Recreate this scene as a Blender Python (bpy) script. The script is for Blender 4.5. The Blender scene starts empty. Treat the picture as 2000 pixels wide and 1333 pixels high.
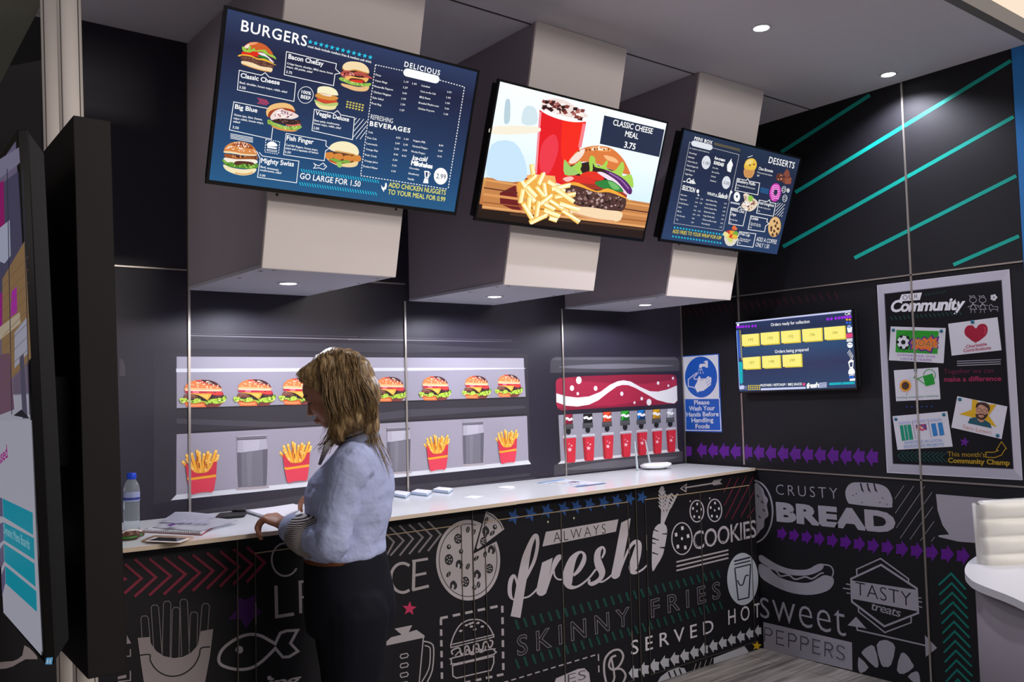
import bpy, bmesh, math, random
from mathutils import Vector, Matrix
from mathutils.geometry import tessellate_polygon
random.seed(7)
C = bpy.context.scene.collection
PI = math.pi
# ---------------------------------------------------------------- camera, world, lights, exposure
FPX, YAW, PIT, ROL, CAMZ = 1708.87, 0.66072286, 0.05620431, 0.02438915, 1.449
_f = Vector((math.sin(YAW)*math.cos(PIT), math.cos(YAW)*math.cos(PIT), math.sin(PIT)))
_r0 = Vector((math.cos(YAW), -math.sin(YAW), 0)); _d0 = _f.cross(_r0)
CR = math.cos(ROL)*_r0 + math.sin(ROL)*_d0
CD = -math.sin(ROL)*_r0 + math.cos(ROL)*_d0
CF = _f
CAM = Vector((0, 0, CAMZ))
cd = bpy.data.cameras.new('camera'); cam = bpy.data.objects.new('camera', cd); C.objects.link(cam)
cd.sensor_width = 36; cd.lens = FPX/2000*36; cd.clip_start = .05
mw = Matrix((CR, -CD, -CF)).transposed().to_4x4(); mw.translation = CAM
cam.matrix_world = mw
sc = bpy.context.scene; sc.camera = cam
sc.view_settings.view_transform = 'Standard'; sc.view_settings.look = 'None'
sc.view_settings.exposure = 0.0; sc.view_settings.gamma = 1; sc.view_settings.use_curve_mapping = False
sc.cycles.max_bounces = 8; sc.cycles.use_denoising = True
wd = bpy.data.worlds.new('hall'); sc.world = wd; wd.use_nodes = True
bg = wd.node_tree.nodes['Background']; bg.inputs[0].default_value = (.62, .58, .62, 1); bg.inputs[1].default_value = .29

def aim(o, tgt):
    o.rotation_euler = (Vector(tgt)-o.location).to_track_quat('-Z', 'Y').to_euler()
def area(name, loc, tgt, sx, sy, w, col=(1, 1, 1)):
    l = bpy.data.lights.new(name, 'AREA'); l.shape = 'RECTANGLE'; l.size = sx; l.size_y = sy; l.energy = w; l.color = col
    o = bpy.data.objects.new(name, l); C.objects.link(o); o.location = loc; aim(o, tgt); return o
# the hall's overhead lighting, in front of and above the stand
area('hall_light', (4.4, -3.2, 5.0), (2.6, 2.8, 1.4), 4.0, 2.0, 210, (1, .93, .88))
area('hall_light_low', (3.8, -4.4, 3.25), (2.4, 2.6, 2.0), 3.6, .5, 150, (1, .92, .87))
area('hall_light_side', (-4.2, 1.0, 4.2), (1.6, 2.8, 1.5), 3.0, 2.0, 45, (1, .9, .86))

# ---------------------------------------------------------------- projection onto the real planes
def ray(x, y):
    return CF + CR*((x-1000)/FPX) + CD*((y-666.5)/FPX)
class Plane:
    def __init__(s, p, n, up=(0, 0, 1)):
        s.p = Vector(p); s.n = Vector(n).normalized()
        s.u = Vector(up).cross(s.n).normalized(); s.v = s.n.cross(s.u)
    def off(s, d): return Plane(s.p+s.n*d, s.n)
    def hit(s, x, y):
        r = ray(x, y); t = (s.p-CAM).dot(s.n)/r.dot(s.n); return CAM+r*t
def proj(p):
    d = Vector(p)-CAM; z = d.dot(CF); return (1000+FPX*d.dot(CR)/z, 666.5+FPX*d.dot(CD)/z)
YB, XR, YF, ZC, ZT = 3.541, 4.056, 3.050, 2.890, .987
BACK = Plane((0, YB, 0), (0, -1, 0)); RIGHT = Plane((XR, 0, 0), (-1, 0, 0)); FRONT = Plane((0, YF, 0), (0, -1, 0))
BOXF = Plane((0, 2.814, 1.881), (0, -.9701, -.2425)); TVP = Plane((0, 2.684, 2.11), (0, -1, -.34))
TOPW = Plane((0, 0, ZT), (0, 0, 1), (0, 1, 0)); ORD = RIGHT.off(.066)

# ---------------------------------------------------------------- materials
def lin(h):
    v = [int(h[i:i+2], 16)/255 for i in (0, 2, 4)]
    return tuple((c/12.92 if c <= .04045 else ((c+.055)/1.055)**2.4) for c in v)+(1,)
_M = {}
def mat(h, rough=.5, metal=0, emit=0, spec=.5, alpha=1, trans=0, bump=0, scale=200, ior=1.45):
    k = (h, rough, metal, emit, spec, alpha, trans, bump, scale)
    if k in _M: return _M[k]
    m = bpy.data.materials.new('m_'+h); m.use_nodes = True; nt = m.node_tree
    b = nt.nodes['Principled BSDF']; c = lin(h)
    b.inputs['Roughness'].default_value = rough; b.inputs['Metallic'].default_value = metal
    b.inputs['Specular IOR Level'].default_value = spec; b.inputs['IOR'].default_value = ior
    b.inputs['Transmission Weight'].default_value = trans; b.inputs['Alpha'].default_value = alpha
    if emit:
        b.inputs['Base Color'].default_value = (.004, .004, .005, 1)
        b.inputs['Emission Color'].default_value = c; b.inputs['Emission Strength'].default_value = emit
    else: b.inputs['Base Color'].default_value = c
    if bump:
        tc = nt.nodes.new('ShaderNodeTexCoord'); n = nt.nodes.new('ShaderNodeTexNoise'); n.inputs['Scale'].default_value = scale
        n.inputs['Detail'].default_value = 4
        bp = nt.nodes.new('ShaderNodeBump'); bp.inputs['Strength'].default_value = bump; bp.inputs['Distance'].default_value = .002
        nt.links.new(tc.outputs['Object'], n.inputs['Vector']); nt.links.new(n.outputs['Fac'], bp.inputs['Height']); nt.links.new(bp.outputs['Normal'], b.inputs['Normal'])
    _M[k] = m; return m
def nodemat(name, rough=.5, spec=.5):
    m = bpy.data.materials.new(name); m.use_nodes = True; nt = m.node_tree; b = nt.nodes['Principled BSDF']
    b.inputs['Roughness'].default_value = rough; b.inputs['Specular IOR Level'].default_value = spec
    return m, nt, b
def ramp(nt, stops):
    r = nt.nodes.new('ShaderNodeValToRGB'); e = r.color_ramp.elements
    while len(e) < len(stops): e.new(.5)
    for q, (p, c) in zip(e, stops): q.position = p; q.color = lin(c) if isinstance(c, str) else c
    return r
# ---------------------------------------------------------------- objects
def link(o, parent=None):
    C.objects.link(o)
    if parent is not None: o.parent = parent; o.matrix_parent_inverse = parent_world(parent).inverted()
    return o
def parent_world(p):
    m = p.matrix_basis.copy()
    return (parent_world(p.parent) @ p.matrix_parent_inverse @ m) if p.parent else m
def tag(o, label=None, cat=None, group=None, kind=None):
    if label: o['label'] = label
    if cat: o['category'] = cat
    if group: o['group'] = group
    if kind: o['kind'] = kind
    return o
def thing(name, label, cat, loc=(0, 0, 0), group=None):
    o = bpy.data.objects.new(name, None); o.empty_display_size = .1; o.location = loc; C.objects.link(o)
    return tag(o, label, cat, group)
def obj(name, bm, ms, parent=None, smooth=False, kind=None):
    me = bpy.data.meshes.new(name)
    bmesh.ops.recalc_face_normals(bm, faces=bm.faces)
    bm.to_mesh(me); bm.free()
    for m in (ms if isinstance(ms, (list, tuple)) else [ms]): me.materials.append(m)
    if smooth:
        for p in me.polygons: p.use_smooth = True
    o = bpy.data.objects.new(name, me); link(o, parent)
    if kind: o['kind'] = kind
    return o
def BM(): return bmesh.new()
def box(bm, x0, x1, y0, y1, z0, z1, bev=0, seg=2, mi=0):
    vs = [bm.verts.new((x, y, z)) for x in (x0, x1) for y in (y0, y1) for z in (z0, z1)]
    fs = [bm.faces.new([vs[i] for i in q]) for q in ((0, 1, 3, 2), (4, 6, 7, 5), (0, 4, 5, 1), (2, 3, 7, 6), (0, 2, 6, 4), (1, 5, 7, 3))]
    for f in fs: f.material_index = mi
    if bev:
        es = list({e for f in fs for e in f.edges})
        bmesh.ops.bevel(bm, geom=es, offset=bev, segments=seg, affect='EDGES', profile=.5)
    return bm
def hexa(bm, A, B, bev=0, seg=2):
    """solid between two matching point loops A (bottom) and B (top)"""
    a = [bm.verts.new(p) for p in A]; b = [bm.verts.new(p) for p in B]; n = len(a)
    fs = [bm.faces.new(a[::-1]), bm.faces.new(b)]
    for i in range(n): fs.append(bm.faces.new((a[i], a[(i+1) % n], b[(i+1) % n], b[i])))
    if bev:
        es = list({e for f in fs for e in f.edges})
        bmesh.ops.bevel(bm, geom=es, offset=bev, segments=seg, affect='EDGES', profile=.5)
    return bm
def slab(bm, plane, pts, d0, d1, bev=0):
    """solid whose outline is pts (world points near plane) from depth d0 to d1 along the plane normal"""
    q = [Vector(p)-plane.n*((Vector(p)-plane.p).dot(plane.n)) for p in pts]
    return hexa(bm, [p+plane.n*d0 for p in q], [p+plane.n*d1 for p in q], bev)
def lathe(bm, prof, c=(0, 0, 0), n=32, axis=None, mi=0):
    """prof: (radius, height) along axis (default z)"""
    ax = Vector(axis or (0, 0, 1)).normalized(); u = ax.orthogonal().normalized(); v = ax.cross(u); c = Vector(c); rings = []
    for r, h in prof:
        rings.append([bm.verts.new(c+ax*h+u*(max(r, 1e-5)*math.cos(2*PI*i/n))+v*(max(r, 1e-5)*math.sin(2*PI*i/n))) for i in range(n)])
    for a, b in zip(rings, rings[1:]):
        for i in range(n): bm.faces.new((a[i], a[(i+1) % n], b[(i+1) % n], b[i])).material_index = mi
    bm.faces.new(rings[0][::-1]).material_index = mi; bm.faces.new(rings[-1]).material_index = mi
    return bm
def tube(bm, pts, r, n=10, closed=False, mi=0, flat=1.0):
    """round tube through pts, r number or list"""
    pts = [Vector(p) for p in pts]; N = len(pts); rs = r if isinstance(r, (list, tuple)) else [r]*N
    rings = []; ref = None
    for i, p in enumerate(pts):
        if closed: t = pts[(i+1) % N]-pts[i-1]
        else: t = pts[min(i+1, N-1)]-pts[max(i-1, 0)]
        t.normalize()
        if ref is None or abs(ref.dot(t)) > .98: ref = t.orthogonal().normalized()
        u = (ref-t*ref.dot(t)).normalized(); v = t.cross(u); ref = u
        rings.append([bm.verts.new(p+u*(rs[i]*math.cos(2*PI*k/n))+v*(flat*rs[i]*math.sin(2*PI*k/n))) for k in range(n)])
    for i in range(N if closed else N-1):
        a, b = rings[i], rings[(i+1) % N]
        for k in range(n): bm.faces.new((a[k], a[(k+1) % n], b[(k+1) % n], b[k])).material_index = mi
    if not closed:
        bm.faces.new(rings[0][::-1]).material_index = mi; bm.faces.new(rings[-1]).material_index = mi
    return bm
def catmull(pts, n=6, closed=False):
    P = [tuple(p) for p in pts]; N = len(P); out = []
    g = (lambda i: P[i % N]) if closed else (lambda i: P[min(max(i, 0), N-1)])
    for i in range(N if closed else N-1):
        p0, p1, p2, p3 = g(i-1), g(i), g(i+1), g(i+2)
        for k in range(n):
            t = k/n
            out.append(tuple(.5*(2*b+(c-a)*t+(2*a-5*b+4*c-d)*t*t+(3*b-a-3*c+d)*t**3) for a, b, c, d in zip(p0, p1, p2, p3)))
    if not closed: out.append(P[-1])
    return out
# ---------------------------------------------------------------- printing on planes: flat artwork of real vinyl / screen images
_TX = {}
def glyphs(s, bold=0.0, track=1.0, res=3):
    k = (s, bold, track, res)
    if k in _TX: return _TX[k]
    c = bpy.data.curves.new('t', 'FONT'); c.body = s; c.offset = bold; c.space_character = track; c.resolution_u = res; c.fill_mode = 'FRONT'
    o = bpy.data.objects.new('t', c); me = o.to_mesh()
    vs = [(v.co.x, v.co.y) for v in me.vertices]; fs = [tuple(p.vertices) for p in me.polygons]
    o.to_mesh_clear(); bpy.data.objects.remove(o); bpy.data.curves.remove(c)
    xs = [v[0] for v in vs] or [0, 1]
    _TX[k] = (vs, fs, min(xs), max(xs)); return _TX[k]
_H = glyphs('H'); CAPH = max(v[1] for v in _H[0])
class Ink:
    def __init__(s, name, plane, parent, crop=(0, 0, 1), base=.0006, step=.00003, emit=0, rough=.5, skew=0, kind=None, label=None):
        s.name, s.pl, s.par, s.base, s.step, s.emit, s.rough = name, plane, parent, base, step, emit, rough
        s.cr = crop if len(crop) == 4 else (crop[0], crop[1], crop[2], crop[2]); s.skew = skew
        s.v, s.f, s.fm, s.ms, s.last, s.k, s.label = [], [], [], [], None, 0, label
    def px(s, u, v): return (s.cr[0]+u*s.cr[2], s.cr[1]+v*s.cr[3]+s.skew*u*s.cr[2])
    def P(s, u, v): return s.pl.hit(*s.px(u, v))
    def mi(s, col):
        if col != s.last or not s.emit: s.k += 1; s.last = col
        if col not in s.ms: s.ms.append(col)
        return s.ms.index(col)
    def raw(s, pts, tris, col, lift=0):
        i = s.mi(col); b = len(s.v); d = s.pl.n*(s.base+s.k*s.step)
        s.v += [tuple(p+d+s.pl.n*(q*lift)) for q, p in enumerate(pts)]; s.f += [tuple(b+j for j in t) for t in tris]; s.fm += [i]*len(tris)
    def poly(s, pts, col, holes=(), smooth=0):
        L = [list(pts)]+[list(h) for h in holes]
        if smooth: L = [catmull(l, smooth, True) for l in L]
        W = [[s.P(*p[:2]) for p in l] for l in L]
        two = [[Vector(((p-s.pl.p).dot(s.pl.u), (p-s.pl.p).dot(s.pl.v), 0)) for p in l] for l in W]
        s.raw([p for l in W for p in l], [tuple(t) for t in tessellate_polygon(two)], col)
    def line(s, pts, w, col, closed=False, smooth=0):
        """stroke; points may carry their own width as a third number"""
        q = [(p[0], p[1], p[2] if len(p) > 2 else w) for p in pts]
        if smooth: q = catmull(q, smooth, closed)
        N = len(q); A = []; asp = s.cr[3]/s.cr[2]
        for i in range(N):
            a = q[i-1] if (closed or i > 0) else q[i]; b = q[(i+1) % N] if (closed or i < N-1) else q[i]; c = q[i]
            def nr(p, r):
                dx, dy = r[0]-p[0], (r[1]-p[1])*asp; l = math.hypot(dx, dy) or 1; return (-dy/l, dx/l)
            n1 = nr(a, c) if a is not c and a[:2] != c[:2] else None; n2 = nr(c, b) if b is not c and b[:2] != c[:2] else None
            n1 = n1 or n2 or (0, 1); n2 = n2 or n1
            m = (n1[0]+n2[0], n1[1]+n2[1]); l = math.hypot(*m) or 1; m = (m[0]/l, m[1]/l)
            k = min(1/max(.35, m[0]*n1[0]+m[1]*n1[1]), 2.2)*c[2]/2
            A.append(((c[0]+m[0]*k, c[1]+m[1]*k/asp), (c[0]-m[0]*k, c[1]-m[1]*k/asp)))
        pts3 = [s.P(*p) for ab in A for p in ab]; T = []
        for i in range(N if closed else N-1):
            j = (i+1) % N; T.append((2*i, 2*j, 2*j+1, 2*i+1))
        s.raw(pts3, T, col, 2e-6)
    def ell(s, cx, cy, rx, ry, col, rot=0, n=28, w=0, a0=0, a1=360):
        c, d = math.cos(math.radians(rot)), math.sin(math.radians(rot))
        pt = lambda r, t: (cx+rx*r*math.cos(t)*c-ry*r*math.sin(t)*d, cy+rx*r*math.cos(t)*d+ry*r*math.sin(t)*c)
        if w:
            full = abs(a1-a0) >= 360
            s.line([pt(1, math.radians(a0+(a1-a0)*i/n)) for i in range(n if full else n+1)], w, col, full)
        else: s.poly([pt(1, 2*PI*i/n) for i in range(n)], col)
    def star(s, cx, cy, r, col, rot=0, r2=.42, sx=1):
        s.poly([(cx+sx*(r if i % 2 == 0 else r*r2)*math.sin(PI*i/5+math.radians(rot)), cy-(r if i % 2 == 0 else r*r2)*math.cos(PI*i/5+math.radians(rot))) for i in range(10)], col)
    def dash(s, p, q, w, col, on=10, offg=7, n=None):
        L = math.hypot(q[0]-p[0], q[1]-p[1]); n = n or max(1, round(L/(on+offg))); fr = on/(on+offg)
        for i in range(n):
            a, b = i/n, (i+fr)/n
            s.line([(p[0]+(q[0]-p[0])*t, p[1]+(q[1]-p[1])*t) for t in (a, b)], w, col)
    def rect(s, pts, w, col): s.line(pts, w, col, True)
    def text(s, txt, p0, p1, h, col, bold=0.0, track=1.0, shear=0.0, res=3, inner=None, ib=0):
        sh_ = []
        if bold > .004 and ('M' in txt): sh_ = [(bold*a, bold*b) for a, b in ((1, 0), (-1, 0), (0, 1), (0, -1), (.7, .7), (-.7, .7), (.7, -.7), (-.7, -.7))]; bold = 0
        vs, fs, x0, x1 = glyphs(txt, bold, track, res)
        A, B = s.P(*p0), s.P(*p1); u = (B-A); W = u.length; u = u/W; v = s.pl.n.cross(u)
        Hh = abs((s.P(p0[0], p0[1]-h)-A).dot(v)); kx, ky = W/(x1-x0), Hh/CAPH
        s.raw([A+u*((x-x0)*kx+y*ky*shear)+v*(y*ky) for x, y in vs], fs, col)
        for a, b in sh_: s.raw([A+u*((x+a-x0)*kx+(y+b)*ky*shear)+v*((y+b)*ky) for x, y in vs], fs, col)
        if inner:
            vs, fs, _, _ = glyphs(txt, ib, track, res)
            s.raw([A+u*((x-x0)*kx+y*ky*shear)+v*(y*ky) for x, y in vs], fs, inner)
    def nxt(s, name):
        """finish this piece of artwork and go on with the next in the same layer order"""
        o = s.done(); s.name = name; s.v, s.f, s.fm, s.ms, s.last = [], [], [], [], None; return o
    def done(s):
        if not s.v: return None
        me = bpy.data.meshes.new(s.name); me.from_pydata(s.v, [], s.f)
        for c in s.ms: me.materials.append(c if not isinstance(c, str) else mat(c, s.rough, emit=s.emit, spec=.15 if s.emit else .35))
        me.polygons.foreach_set('material_index', s.fm); me.update()
        o = bpy.data.objects.new(s.name, me); link(o, s.par)
        if s.label: o['label'] = s.label
        return o
# ================================================================ the setting
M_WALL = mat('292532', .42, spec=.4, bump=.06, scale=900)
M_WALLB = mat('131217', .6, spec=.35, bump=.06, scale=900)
M_CEIL = mat('d2ced4', .75, bump=.05, scale=700)
M_SEAM = mat('b9b2aa', .32, metal=.85)
M_BLACK = mat('0b0b0d', .4)
def struct(name, bm, m, smooth=False):
    return obj(name, bm, m, None, smooth, 'structure')
# grey wood-look floor
m, nt, b = nodemat('floor_boards', .45, .35)
tc = nt.nodes.new('ShaderNodeTexCoord'); mp = nt.nodes.new('ShaderNodeMapping'); mp.inputs['Scale'].default_value = (1.2, 14, 1)
no = nt.nodes.new('ShaderNodeTexNoise'); no.inputs['Scale'].default_value = 2.2; no.inputs['Detail'].default_value = 7; no.inputs['Distortion'].default_value = .6
rp = ramp(nt, [(.28, '5d5853'), (.5, '8a847d'), (.72, 'aaa39b')])
br = nt.nodes.new('ShaderNodeTexBrick'); br.inputs['Scale'].default_value = 1; br.inputs['Brick Width'].default_value = 1.3; br.inputs['Row Height'].default_value = .19
br.inputs['Mortar Size'].default_value = .003; br.inputs['Color1'].default_value = (1, 1, 1, 1); br.inputs['Color2'].default_value = (.82, .82, .82, 1); br.inputs['Mortar'].default_value = (.4, .4, .4, 1)
mx = nt.nodes.new('ShaderNodeMix'); mx.data_type = 'RGBA'; mx.blend_type = 'MULTIPLY'; mx.inputs[0].default_value = 1
nt.links.new(tc.outputs['Object'], mp.inputs[0]); nt.links.new(mp.outputs[0], no.inputs['Vector']); nt.links.new(no.outputs['Fac'], rp.inputs[0])
nt.links.new(tc.outputs['Object'], br.inputs['Vector']); nt.links.new(rp.outputs[0], mx.inputs[6]); nt.links.new(br.outputs['Color'], mx.inputs[7]); nt.links.new(mx.outputs[2], b.inputs['Base Color'])
struct('floor', box(BM(), -6, 8, -5, 4.2, -.06, 0), m)
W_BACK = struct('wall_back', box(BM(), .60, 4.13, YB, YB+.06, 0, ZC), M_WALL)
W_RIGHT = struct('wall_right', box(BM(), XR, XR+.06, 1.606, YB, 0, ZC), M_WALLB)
struct('ceiling', box(BM(), .575, XR+.07, 1.54, YB+.06, ZC, ZC+.05), M_CEIL)
# ceiling fascia: dark lower band, cream hall header above it
struct('trim_1', box(BM(), .575, 6.5, 1.50, 1.54, ZC, ZC+.065), mat('6f6a66', .6))
struct('trim_2', box(BM(), .575, 6.5, 1.499, 1.54, ZC+.066, ZC+.6), mat('e8dac6', .7))
struct('trim_3', box(BM(), -2.5, .574, 3.2, 8.2, ZC-.008, ZC+.30), mat('8a8a78', .6))
struct('wall_backdrop', box(BM(), -6, 3, 8.2, 8.3, 0, 6), mat('0c0b0e', .7, spec=.2))  # added black sheet: stands for the dark depth of the hall, hides the world
struct('wall_partition', hexa(BM(), [(-3, 6.4, 0), (2.2, 6.4, 0), (2.2, 6.5, 0), (-3, 6.5, 0)], [(-3, 6.4, 2.0), (2.2, 6.4, 4.2), (2.2, 6.5, 4.2), (-3, 6.5, 2.0)]), mat('2b282c', .7, spec=.2))
struct('trim_4', box(BM(), .58, XR, 2.598, 2.6045, ZC-.0025, ZC), mat('3b393c', .6))
# blue end post of the right wall with a silver strip
bm = box(BM(), XR-.002, XR+.07, 1.552, 1.605, 0, ZC); struct('trim_5', bm, mat('1f74b8', .45))
struct('trim_6', box(BM(), XR-.004, XR+.07, 1.541, 1.551, 0, ZC), mat('d4d6dc', .3, metal=.4))
struct('trim_7', box(BM(), XR-.002, XR+.07, 1.40, 1.54, 0, ZC), mat('4a9bd8', .45))
# thin aluminium joint strips between the wall panels
tn = 8
def strip_b(x0, x1, z0, z1):
    global tn
    struct('trim_%d' % tn, box(BM(), x0, x1, YB-.006, YB, z0, z1), M_SEAM); tn += 1
def strip_r(y0, y1, z0, z1):
    global tn
    struct('trim_%d' % tn, box(BM(), XR-.006, XR, y0, y1, z0, z1), M_SEAM); tn += 1
ZS = 1.449+.478*1.05
seams = []
for X in [BACK.hit(*p).x for p in ((369.5, 800), (793.5, 800), (1101, 780))]:
    strip_b(X-.0045, X+.0045, ZT, 1.879)
strip_b(.61, 1.112, ZS+.006, ZS+.012); strip_b(1.60, 2.12, ZS+.006, ZS+.012)
strip_b(1.115, 1.121, 1.879, ZC)
strip_b(XR-.012, XR-.005, 0.99, ZC)
ysm = 2.004*1.05
strip_r(3.111, 3.120, 1.0, ZC); strip_r(ysm-.0045, ysm+.0045, 0, ZC)
strip_r(1.606, YB, ZS-.003, ZS+.004); strip_r(1.606, YB, .976, .983)
# ================================================================ hanging bulkheads with their downlights
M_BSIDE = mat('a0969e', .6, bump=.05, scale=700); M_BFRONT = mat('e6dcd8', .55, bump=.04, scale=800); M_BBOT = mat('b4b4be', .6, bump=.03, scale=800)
M_LENS = mat('f6f8ff', .3, emit=14); M_RING = mat('d6d6da', .35, metal=.3)
def downlight(loc, label, group, energy, col, r=.036, ang=120, blend=.9):
    t = thing('downlight', label, 'ceiling light', loc, group)
    x, y, z = loc
    obj('trim_ring', lathe(BM(), [(r*1.35, 0), (r*1.35, -.002), (r*1.12, -.005), (r*1.02, -.003), (r*1.02, 0)], loc, 28), M_RING, t, True)
    obj('lens', lathe(BM(), [(r, -.0005), (r, -.0025), (r*.8, -.004)], loc, 28), M_LENS, t, True)
    l = bpy.data.lights.new('downlight_bulb', 'SPOT'); l.energy = energy; l.color = col; l.spot_size = math.radians(ang); l.spot_blend = blend; l.shadow_soft_size = .03
    o = bpy.data.objects.new('downlight_bulb', l); C.objects.link(o); o.location = (x, y, z-.012)
    return t
SLP = .25; ybt = 2.814; ytp = ybt-(ZC-1.881)*SLP      # slanted front: bottom and top
nms = ['first hanging bulkhead from the left, white front carrying the burger menu screen', 'middle hanging bulkhead with white front behind the burger meal screen', 'last hanging bulkhead next to the right wall, behind the dessert menu screen']
dls = ['small round downlight under the bulkhead of the burger menu screen', 'small round downlight under the bulkhead of the burger meal screen', 'small round downlight under the bulkhead of the dessert menu screen']
DLP = [(563, 553), (966, 579), (1260, 595)]
for i, (X0, X1) in enumerate(((1.132, 1.648), (2.153, 2.652), (3.124, 3.602))):
    zb, zt = 1.881, ZC-.001
    t = thing('bulkhead', nms[i], 'bulkhead', ((X0+X1)/2, YB, zb), 'hanging bulkheads over the counter')
    fp = .014
    sh = lambda y, d: y+d
    # body behind the front board
    prof = [(YB-.001, zb+.012), (ybt+fp, zb+.012), (ytp+fp, zt), (YB-.001, zt)]
    sk = (-.016, -.012, -.006)[i]; kx = [sk, 0, 0, sk]
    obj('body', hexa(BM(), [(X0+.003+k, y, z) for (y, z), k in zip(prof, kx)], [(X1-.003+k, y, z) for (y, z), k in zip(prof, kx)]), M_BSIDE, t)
    fr = [(ybt, zb-.002), (ybt+fp-.001, zb-.002), (ytp+fp-.001, zt), (ytp, zt)]
    fo = obj('front_board', hexa(BM(), [(X0, y, z) for y, z in fr], [(X1, y, z) for y, z in fr], .0015, 1), M_BFRONT, t)
    for k in (0, 1):
        for zz in (2.12,):
            xx = X0+.03 if k == 0 else X1-.03; yy = ybt-(zz-zb)*SLP
            obj('screw', lathe(BM(), [(.0045, 0), (.0045, .0018), (.002, .0022)], (xx, yy, zz), 12, (0, -.97, -.2425)), mat('3a3838', .4, metal=.8), fo, True)
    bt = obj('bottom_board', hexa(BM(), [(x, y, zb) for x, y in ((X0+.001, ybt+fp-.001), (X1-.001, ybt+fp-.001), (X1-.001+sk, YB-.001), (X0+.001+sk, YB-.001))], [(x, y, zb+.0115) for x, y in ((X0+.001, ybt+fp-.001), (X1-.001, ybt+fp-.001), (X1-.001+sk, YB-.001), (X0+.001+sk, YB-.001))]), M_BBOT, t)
    for xx, yy in ((X0+.03, 2.9), (X0+.03, 3.1), (X1-.03, 2.9), (X1-.03, 3.05), (X1-.03, 3.3), (X0+.06, 2.86)):
        obj('screw', lathe(BM(), [(.006, 0), (.006, -.0012), (.003, -.0016)], (xx, yy, zb), 10), mat('77777c', .4, metal=.7), bt, True)
    p = Plane((0, 0, zb), (0, 0, -1), (0, 1, 0)).hit(*DLP[i])
    downlight((p.x, p.y, zb), dls[i], 'downlights under the bulkheads', 19, (.84, .85, 1.0), .031, 166, .25)
for (px, py), lb in (((1487, 54), 'bright round downlight in the ceiling nearer the burger meal screen'), ((1735, 145), 'bright round downlight in the ceiling close to the right wall')):
    p = Plane((0, 0, ZC), (0, 0, -1), (0, 1, 0)).hit(px, py)
    downlight((p.x, p.y, ZC), lb, 'downlights in the ceiling', 52, (.86, .86, 1.0), .030, 140, .6)
# ================================================================ counter: worktop and cabinets
M_CTOP = mat('e9ecee', .16, spec=.5); M_CEDGE = mat('cbb9a4', .6)
te = [(-.15, 2.975), (.30, 2.965)] + [(TOPW.hit(*p).x, TOPW.hit(*p).y) for p in ((243, 1071), (380, 1056), (515, 1040), (751, 1012), (1008, 979))]
def top_piece(name, front, xr, lab):
    t = thing(name, lab, 'worktop', ((front[0][0]+xr)/2, 3.3, ZT-.015))
    A = [(x, y, ZT-.0145) for x, y in front]+[(xr, YB-.007, ZT-.0145), (front[0][0], YB-.007, ZT-.0145)]
    B = [(x, y, ZT) for x, y in front]+[(xr, YB-.007, ZT), (front[0][0], YB-.007, ZT)]
    bm = hexa(BM(), A, B); o = obj('slab', bm, M_CTOP, t)
    ed = BM()
    for (x0, y0), (x1, y1) in zip(front, front[1:]):
        hexa(ed, [(x0, y0-.0012, ZT-.0148), (x1, y1-.0012, ZT-.0148), (x1, y1, ZT-.0148), (x0, y0, ZT-.0148)], [(x0, y0-.0012, ZT-.0005), (x1, y1-.0012, ZT-.0005), (x1, y1, ZT-.0005), (x0, y0, ZT-.0005)])
    e = obj('edge_band', ed, M_CEDGE, t); e['label'] = 'beige front edge band'
    return t
xj = te[-1][0]
top_piece('worktop', te, xj-.0006, 'long white worktop on the counter left of the pizza slice, under the notebooks')
fr = [(xj+.0006, te[-1][1]+.006)]+[(TOPW.hit(*p).x, TOPW.hit(*p).y) for p in ((1140, 961.5), (1243, 948), (1360, 931), (1478, 914))]
fr[-1] = (XR-.013, fr[-1][1])
top_piece('worktop', fr, XR-.013, 'white worktop on the counter beside the right wall, under the router and leaflet')
M_CAB = mat('121116', .5, spec=.3, bump=.05, scale=900); M_GAP = mat('8d8378', .4, metal=.5)
xs = [-.15, 1.072*1.05, 2.030*1.05, 2.960*1.05, XR-.004]
CAB = []
cl = ['counter cabinet at the left end with the chips carton print, partly behind the display', 'counter cabinet behind the woman with the pizza and fish prints', 'counter cabinet with large white fresh lettering and blue stars', 'counter cabinet beside the right wall with the cookies lettering']
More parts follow.
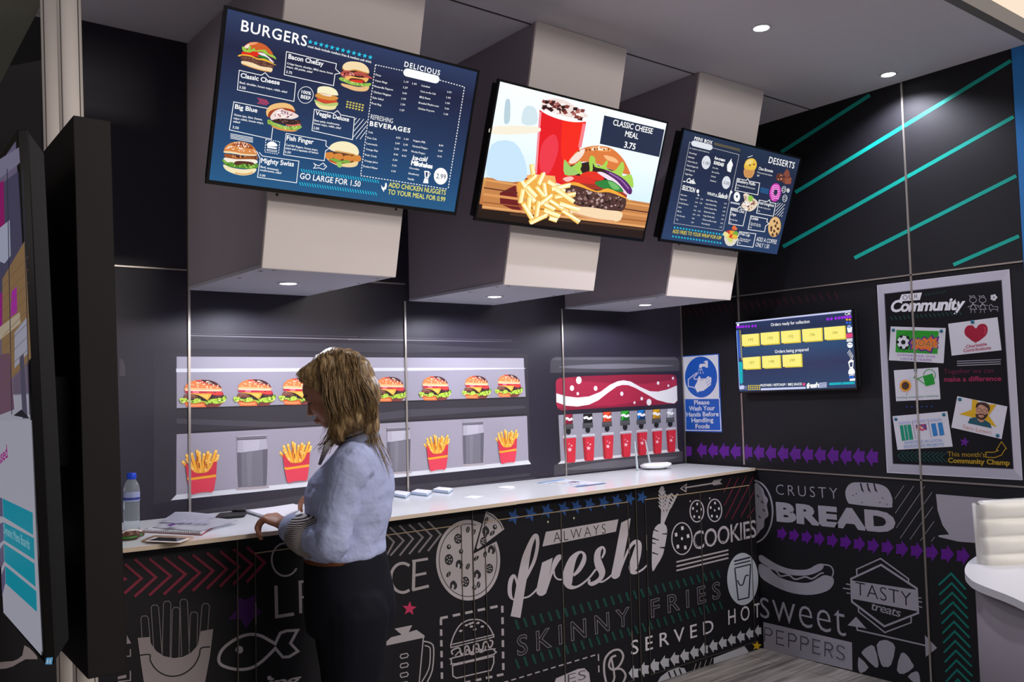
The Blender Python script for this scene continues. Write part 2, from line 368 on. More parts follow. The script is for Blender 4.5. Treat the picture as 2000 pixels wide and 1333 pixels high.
for i in range(4):
    x0, x1 = xs[i]+.0012, xs[i+1]-.0012
    t = thing('cabinet', cl[i], 'cabinet', ((x0+x1)/2, YF, 0), 'counter cabinets'); CAB.append(t)
    obj('carcass', box(BM(), x0, x1, YF+.001, YB-.008, .0, ZT-.0155), M_CAB, t)
    obj('side_joint', box(BM(), x0-.0012, x0+.0035, YF-.0042, YF+.001, 0, ZT-.0155), mat('5d5650', .45, metal=.6), t)
    if i == 0: continue
    # two inset doors with a pale gap line, a lock, and light leaks coloured in as paler strips
    zt = .892; zb = .046
    a, b2 = x0+.064, x1-.052; mid = (a+b2)/2
    for j, (da, db) in enumerate(((a, mid-.0015), (mid+.0015, b2))):
        d = obj('door', box(BM(), da, db, YF-.0006, YF+.0009, zb, zt), M_CAB, t)
        g = BM()
        obj('top_strip', box(BM(), da, db, YF-.0040, YF-.0007, zt, zt+.0036), mat('b39c7c', .5), d)
        xe = da if j == 0 else db-.0028
        box(g, xe, xe+.0028, YF-.0040, YF-.0007, zb, zt); box(g, da, db, YF-.0040, YF-.0007, zb-.003, zb)
        if j == 0: box(g, db-.002, db+.0035, YF-.0040, YF-.0007, zb, zt)
        obj('edge_strip', g, mat('5d5650', .45, metal=.6), d)
        for z0 in (.645, .2):
            obj('leak_strip', box(BM(), xe-.001, xe+.004, YF-.0047, YF-.0041, z0, z0+.078), M_GAP, d)
        xl = mid-.078 if j == 0 else mid+.078
        obj('lock', lathe(BM(), [(.0065, 0), (.0065, .003), (.004, .005)], (xl, YF-.0006, zt-.039), 16, (0, -1, 0)), mat('c8c2b4', .3, metal=.9), d, True)
# ================================================================ screens on the bulkheads
M_BEZ = mat('08080a', .18, spec=.5)
def pane_mat(name, stops, rot=(0, 0, 1), strength=1.0):
    """picture background of a lit screen: its own image colours, given off as light"""
    m, nt, b = nodemat(name, .28, .22)
    tc = nt.nodes.new('ShaderNodeTexCoord'); sp = nt.nodes.new('ShaderNodeSeparateXYZ'); r = ramp(nt, stops)
    nt.links.new(tc.outputs['UV'], sp.inputs[0]); nt.links.new(sp.outputs[1], r.inputs[0])
    b.inputs['Base Color'].default_value = (.004, .004, .006, 1)
    nt.links.new(r.outputs[0], b.inputs['Emission Color']); b.inputs['Emission Strength'].default_value = strength
    return m
def screen(name, label, plane, q, pm, group=None, thick=.058, bez=.0085, cat='screen'):
    """q: outer corners TL TR BR BL in the photograph, taken onto the screen's plane and squared up"""
    P = [plane.hit(*p) for p in q]; c = sum(P, Vector())/4
    u = ((P[1]-P[0])+(P[2]-P[3])); w = u.length/2; u.normalize(); u = (u-plane.n*u.dot(plane.n)).normalized(); v = plane.n.cross(u)
    h = (((P[0]-P[3])+(P[1]-P[2])).dot(v))/2
    t = thing(name, label, cat, c-plane.n*thick-v*h/2, group)
    def R(a0, a1, b0, b1, d0, d1, bev=0, m=M_BEZ, nm='bezel', par=t):
        pts = [c+u*x+v*y for x, y in ((a0, b0), (a1, b0), (a1, b1), (a0, b1))]
        return obj(nm, slab(BM(), plane, pts, d0, d1, bev), m, par)
    R(-w/2+.012, w/2-.012, -h/2+.012, h/2-.012, -thick, -.0125, .004, mat('121214', .5), 'back_cover')
    R(-w*.16, w*.16, -h*.3, h*.3, -thick-.006, -thick-.0005, .002, mat('161618', .5), 'wall_bracket')
    bm = BM(); e = bez
    for a0, a1, b0, b1 in ((-w/2, w/2, h/2-e, h/2), (-w/2, w/2, -h/2, -h/2+e*1.5), (-w/2, -w/2+e, -h/2+e*1.5, h/2-e), (w/2-e, w/2, -h/2+e*1.5, h/2-e)):
        slab(bm, plane, [c+u*x+v*y for x, y in ((a0, b0), (a1, b0), (a1, b1), (a0, b1))], -.012, 0)
    obj('bezel', bm, M_BEZ, t)
    me = bpy.data.meshes.new('picture'); pts = [c+u*x+v*y-plane.n*.0025 for x, y in ((-w/2+e, -h/2+e*1.5), (w/2-e, -h/2+e*1.5), (w/2-e, h/2-e), (-w/2+e, h/2-e))]
    me.from_pydata([tuple(p) for p in pts], [], [(0, 1, 2, 3)]); uv = me.uv_layers.new()
    for i, k in enumerate(((0, 0), (1, 0), (1, 1), (0, 1))): uv.data[i].uv = k
    me.materials.append(pm); pic = bpy.data.objects.new('picture', me); link(pic, t); pic['label'] = 'lit picture area'
    return t, pic
NAVY = [(0, '255a86'), (.2, '214a76'), (.5, '233559'), (.8, '1d2240'), (1, '2b3a60')]
def blob(I, cx, cy, rx, ry, col, n=14, j=.18, seed=1):
    r = random.Random(seed)
    I.poly([(cx+rx*(1+r.uniform(-j, j))*math.cos(2*PI*i/n), cy+ry*(1+r.uniform(-j, j))*math.sin(2*PI*i/n)) for i in range(n)], col, smooth=3)
def specks(I, pts, rx, ry, cols, n, seed=1):
    """small flecks inside a polygon"""
    r = random.Random(seed); xs = [p[0] for p in pts]; ys = [p[1] for p in pts]
    def ins(x, y):
        k = False
        for (x0, y0), (x1, y1) in zip(pts, pts[1:]+pts[:1]):
            if (y0 > y) != (y1 > y) and x < (x1-x0)*(y-y0)/(y1-y0)+x0: k = not k
        return k
    P = []
    while len(P) < n:
        x, y = r.uniform(min(xs), max(xs)), r.uniform(min(ys), max(ys))
        if ins(x, y): P.append((x, y, r.random(), r.uniform(.6, 1.3), r.choice(cols)))
    for c in cols:
        for x, y, a, s, cc in P:
            if cc == c: I.ell(x, y, rx*s, ry*s, c, a*180, 7)
V1 = (455, 70, .145)       # crops of the photograph in which the pictures were traced: x, y, pixels per unit
V1b = (425, 180, .1475); V1a = (400, 0, .315); V1c = (700, 100, .2475)
t1, s1 = screen('menu_screen', 'wide wall screen with burger menu and drinks list on the first bulkhead', TVP, [(438, 6), (937, 140), (891, 419), (404, 362)], pane_mat('menu_picture', NAVY), 'menu screens over the counter')
W_ = 'ffffff'; CY = '25c8e8'
def ink1(n, crop, **k): return Ink(n, TVP, s1, crop, base=-.0021, emit=k.pop('emit', 1.0), **k)
def blk(I, pts, col, **k): I.poly(pts, col, **k)
# --- classic cheese burger
I = ink1('burger_picture', V1)
def classic(I):
    I.poly([(150, 160), (165, 130), (230, 90), (330, 85), (430, 120), (500, 180), (540, 245), (530, 290), (400, 230), (250, 180), (190, 175)], 'd0602a', smooth=4)
    I.poly([(215, 105), (260, 88), (340, 90), (300, 115), (240, 125)], 'f0a070', smooth=3); I.poly([(155, 155), (175, 130), (215, 110), (230, 130), (200, 170)], 'f4e0d0', smooth=3)
    I.poly([(140, 215), (180, 180), (480, 240), (540, 330), (440, 310), (200, 260)], '2a1a18')
    I.poly([(130, 215), (300, 200), (420, 260), (380, 290), (250, 270), (135, 255)], 'e02818', smooth=3)
    I.poly([(350, 225), (430, 240), (510, 300), (555, 360), (520, 350), (440, 290), (350, 240)], 'f0e8f4', smooth=3)
    I.poly([(430, 240), (480, 255), (560, 335), (550, 350), (500, 300)], '502048', smooth=3)
    I.poly([(340, 258), (430, 275), (500, 320), (440, 310), (350, 285)], '2a7a30', smooth=3)
    I.poly([(128, 145), (150, 150), (200, 190), (220, 140), (250, 150), (240, 190), (290, 165), (310, 200), (350, 190), (400, 190), (440, 190), (480, 240), (560, 270), (585, 320), (550, 300), (450, 250), (390, 215), (330, 215), (270, 210), (230, 225), (160, 215), (130, 190)], '9ac84a', smooth=3)
    I.poly([(120, 270), (250, 275), (430, 330), (540, 380), (545, 430), (500, 435), (300, 380), (125, 325)], '6a4034', smooth=4)
    specks(I, [(130, 280), (430, 335), (535, 390), (530, 425), (300, 375), (135, 320)], 9, 6, ['a88070', '3a2420'], 40, 3)
    I.poly([(70, 265), (130, 248), (240, 262), (330, 300), (430, 310), (510, 350), (590, 400), (500, 365), (420, 335), (330, 318), (240, 280), (130, 265), (85, 280)], 'f0b838', smooth=3)
    I.poly([(122, 340), (250, 360), (380, 410), (525, 435), (525, 480), (490, 490), (350, 460), (200, 410), (128, 385)], 'f6dcb0', smooth=4)
    I.line([(130, 380), (250, 425), (400, 468), (500, 485)], 12, 'd89850', smooth=4)
classic(I); I.done()
I = ink1('burger_picture', V1)   # bacon
I.poly([(1480, 430), (1500, 380), (1560, 350), (1650, 348), (1750, 370), (1820, 430), (1838, 500), (1780, 490), (1650, 455), (1530, 470)], 'f4dcae', smooth=4)
I.poly([(1480, 430), (1530, 470), (1650, 455), (1780, 490), (1836, 505), (1800, 520), (1650, 475), (1530, 485), (1478, 450)], 'c88038', smooth=3)
I.poly([(1500, 480), (1650, 470), (1830, 520), (1840, 600), (1780, 640), (1520, 590)], '3a1c18')
I.poly([(1450, 510), (1500, 470), (1570, 470), (1600, 500), (1700, 480), (1800, 520), (1880, 570), (1870, 580), (1780, 560), (1700, 540), (1600, 540), (1500, 560)], 'b85048', smooth=3)
specks(I, [(1470, 510), (1570, 480), (1700, 490), (1860, 570), (1700, 540), (1500, 550)], 14, 7, ['f0b0a0', '5a1c20'], 26, 5)
I.poly([(1510, 560), (1580, 540), (1700, 565), (1830, 570), (1790, 630), (1750, 590), (1600, 570), (1560, 600), (1515, 590)], 'f4b868', smooth=3)
I.poly([(1590, 590), (1750, 600), (1740, 640), (1600, 620)], 'd83820', smooth=3)
I.poly([(1430, 570), (1480, 560), (1530, 590), (1620, 620), (1740, 640), (1800, 640), (1865, 640), (1840, 680), (1740, 680), (1600, 660), (1500, 620), (1450, 600)], '98c050', smooth=3)
specks(I, [(1450, 575), (1620, 625), (1850, 650), (1740, 675), (1500, 615)], 10, 6, ['5c9030', 'd4e090'], 24, 6)
I.poly([(1465, 640), (1560, 660), (1700, 690), (1830, 680), (1820, 730), (1760, 750), (1640, 740), (1530, 700), (1470, 670)], 'eabb84', smooth=4); I.done()
I = ink1('burger_picture', V1)   # veggie
I.poly([(1140, 750), (1150, 700), (1210, 680), (1310, 690), (1390, 730), (1420, 790), (1400, 805), (1260, 790), (1150, 775)], 'f8f0c8', smooth=4)
I.poly([(1120, 790), (1200, 770), (1400, 820), (1405, 860), (1300, 870), (1130, 830)], 'd89440', smooth=4); I.poly([(1170, 775), (1250, 785), (1330, 800), (1320, 820), (1230, 805)], 'f0e0d0', smooth=3)
I.poly([(1140, 840), (1300, 870), (1400, 870), (1390, 910), (1250, 910), (1150, 880)], 'd04a28', smooth=3)
I.poly([(1100, 860), (1150, 880), (1250, 915), (1390, 900), (1420, 910), (1400, 950), (1300, 950), (1170, 930), (1110, 890)], 'b8cc78', smooth=3)
I.poly([(1115, 895), (1200, 935), (1320, 950), (1395, 945), (1370, 990), (1280, 1000), (1190, 985), (1130, 940)], 'f0e0a0', smooth=4); I.done()
I = ink1('burger_picture', V1b)   # big blue
I.poly([(650, 300), (650, 240), (700, 180), (790, 148), (900, 145), (990, 180), (1030, 250), (1000, 240), (850, 215), (720, 260), (690, 330), (670, 330)], 'efc07c', smooth=4)
I.poly([(670, 330), (700, 250), (850, 210), (1000, 235), (1020, 290), (900, 300), (720, 330)], 'a04020', smooth=3)
I.poly([(700, 330), (760, 250), (850, 220), (900, 240), (980, 260), (1060, 300), (1070, 330), (980, 360), (850, 350), (740, 380)], 'f0dcd8', smooth=3)
specks(I, [(740, 300), (850, 240), (1000, 290), (1040, 330), (850, 350)], 14, 9, ['a83838', 'ffffff', '8a6a80'], 36, 8)
I.poly([(730, 370), (850, 350), (1000, 370), (1095, 370), (1085, 420), (950, 430), (830, 420), (740, 390)], '3c2424', smooth=4)
specks(I, [(740, 375), (850, 355), (1085, 380), (1080, 415), (950, 425)], 12, 7, ['7a5850', '1e1010'], 26, 9)
I.poly([(900, 430), (1000, 435), (1095, 420), (1090, 460), (1000, 470)], 'e06a60', smooth=3)
I.poly([(665, 370), (700, 370), (740, 400), (830, 430), (960, 465), (1080, 440), (1118, 465), (1060, 500), (950, 510), (800, 470), (700, 430), (668, 420)], '98bc4c', smooth=3)
specks(I, [(680, 380), (830, 440), (1100, 460), (950, 505), (700, 425)], 13, 7, ['5f8c2c', 'd0e080'], 28, 10)
I.poly([(715, 440), (850, 485), (1000, 505), (1060, 510), (1000, 525), (880, 515), (760, 480)], 'e09858', smooth=4); I.done()
I = ink1('burger_picture', V1b)   # mighty swiss
I.poly([(85, 780), (110, 720), (190, 670), (300, 655), (410, 680), (490, 740), (525, 815), (500, 840), (350, 830), (200, 800), (95, 800)], 'd88848', smooth=4)
I.poly([(90, 785), (200, 790), (350, 820), (515, 830), (495, 845), (350, 840), (200, 815), (95, 805)], 'f4e0b8', smooth=3); I.poly([(190, 700), (300, 665), (410, 690), (480, 750), (380, 740), (280, 720)], 'a04820', smooth=3)
specks(I, [(110, 750), (190, 680), (300, 660), (410, 685), (510, 800), (350, 790)], 9, 6, ['fff0dc'], 60, 11)
I.poly([(100, 820), (200, 830), (350, 850), (520, 850), (525, 890), (400, 910), (250, 890), (110, 870)], '9a5428', smooth=4); specks(I, [(110, 830), (510, 860), (510, 885), (250, 885)], 22, 9, ['c88850', '4a2010'], 16, 12)
I.poly([(95, 870), (250, 890), (500, 895), (510, 950), (300, 960), (110, 930)], 'f4ecdc', smooth=4)
I.poly([(215, 945), (260, 915), (400, 920), (480, 940), (480, 975), (350, 985), (230, 970)], '5a3028', smooth=4)
I.poly([(60, 900), (90, 895), (130, 930), (200, 930), (250, 970), (350, 950), (430, 970), (530, 950), (535, 1000), (450, 1020), (330, 1010), (220, 1000), (130, 980), (80, 930)], '5c9430', smooth=3)
specks(I, [(80, 910), (250, 975), (520, 965), (450, 1010), (130, 970)], 14, 8, ['2c5c18', 'a8d060'], 26, 13)
I.poly([(80, 960), (180, 1000), (350, 1025), (510, 1015), (480, 1075), (370, 1105), (240, 1090), (110, 1030)], 'f6e6bc', smooth=4); I.line([(230, 1075), (370, 1090), (470, 1065)], 22, 'e0b070', smooth=4); I.done()
I = ink1('burger_picture', V1b)   # fish finger
I.poly([(1480, 750), (1520, 690), (1620, 655), (1740, 665), (1840, 720), (1875, 800), (1840, 840), (1700, 810), (1560, 790)], 'f8ecc4', smooth=4); I.line([(1560, 780), (1700, 805), (1820, 830)], 18, 'd8a050', smooth=3)
I.poly([(1480, 790), (1700, 820), (1880, 850), (1870, 920), (1650, 950), (1460, 890)], '6a3a1c', smooth=3)
for x, y in ((1485, 840), (1605, 855), (1730, 880), (1845, 880)): I.poly([(x-60, y-30), (x+40, y-38), (x+55, y+30), (x-40, y+45)], 'd8883c', smooth=3)
I.poly([(1480, 890), (1560, 880), (1640, 910), (1720, 900), (1760, 930), (1700, 950), (1650, 940), (1630, 1000), (1580, 970), (1540, 920)], '7cac44', smooth=3)
I.poly([(1450, 880), (1540, 925), (1640, 950), (1750, 940), (1860, 920), (1840, 980), (1740, 998), (1600, 975), (1500, 930)], 'f0d49c', smooth=4); I.poly([(1470, 895), (1560, 930), (1600, 960), (1500, 925)], 'd04828', smooth=3)
I.poly([(1590, 930), (1650, 945), (1635, 1000), (1590, 985)], '9cc860', smooth=3); I.done()
# --- lettering, frames and icons of the menu
I = ink1('menu_lettering', V1)
def frame(I, pts, w=9): I.line(pts, w, W_, True)
frame(I, [(725, 213), (1398, 377), (1386, 447), (1448, 505), (1378, 517), (1358, 672), (694, 525)])
frame(I, [(88, 465), (385, 532), (437, 497), (490, 557), (850, 635), (824, 884), (62, 728)])
I.line([(470, 980), (15, 890), (-45, 1268), (520, 1395), (540, 1235)], 9, W_)
frame(I, [(1100, 990), (1360, 1047), (1412, 1008), (1455, 1065), (1640, 1103), (1614, 1400), (1068, 1278)])
for s, p0, p1, h in (('Bacon CheEsy', (748, 305), (1220, 408), 62), ('Classic Cheese', (105, 560), (630, 662), 62), ('Big Blue', (28, 980), (330, 1035), 60), ('Veggie Deluxe', (1112, 1065), (1565, 1157), 58)): I.text(s, p0, p1, h, W_, .022)
for s, p0, p1, h in (('Crispy bacon, cheddar, BBQ sauce, house', (730, 380), (1350, 520), 26), ('mayo, dill pickle, salad', (725, 425), (1070, 502), 26), ('3.75', (718, 500), (798, 518), 34), ('Beef, cheddar, house mayo, relish, salad', (92, 640), (730, 772), 28), ('3.50', (86, 706), (172, 724), 34),
        ('Onion jam, blue cheese,', (15, 1075), (398, 1143), 28), ('cajun relish, house mayo,', (8, 1120), (415, 1192), 28), ('salad', (5, 1165), (95, 1182), 28), ('3.50', (-4, 1245), (80, 1262), 34), ('Bean patty, mushrooms,', (1098, 1150), (1440, 1212), 27), ('house mayo, relish, salad', (1092, 1192), (1455, 1258), 27), ('2.00', (1086, 1255), (1162, 1270), 34),
        ('meal deals include medium fries & medium soft drink', (1010, 152), (1868, 370), 32)): I.text(s, p0, p1, h, W_, .012, res=2)
I.ell(982, 798, 102, 112, W_, 12, 40, 7); I.text('100%', (925, 772), (1055, 800), 42, W_, .02); I.text('BEEF', (915, 838), (1045, 866), 46, W_, .02)
for i in range(12): I.star(1045+i*73.5, 82+i*18.8, 34, CY, 15)
for i in range(5): I.line([(335+i*27, 835+i*6), (375+i*27, 885+i*6), (330+i*27, 915+i*5)], 9, 'd84a68')
for r_ in range(3):
    for c_ in range(6): x, y = 1550-5*r_+c_*41, 888+35*r_+c_*9; I.poly([(x-16, y-11), (x+16, y-5), (x+4, y+15), (x-12, y+10)], 'd8c860')
for a, b in (((1668, 1108), (1645, 1135)), ((1715, 1115), (1640, 1205)), ((1765, 1125), (1632, 1285)), ((1810, 1145), (1620, 1370)), ((1800, 1215), (1660, 1392)), ((1790, 1290), (1715, 1395))): I.line([a, b], 7, W_)
I.done()
I = ink1('menu_lettering', V1a)
I.text('BURGERS', (225, 190), (632, 288), 68, W_, .012, 1.1); I.nxt('section_heading'); I.text('DELICIOUS', (1238, 412), (1458, 468), 32, W_, .018, 1.25)
I.line([(1258, 450), (1432, 492)], 50, W_); I.ell(1258, 450, 25, 25, W_); I.ell(1432, 492, 25, 25, W_)
I.dash((1060, 402), (1235, 440), 5, W_, 9, 8); I.dash((1458, 497), (1612, 540), 5, W_, 9, 8); I.dash((1060, 402), (968, 1090), 5, W_, 10, 8); I.dash((1612, 540), (1510, 1175), 5, W_, 10, 8); I.dash((968, 1090), (1510, 1175), 5, W_, 10, 8)
I.nxt('offer_lettering'); I.text('GO LARGE FOR 1.50', (590, 1108), (965, 1160), 36, W_, .01); YL = 'f0e868'
I.nxt('offer_lettering'); I.text('ADD CHICKEN NUGGETS', (1140, 1160), (1494, 1210), 30, YL, .01); I.text('TO YOUR MEAL FOR 0.99', (1136, 1204), (1490, 1252), 30, YL, .01)
for n_, (ax, ay), (bx_, by) in ((32, (602, 1058), (1075, 1127)), (31, (592, 1140), (1062, 1203))):
    I.nxt('slash_pattern')
    for i in range(n_):
        x, y = ax+(bx_-ax)*i/(n_-1), ay+(by-ay)*i/(n_-1); I.line([(x-4, y-11), (x+5, y+11)], 4.5, CY)
I.nxt('chicken_icon'); I.poly([(1095, 1148), (1108, 1165), (1118, 1158), (1120, 1138), (1128, 1134), (1131, 1150), (1126, 1172), (1114, 1180), (1112, 1192), (1106, 1182), (1098, 1170)], W_)
I.nxt('menu_lettering')
for k in range(4): I.line([(160, 830+k*9), (300, 856+k*9)], 3.6, W_)
I.line([(338, 945), (358, 968), (585, 1000), (570, 1135), (328, 1100), (345, 985), (322, 938)], 4, W_); I.text('Mighty Swiss', (350, 1010), (552, 1033), 30, W_, .022)
for s, p0, p1 in (('Beef, emmental,', (346, 1040), (460, 1062)), ('mushrooms, salad', (344, 1060), (474, 1080)), ('3.00', (340, 1092), (376, 1098))): I.text(s, p0, p1, 13, W_, .012, res=2)
I.nxt('menu_lettering'); I.line([(506, 828), (754, 874), (752, 905), (775, 920), (750, 936), (742, 998), (490, 960)], 4, W_, True); I.text('Fish Finger', (508, 868), (674, 895), 29, W_, .022)
for s, p0, p1 in (('Cod fish fingers, house mayo,', (502, 904), (702, 938)), ('salad and a squeeze of lemon', (500, 924), (704, 956)), ('2.50', (496, 948), (534, 954))): I.text(s, p0, p1, 13, W_, .012, res=2)
I.nxt('burger_icon'); I.dash((380, 865), (466, 880), 4, W_, 9, 6); I.dash((374, 943), (458, 958), 4, W_, 9, 6); I.dash((380, 865), (374, 943), 4, W_, 9, 6); I.dash((466, 880), (458, 958), 4, W_, 9, 6)
I.poly([(388, 905), (395, 885), (418, 878), (440, 888), (450, 908)], W_, smooth=3); I.line([(389, 912), (447, 921)], 10, W_); I.line([(388, 926), (448, 936), (446, 944), (388, 935)], 3, W_, True)
I.nxt('fish_icon'); I.line([(676, 1012), (690, 1022), (708, 1030), (735, 1012), (757, 1034), (738, 1052), (710, 1042), (676, 1044), (688, 1030)], 4, W_, True, 0); I.ell(742, 1030, 3, 3, W_)
I.done()
I = ink1('price_list', V1c)
I.text('REFRESHING', (97, 535), (272, 570), 38, W_, -.004); I.text('BEVERAGES', (90, 588), (410, 645), 36, W_, .03, 1.2)
sx, sy = -6.4, 45
L1 = ['Fries', 'Onion Rings', 'Mozarella Dippers', 'Chicken Nuggets', 'Side Salad', 'Fruit Bag']; LW = [42, 98, 150, 140, 86, 76]
for i, (s, w) in enumerate(zip(L1, LW)): I.text(s, (138+sx*i, 193+sy*i), (138+sx*i+w, 193+sy*i+w*.2), 15, W_, .012, res=1)
for i, s in enumerate(('1.19', '1.29', '2.00', '1.99', '1.50', '1.29')): I.text(s, (362-6.5*i, 248+44.6*i), (397-6.5*i, 253+44.6*i), 15, W_, .012, res=1)
I.text('1.99', (427, 263), (462, 269), 15, W_, .012, res=1)
for i, (s, w) in enumerate(zip(('Coleslaw', 'Corn on the Cob', 'BBQ Beans', 'Breaded Mushrooms', 'Chicken Popcorn'), (70, 122, 86, 158, 130))): I.text(s, (497-6.5*i, 278+45*i), (497-6.5*i+w, 278+45*i+w*.19), 15, W_, .012, res=1)
for i, s in enumerate(('0.99', '1.00', '1.00', '9.00', '1.00')): I.text(s, (702-6.5*i, 328+43.5*i), (736-6.5*i, 334+43.5*i), 15, W_, .012, res=1)
for i, (s, w) in enumerate(zip(('Cola', 'Diet Cola', 'Lemonade', 'Orange Fizz', 'Fruit Crush', 'Orange Juice', 'Bottled Water'), (38, 74, 86, 96, 92, 108, 114))): I.text(s, (78-6.3*i, 645+45*i), (78-6.3*i+w, 645+45*i+w*.17), 15, W_, .012, res=1)
for i, s in enumerate(('4.50', '2.00', '3.00', '4.00', '5.00', '7.00', '6.00')): I.text(s, (298-6.3*i, 689+44*i), (334-6.3*i, 694+44*i), 15, W_, .012, res=1)
for i, s in enumerate(('1.00', '2.00', '3.00', '4.00')): I.text(s, (362-6.3*i, 700+44*i), (398-6.3*i, 705+44*i), 15, W_, .012, res=1)
for i, (s, w) in enumerate(zip(('Organic Milk', 'Caramel Frappe', 'Mocha Frappe'), (98, 122, 108))): I.text(s, (432-6*i, 712+43*i), (432-6*i+w, 712+43*i+w*.17), 15, W_, .012, res=1)
for i, s in enumerate(('8.00', '9.00', '10.00')): I.text(s, (637-6*i, 750+43*i), (671-6*i, 755+43*i), 15, W_, .012, res=1)
I.text('Ice-cold', (425, 858), (540, 872), 36, W_, .03, .95, .25); I.text('Milkshakes', (418, 898), (584, 928), 36, W_, .045, .9)
for i, (s, w) in enumerate(zip(('Chocolate', 'Strawberry', 'Vanilla'), (80, 84, 52))): I.text(s, (402-6.5*i, 928+43*i), (402-6.5*i+w, 928+43*i+w*.17), 15, W_, .012, res=1)
I.poly([(522, 945), (560, 948), (556, 1005), (526, 1000)], W_); I.poly([(533, 955), (550, 957), (546, 995), (534, 992)], '22345a'); I.poly([(524, 1003), (552, 1008), (555, 1045), (512, 1042)], W_); I.line([(560, 955), (570, 970), (556, 992)], 5, W_)
I.ell(652, 988, 54, 66, W_, 0, 36); I.text('2.99', (615, 1004), (690, 1012), 38, '22345a'); I.done()
# ================================================================ meal screen
V2 = (920, 140, .2551); V2b = (1000, 280, .12755)
t2, s2 = screen('menu_screen', 'wall screen showing a cheeseburger, fries and red drink on the middle bulkhead', TVP, [(972, 153), (1304, 238), (1259, 473), (929, 431)], pane_mat('meal_picture', [(0, '201410'), (.1, '2a1a14'), (.1001, 'b06a3c'), (.3, 'd09858'), (.3001, 'cfe6f8'), (.6, 'e4f0fa'), (1, 'eef6fc')], strength=1.15), 'menu screens over the counter')
def ink2(n, crop, **k): return Ink(n, TVP, s2, crop, base=-.0021, emit=1.1, **k)
I = ink2('table_picture', V2)
I.poly([(118, 810), (380, 845), (1380, 1010), (1340, 1215), (1300, 1200), (300, 1075), (85, 1050)], 'c08048'); 
for a, b, w, c in (((112, 830), (1375, 1035), 12, 'e0a060'), ((100, 890), (1365, 1080), 9, '5a2c1c'), ((98, 940), (1355, 1110), 20, 'd89458'), ((92, 1000), (1350, 1150), 9, '9a5830'), ((88, 1035), (1345, 1190), 14, 'e0a468')): I.line([a, b], w, c)
I.poly([(85, 1052), (300, 1078), (900, 1145), (1340, 1200), (1330, 1290), (60, 1135), (70, 1080)], '24160f'); I.line([(300, 1092), (1330, 1212)], 16, '4a3020')
I.poly([(265, 230), (290, 210), (302, 240), (298, 380), (255, 390)], 'b4ccd6', smooth=3); I.poly([(400, 300), (440, 260), (500, 290), (505, 400), (395, 400)], 'cddfe6', smooth=3); I.poly([(180, 420), (500, 420), (500, 470), (170, 480)], 'f0e8d4', smooth=3); I.poly([(160, 560), (330, 540), (420, 700), (400, 840), (130, 800)], 'c2def2', smooth=3)
I.done()
I = ink2('drink_picture', V2)
I.poly([(528, 290), (600, 330), (700, 365), (885, 380), (830, 600), (800, 900), (490, 800), (508, 540)], 'e01820')
I.poly([(700, 370), (885, 382), (830, 600), (810, 850), (740, 870), (690, 620)], 'f02818'); I.line([(500, 780), (515, 560), (535, 310)], 14, 'f0909c'); I.line([(870, 400), (835, 580)], 26, 'f07c84')
I.poly([(545, 560), (640, 480), (670, 600), (600, 780), (530, 740)], 'e83848', smooth=4)
I.line([(528, 272), (580, 310), (680, 350), (790, 372), (888, 368)], 30, 'f8f4f4', smooth=4)
I.poly([(540, 255), (580, 215), (640, 205), (720, 220), (820, 280), (890, 330), (885, 350), (780, 355), (660, 325), (560, 285)], 'e8d8d4', smooth=3)
r = random.Random(4)
for i in range(44):
    t = r.random(); x = 560+t*300+r.uniform(-12, 12); y = 218+t*88+r.uniform(-8, 62); a = r.uniform(0, 6)
    I.poly([(x+22*math.cos(a+k*1.6+r.uniform(-.3, .3)), y+17*math.sin(a+k*1.6)) for k in range(4)], ['4a1c1a', '7c3830', '2c1010', 'a86058', 'f4e6e0'][i % 5])
I.done()
I = ink2('burger_picture', V2)
I.poly([(730, 790), (1000, 800), (1200, 930), (1190, 985), (1050, 920), (900, 910), (720, 880)], '9c3424')
I.poly([(740, 700), (800, 620), (880, 580), (980, 568), (1080, 590), (1160, 660), (1205, 740), (1215, 790), (1100, 760), (900, 690), (760, 720)], 'd8783a', smooth=4)
I.poly([(750, 695), (800, 630), (870, 590), (860, 640), (800, 700)], 'f0d8cc', smooth=3); I.poly([(900, 585), (1000, 575), (1080, 605), (1000, 610)], 'f0a868', smooth=3); I.poly([(1020, 640), (1100, 660), (1130, 700), (1050, 680)], 'f4b880', smooth=3)
specks(I, [(820, 610), (980, 575), (1080, 600), (1000, 600), (860, 620)], 9, 5, ['fff0dc', '8a4018'], 28, 2)
I.poly([(760, 720), (900, 690), (1100, 760), (1230, 860), (1200, 920), (1000, 830), (800, 800)], '2c1a16')
I.poly([(715, 680), (735, 690), (770, 730), (830, 690), (830, 780), (720, 790)], '9cc868', smooth=3)
I.poly([(770, 725), (800, 730), (835, 680), (850, 720), (840, 750), (870, 790), (910, 760), (905, 690), (920, 645), (950, 660), (960, 710), (1000, 725), (1040, 680), (1050, 700), (1040, 740), (1100, 760), (1160, 690), (1175, 740), (1160, 800), (1230, 790), (1245, 890), (1200, 860), (1130, 800), (1080, 770), (1010, 745), (950, 730), (935, 690), (930, 770), (880, 800), (840, 790), (800, 750)], 'a4d050', smooth=3)
I.poly([(840, 790), (900, 765), (980, 775), (1020, 830), (900, 825), (850, 810)], 'e03020', smooth=3)
I.poly([(700, 810), (800, 795), (930, 820), (945, 860), (840, 855), (700, 850)], 'd82c24', smooth=3); I.poly([(705, 820), (760, 803), (790, 820), (740, 845)], 'f4b8b4', smooth=3)
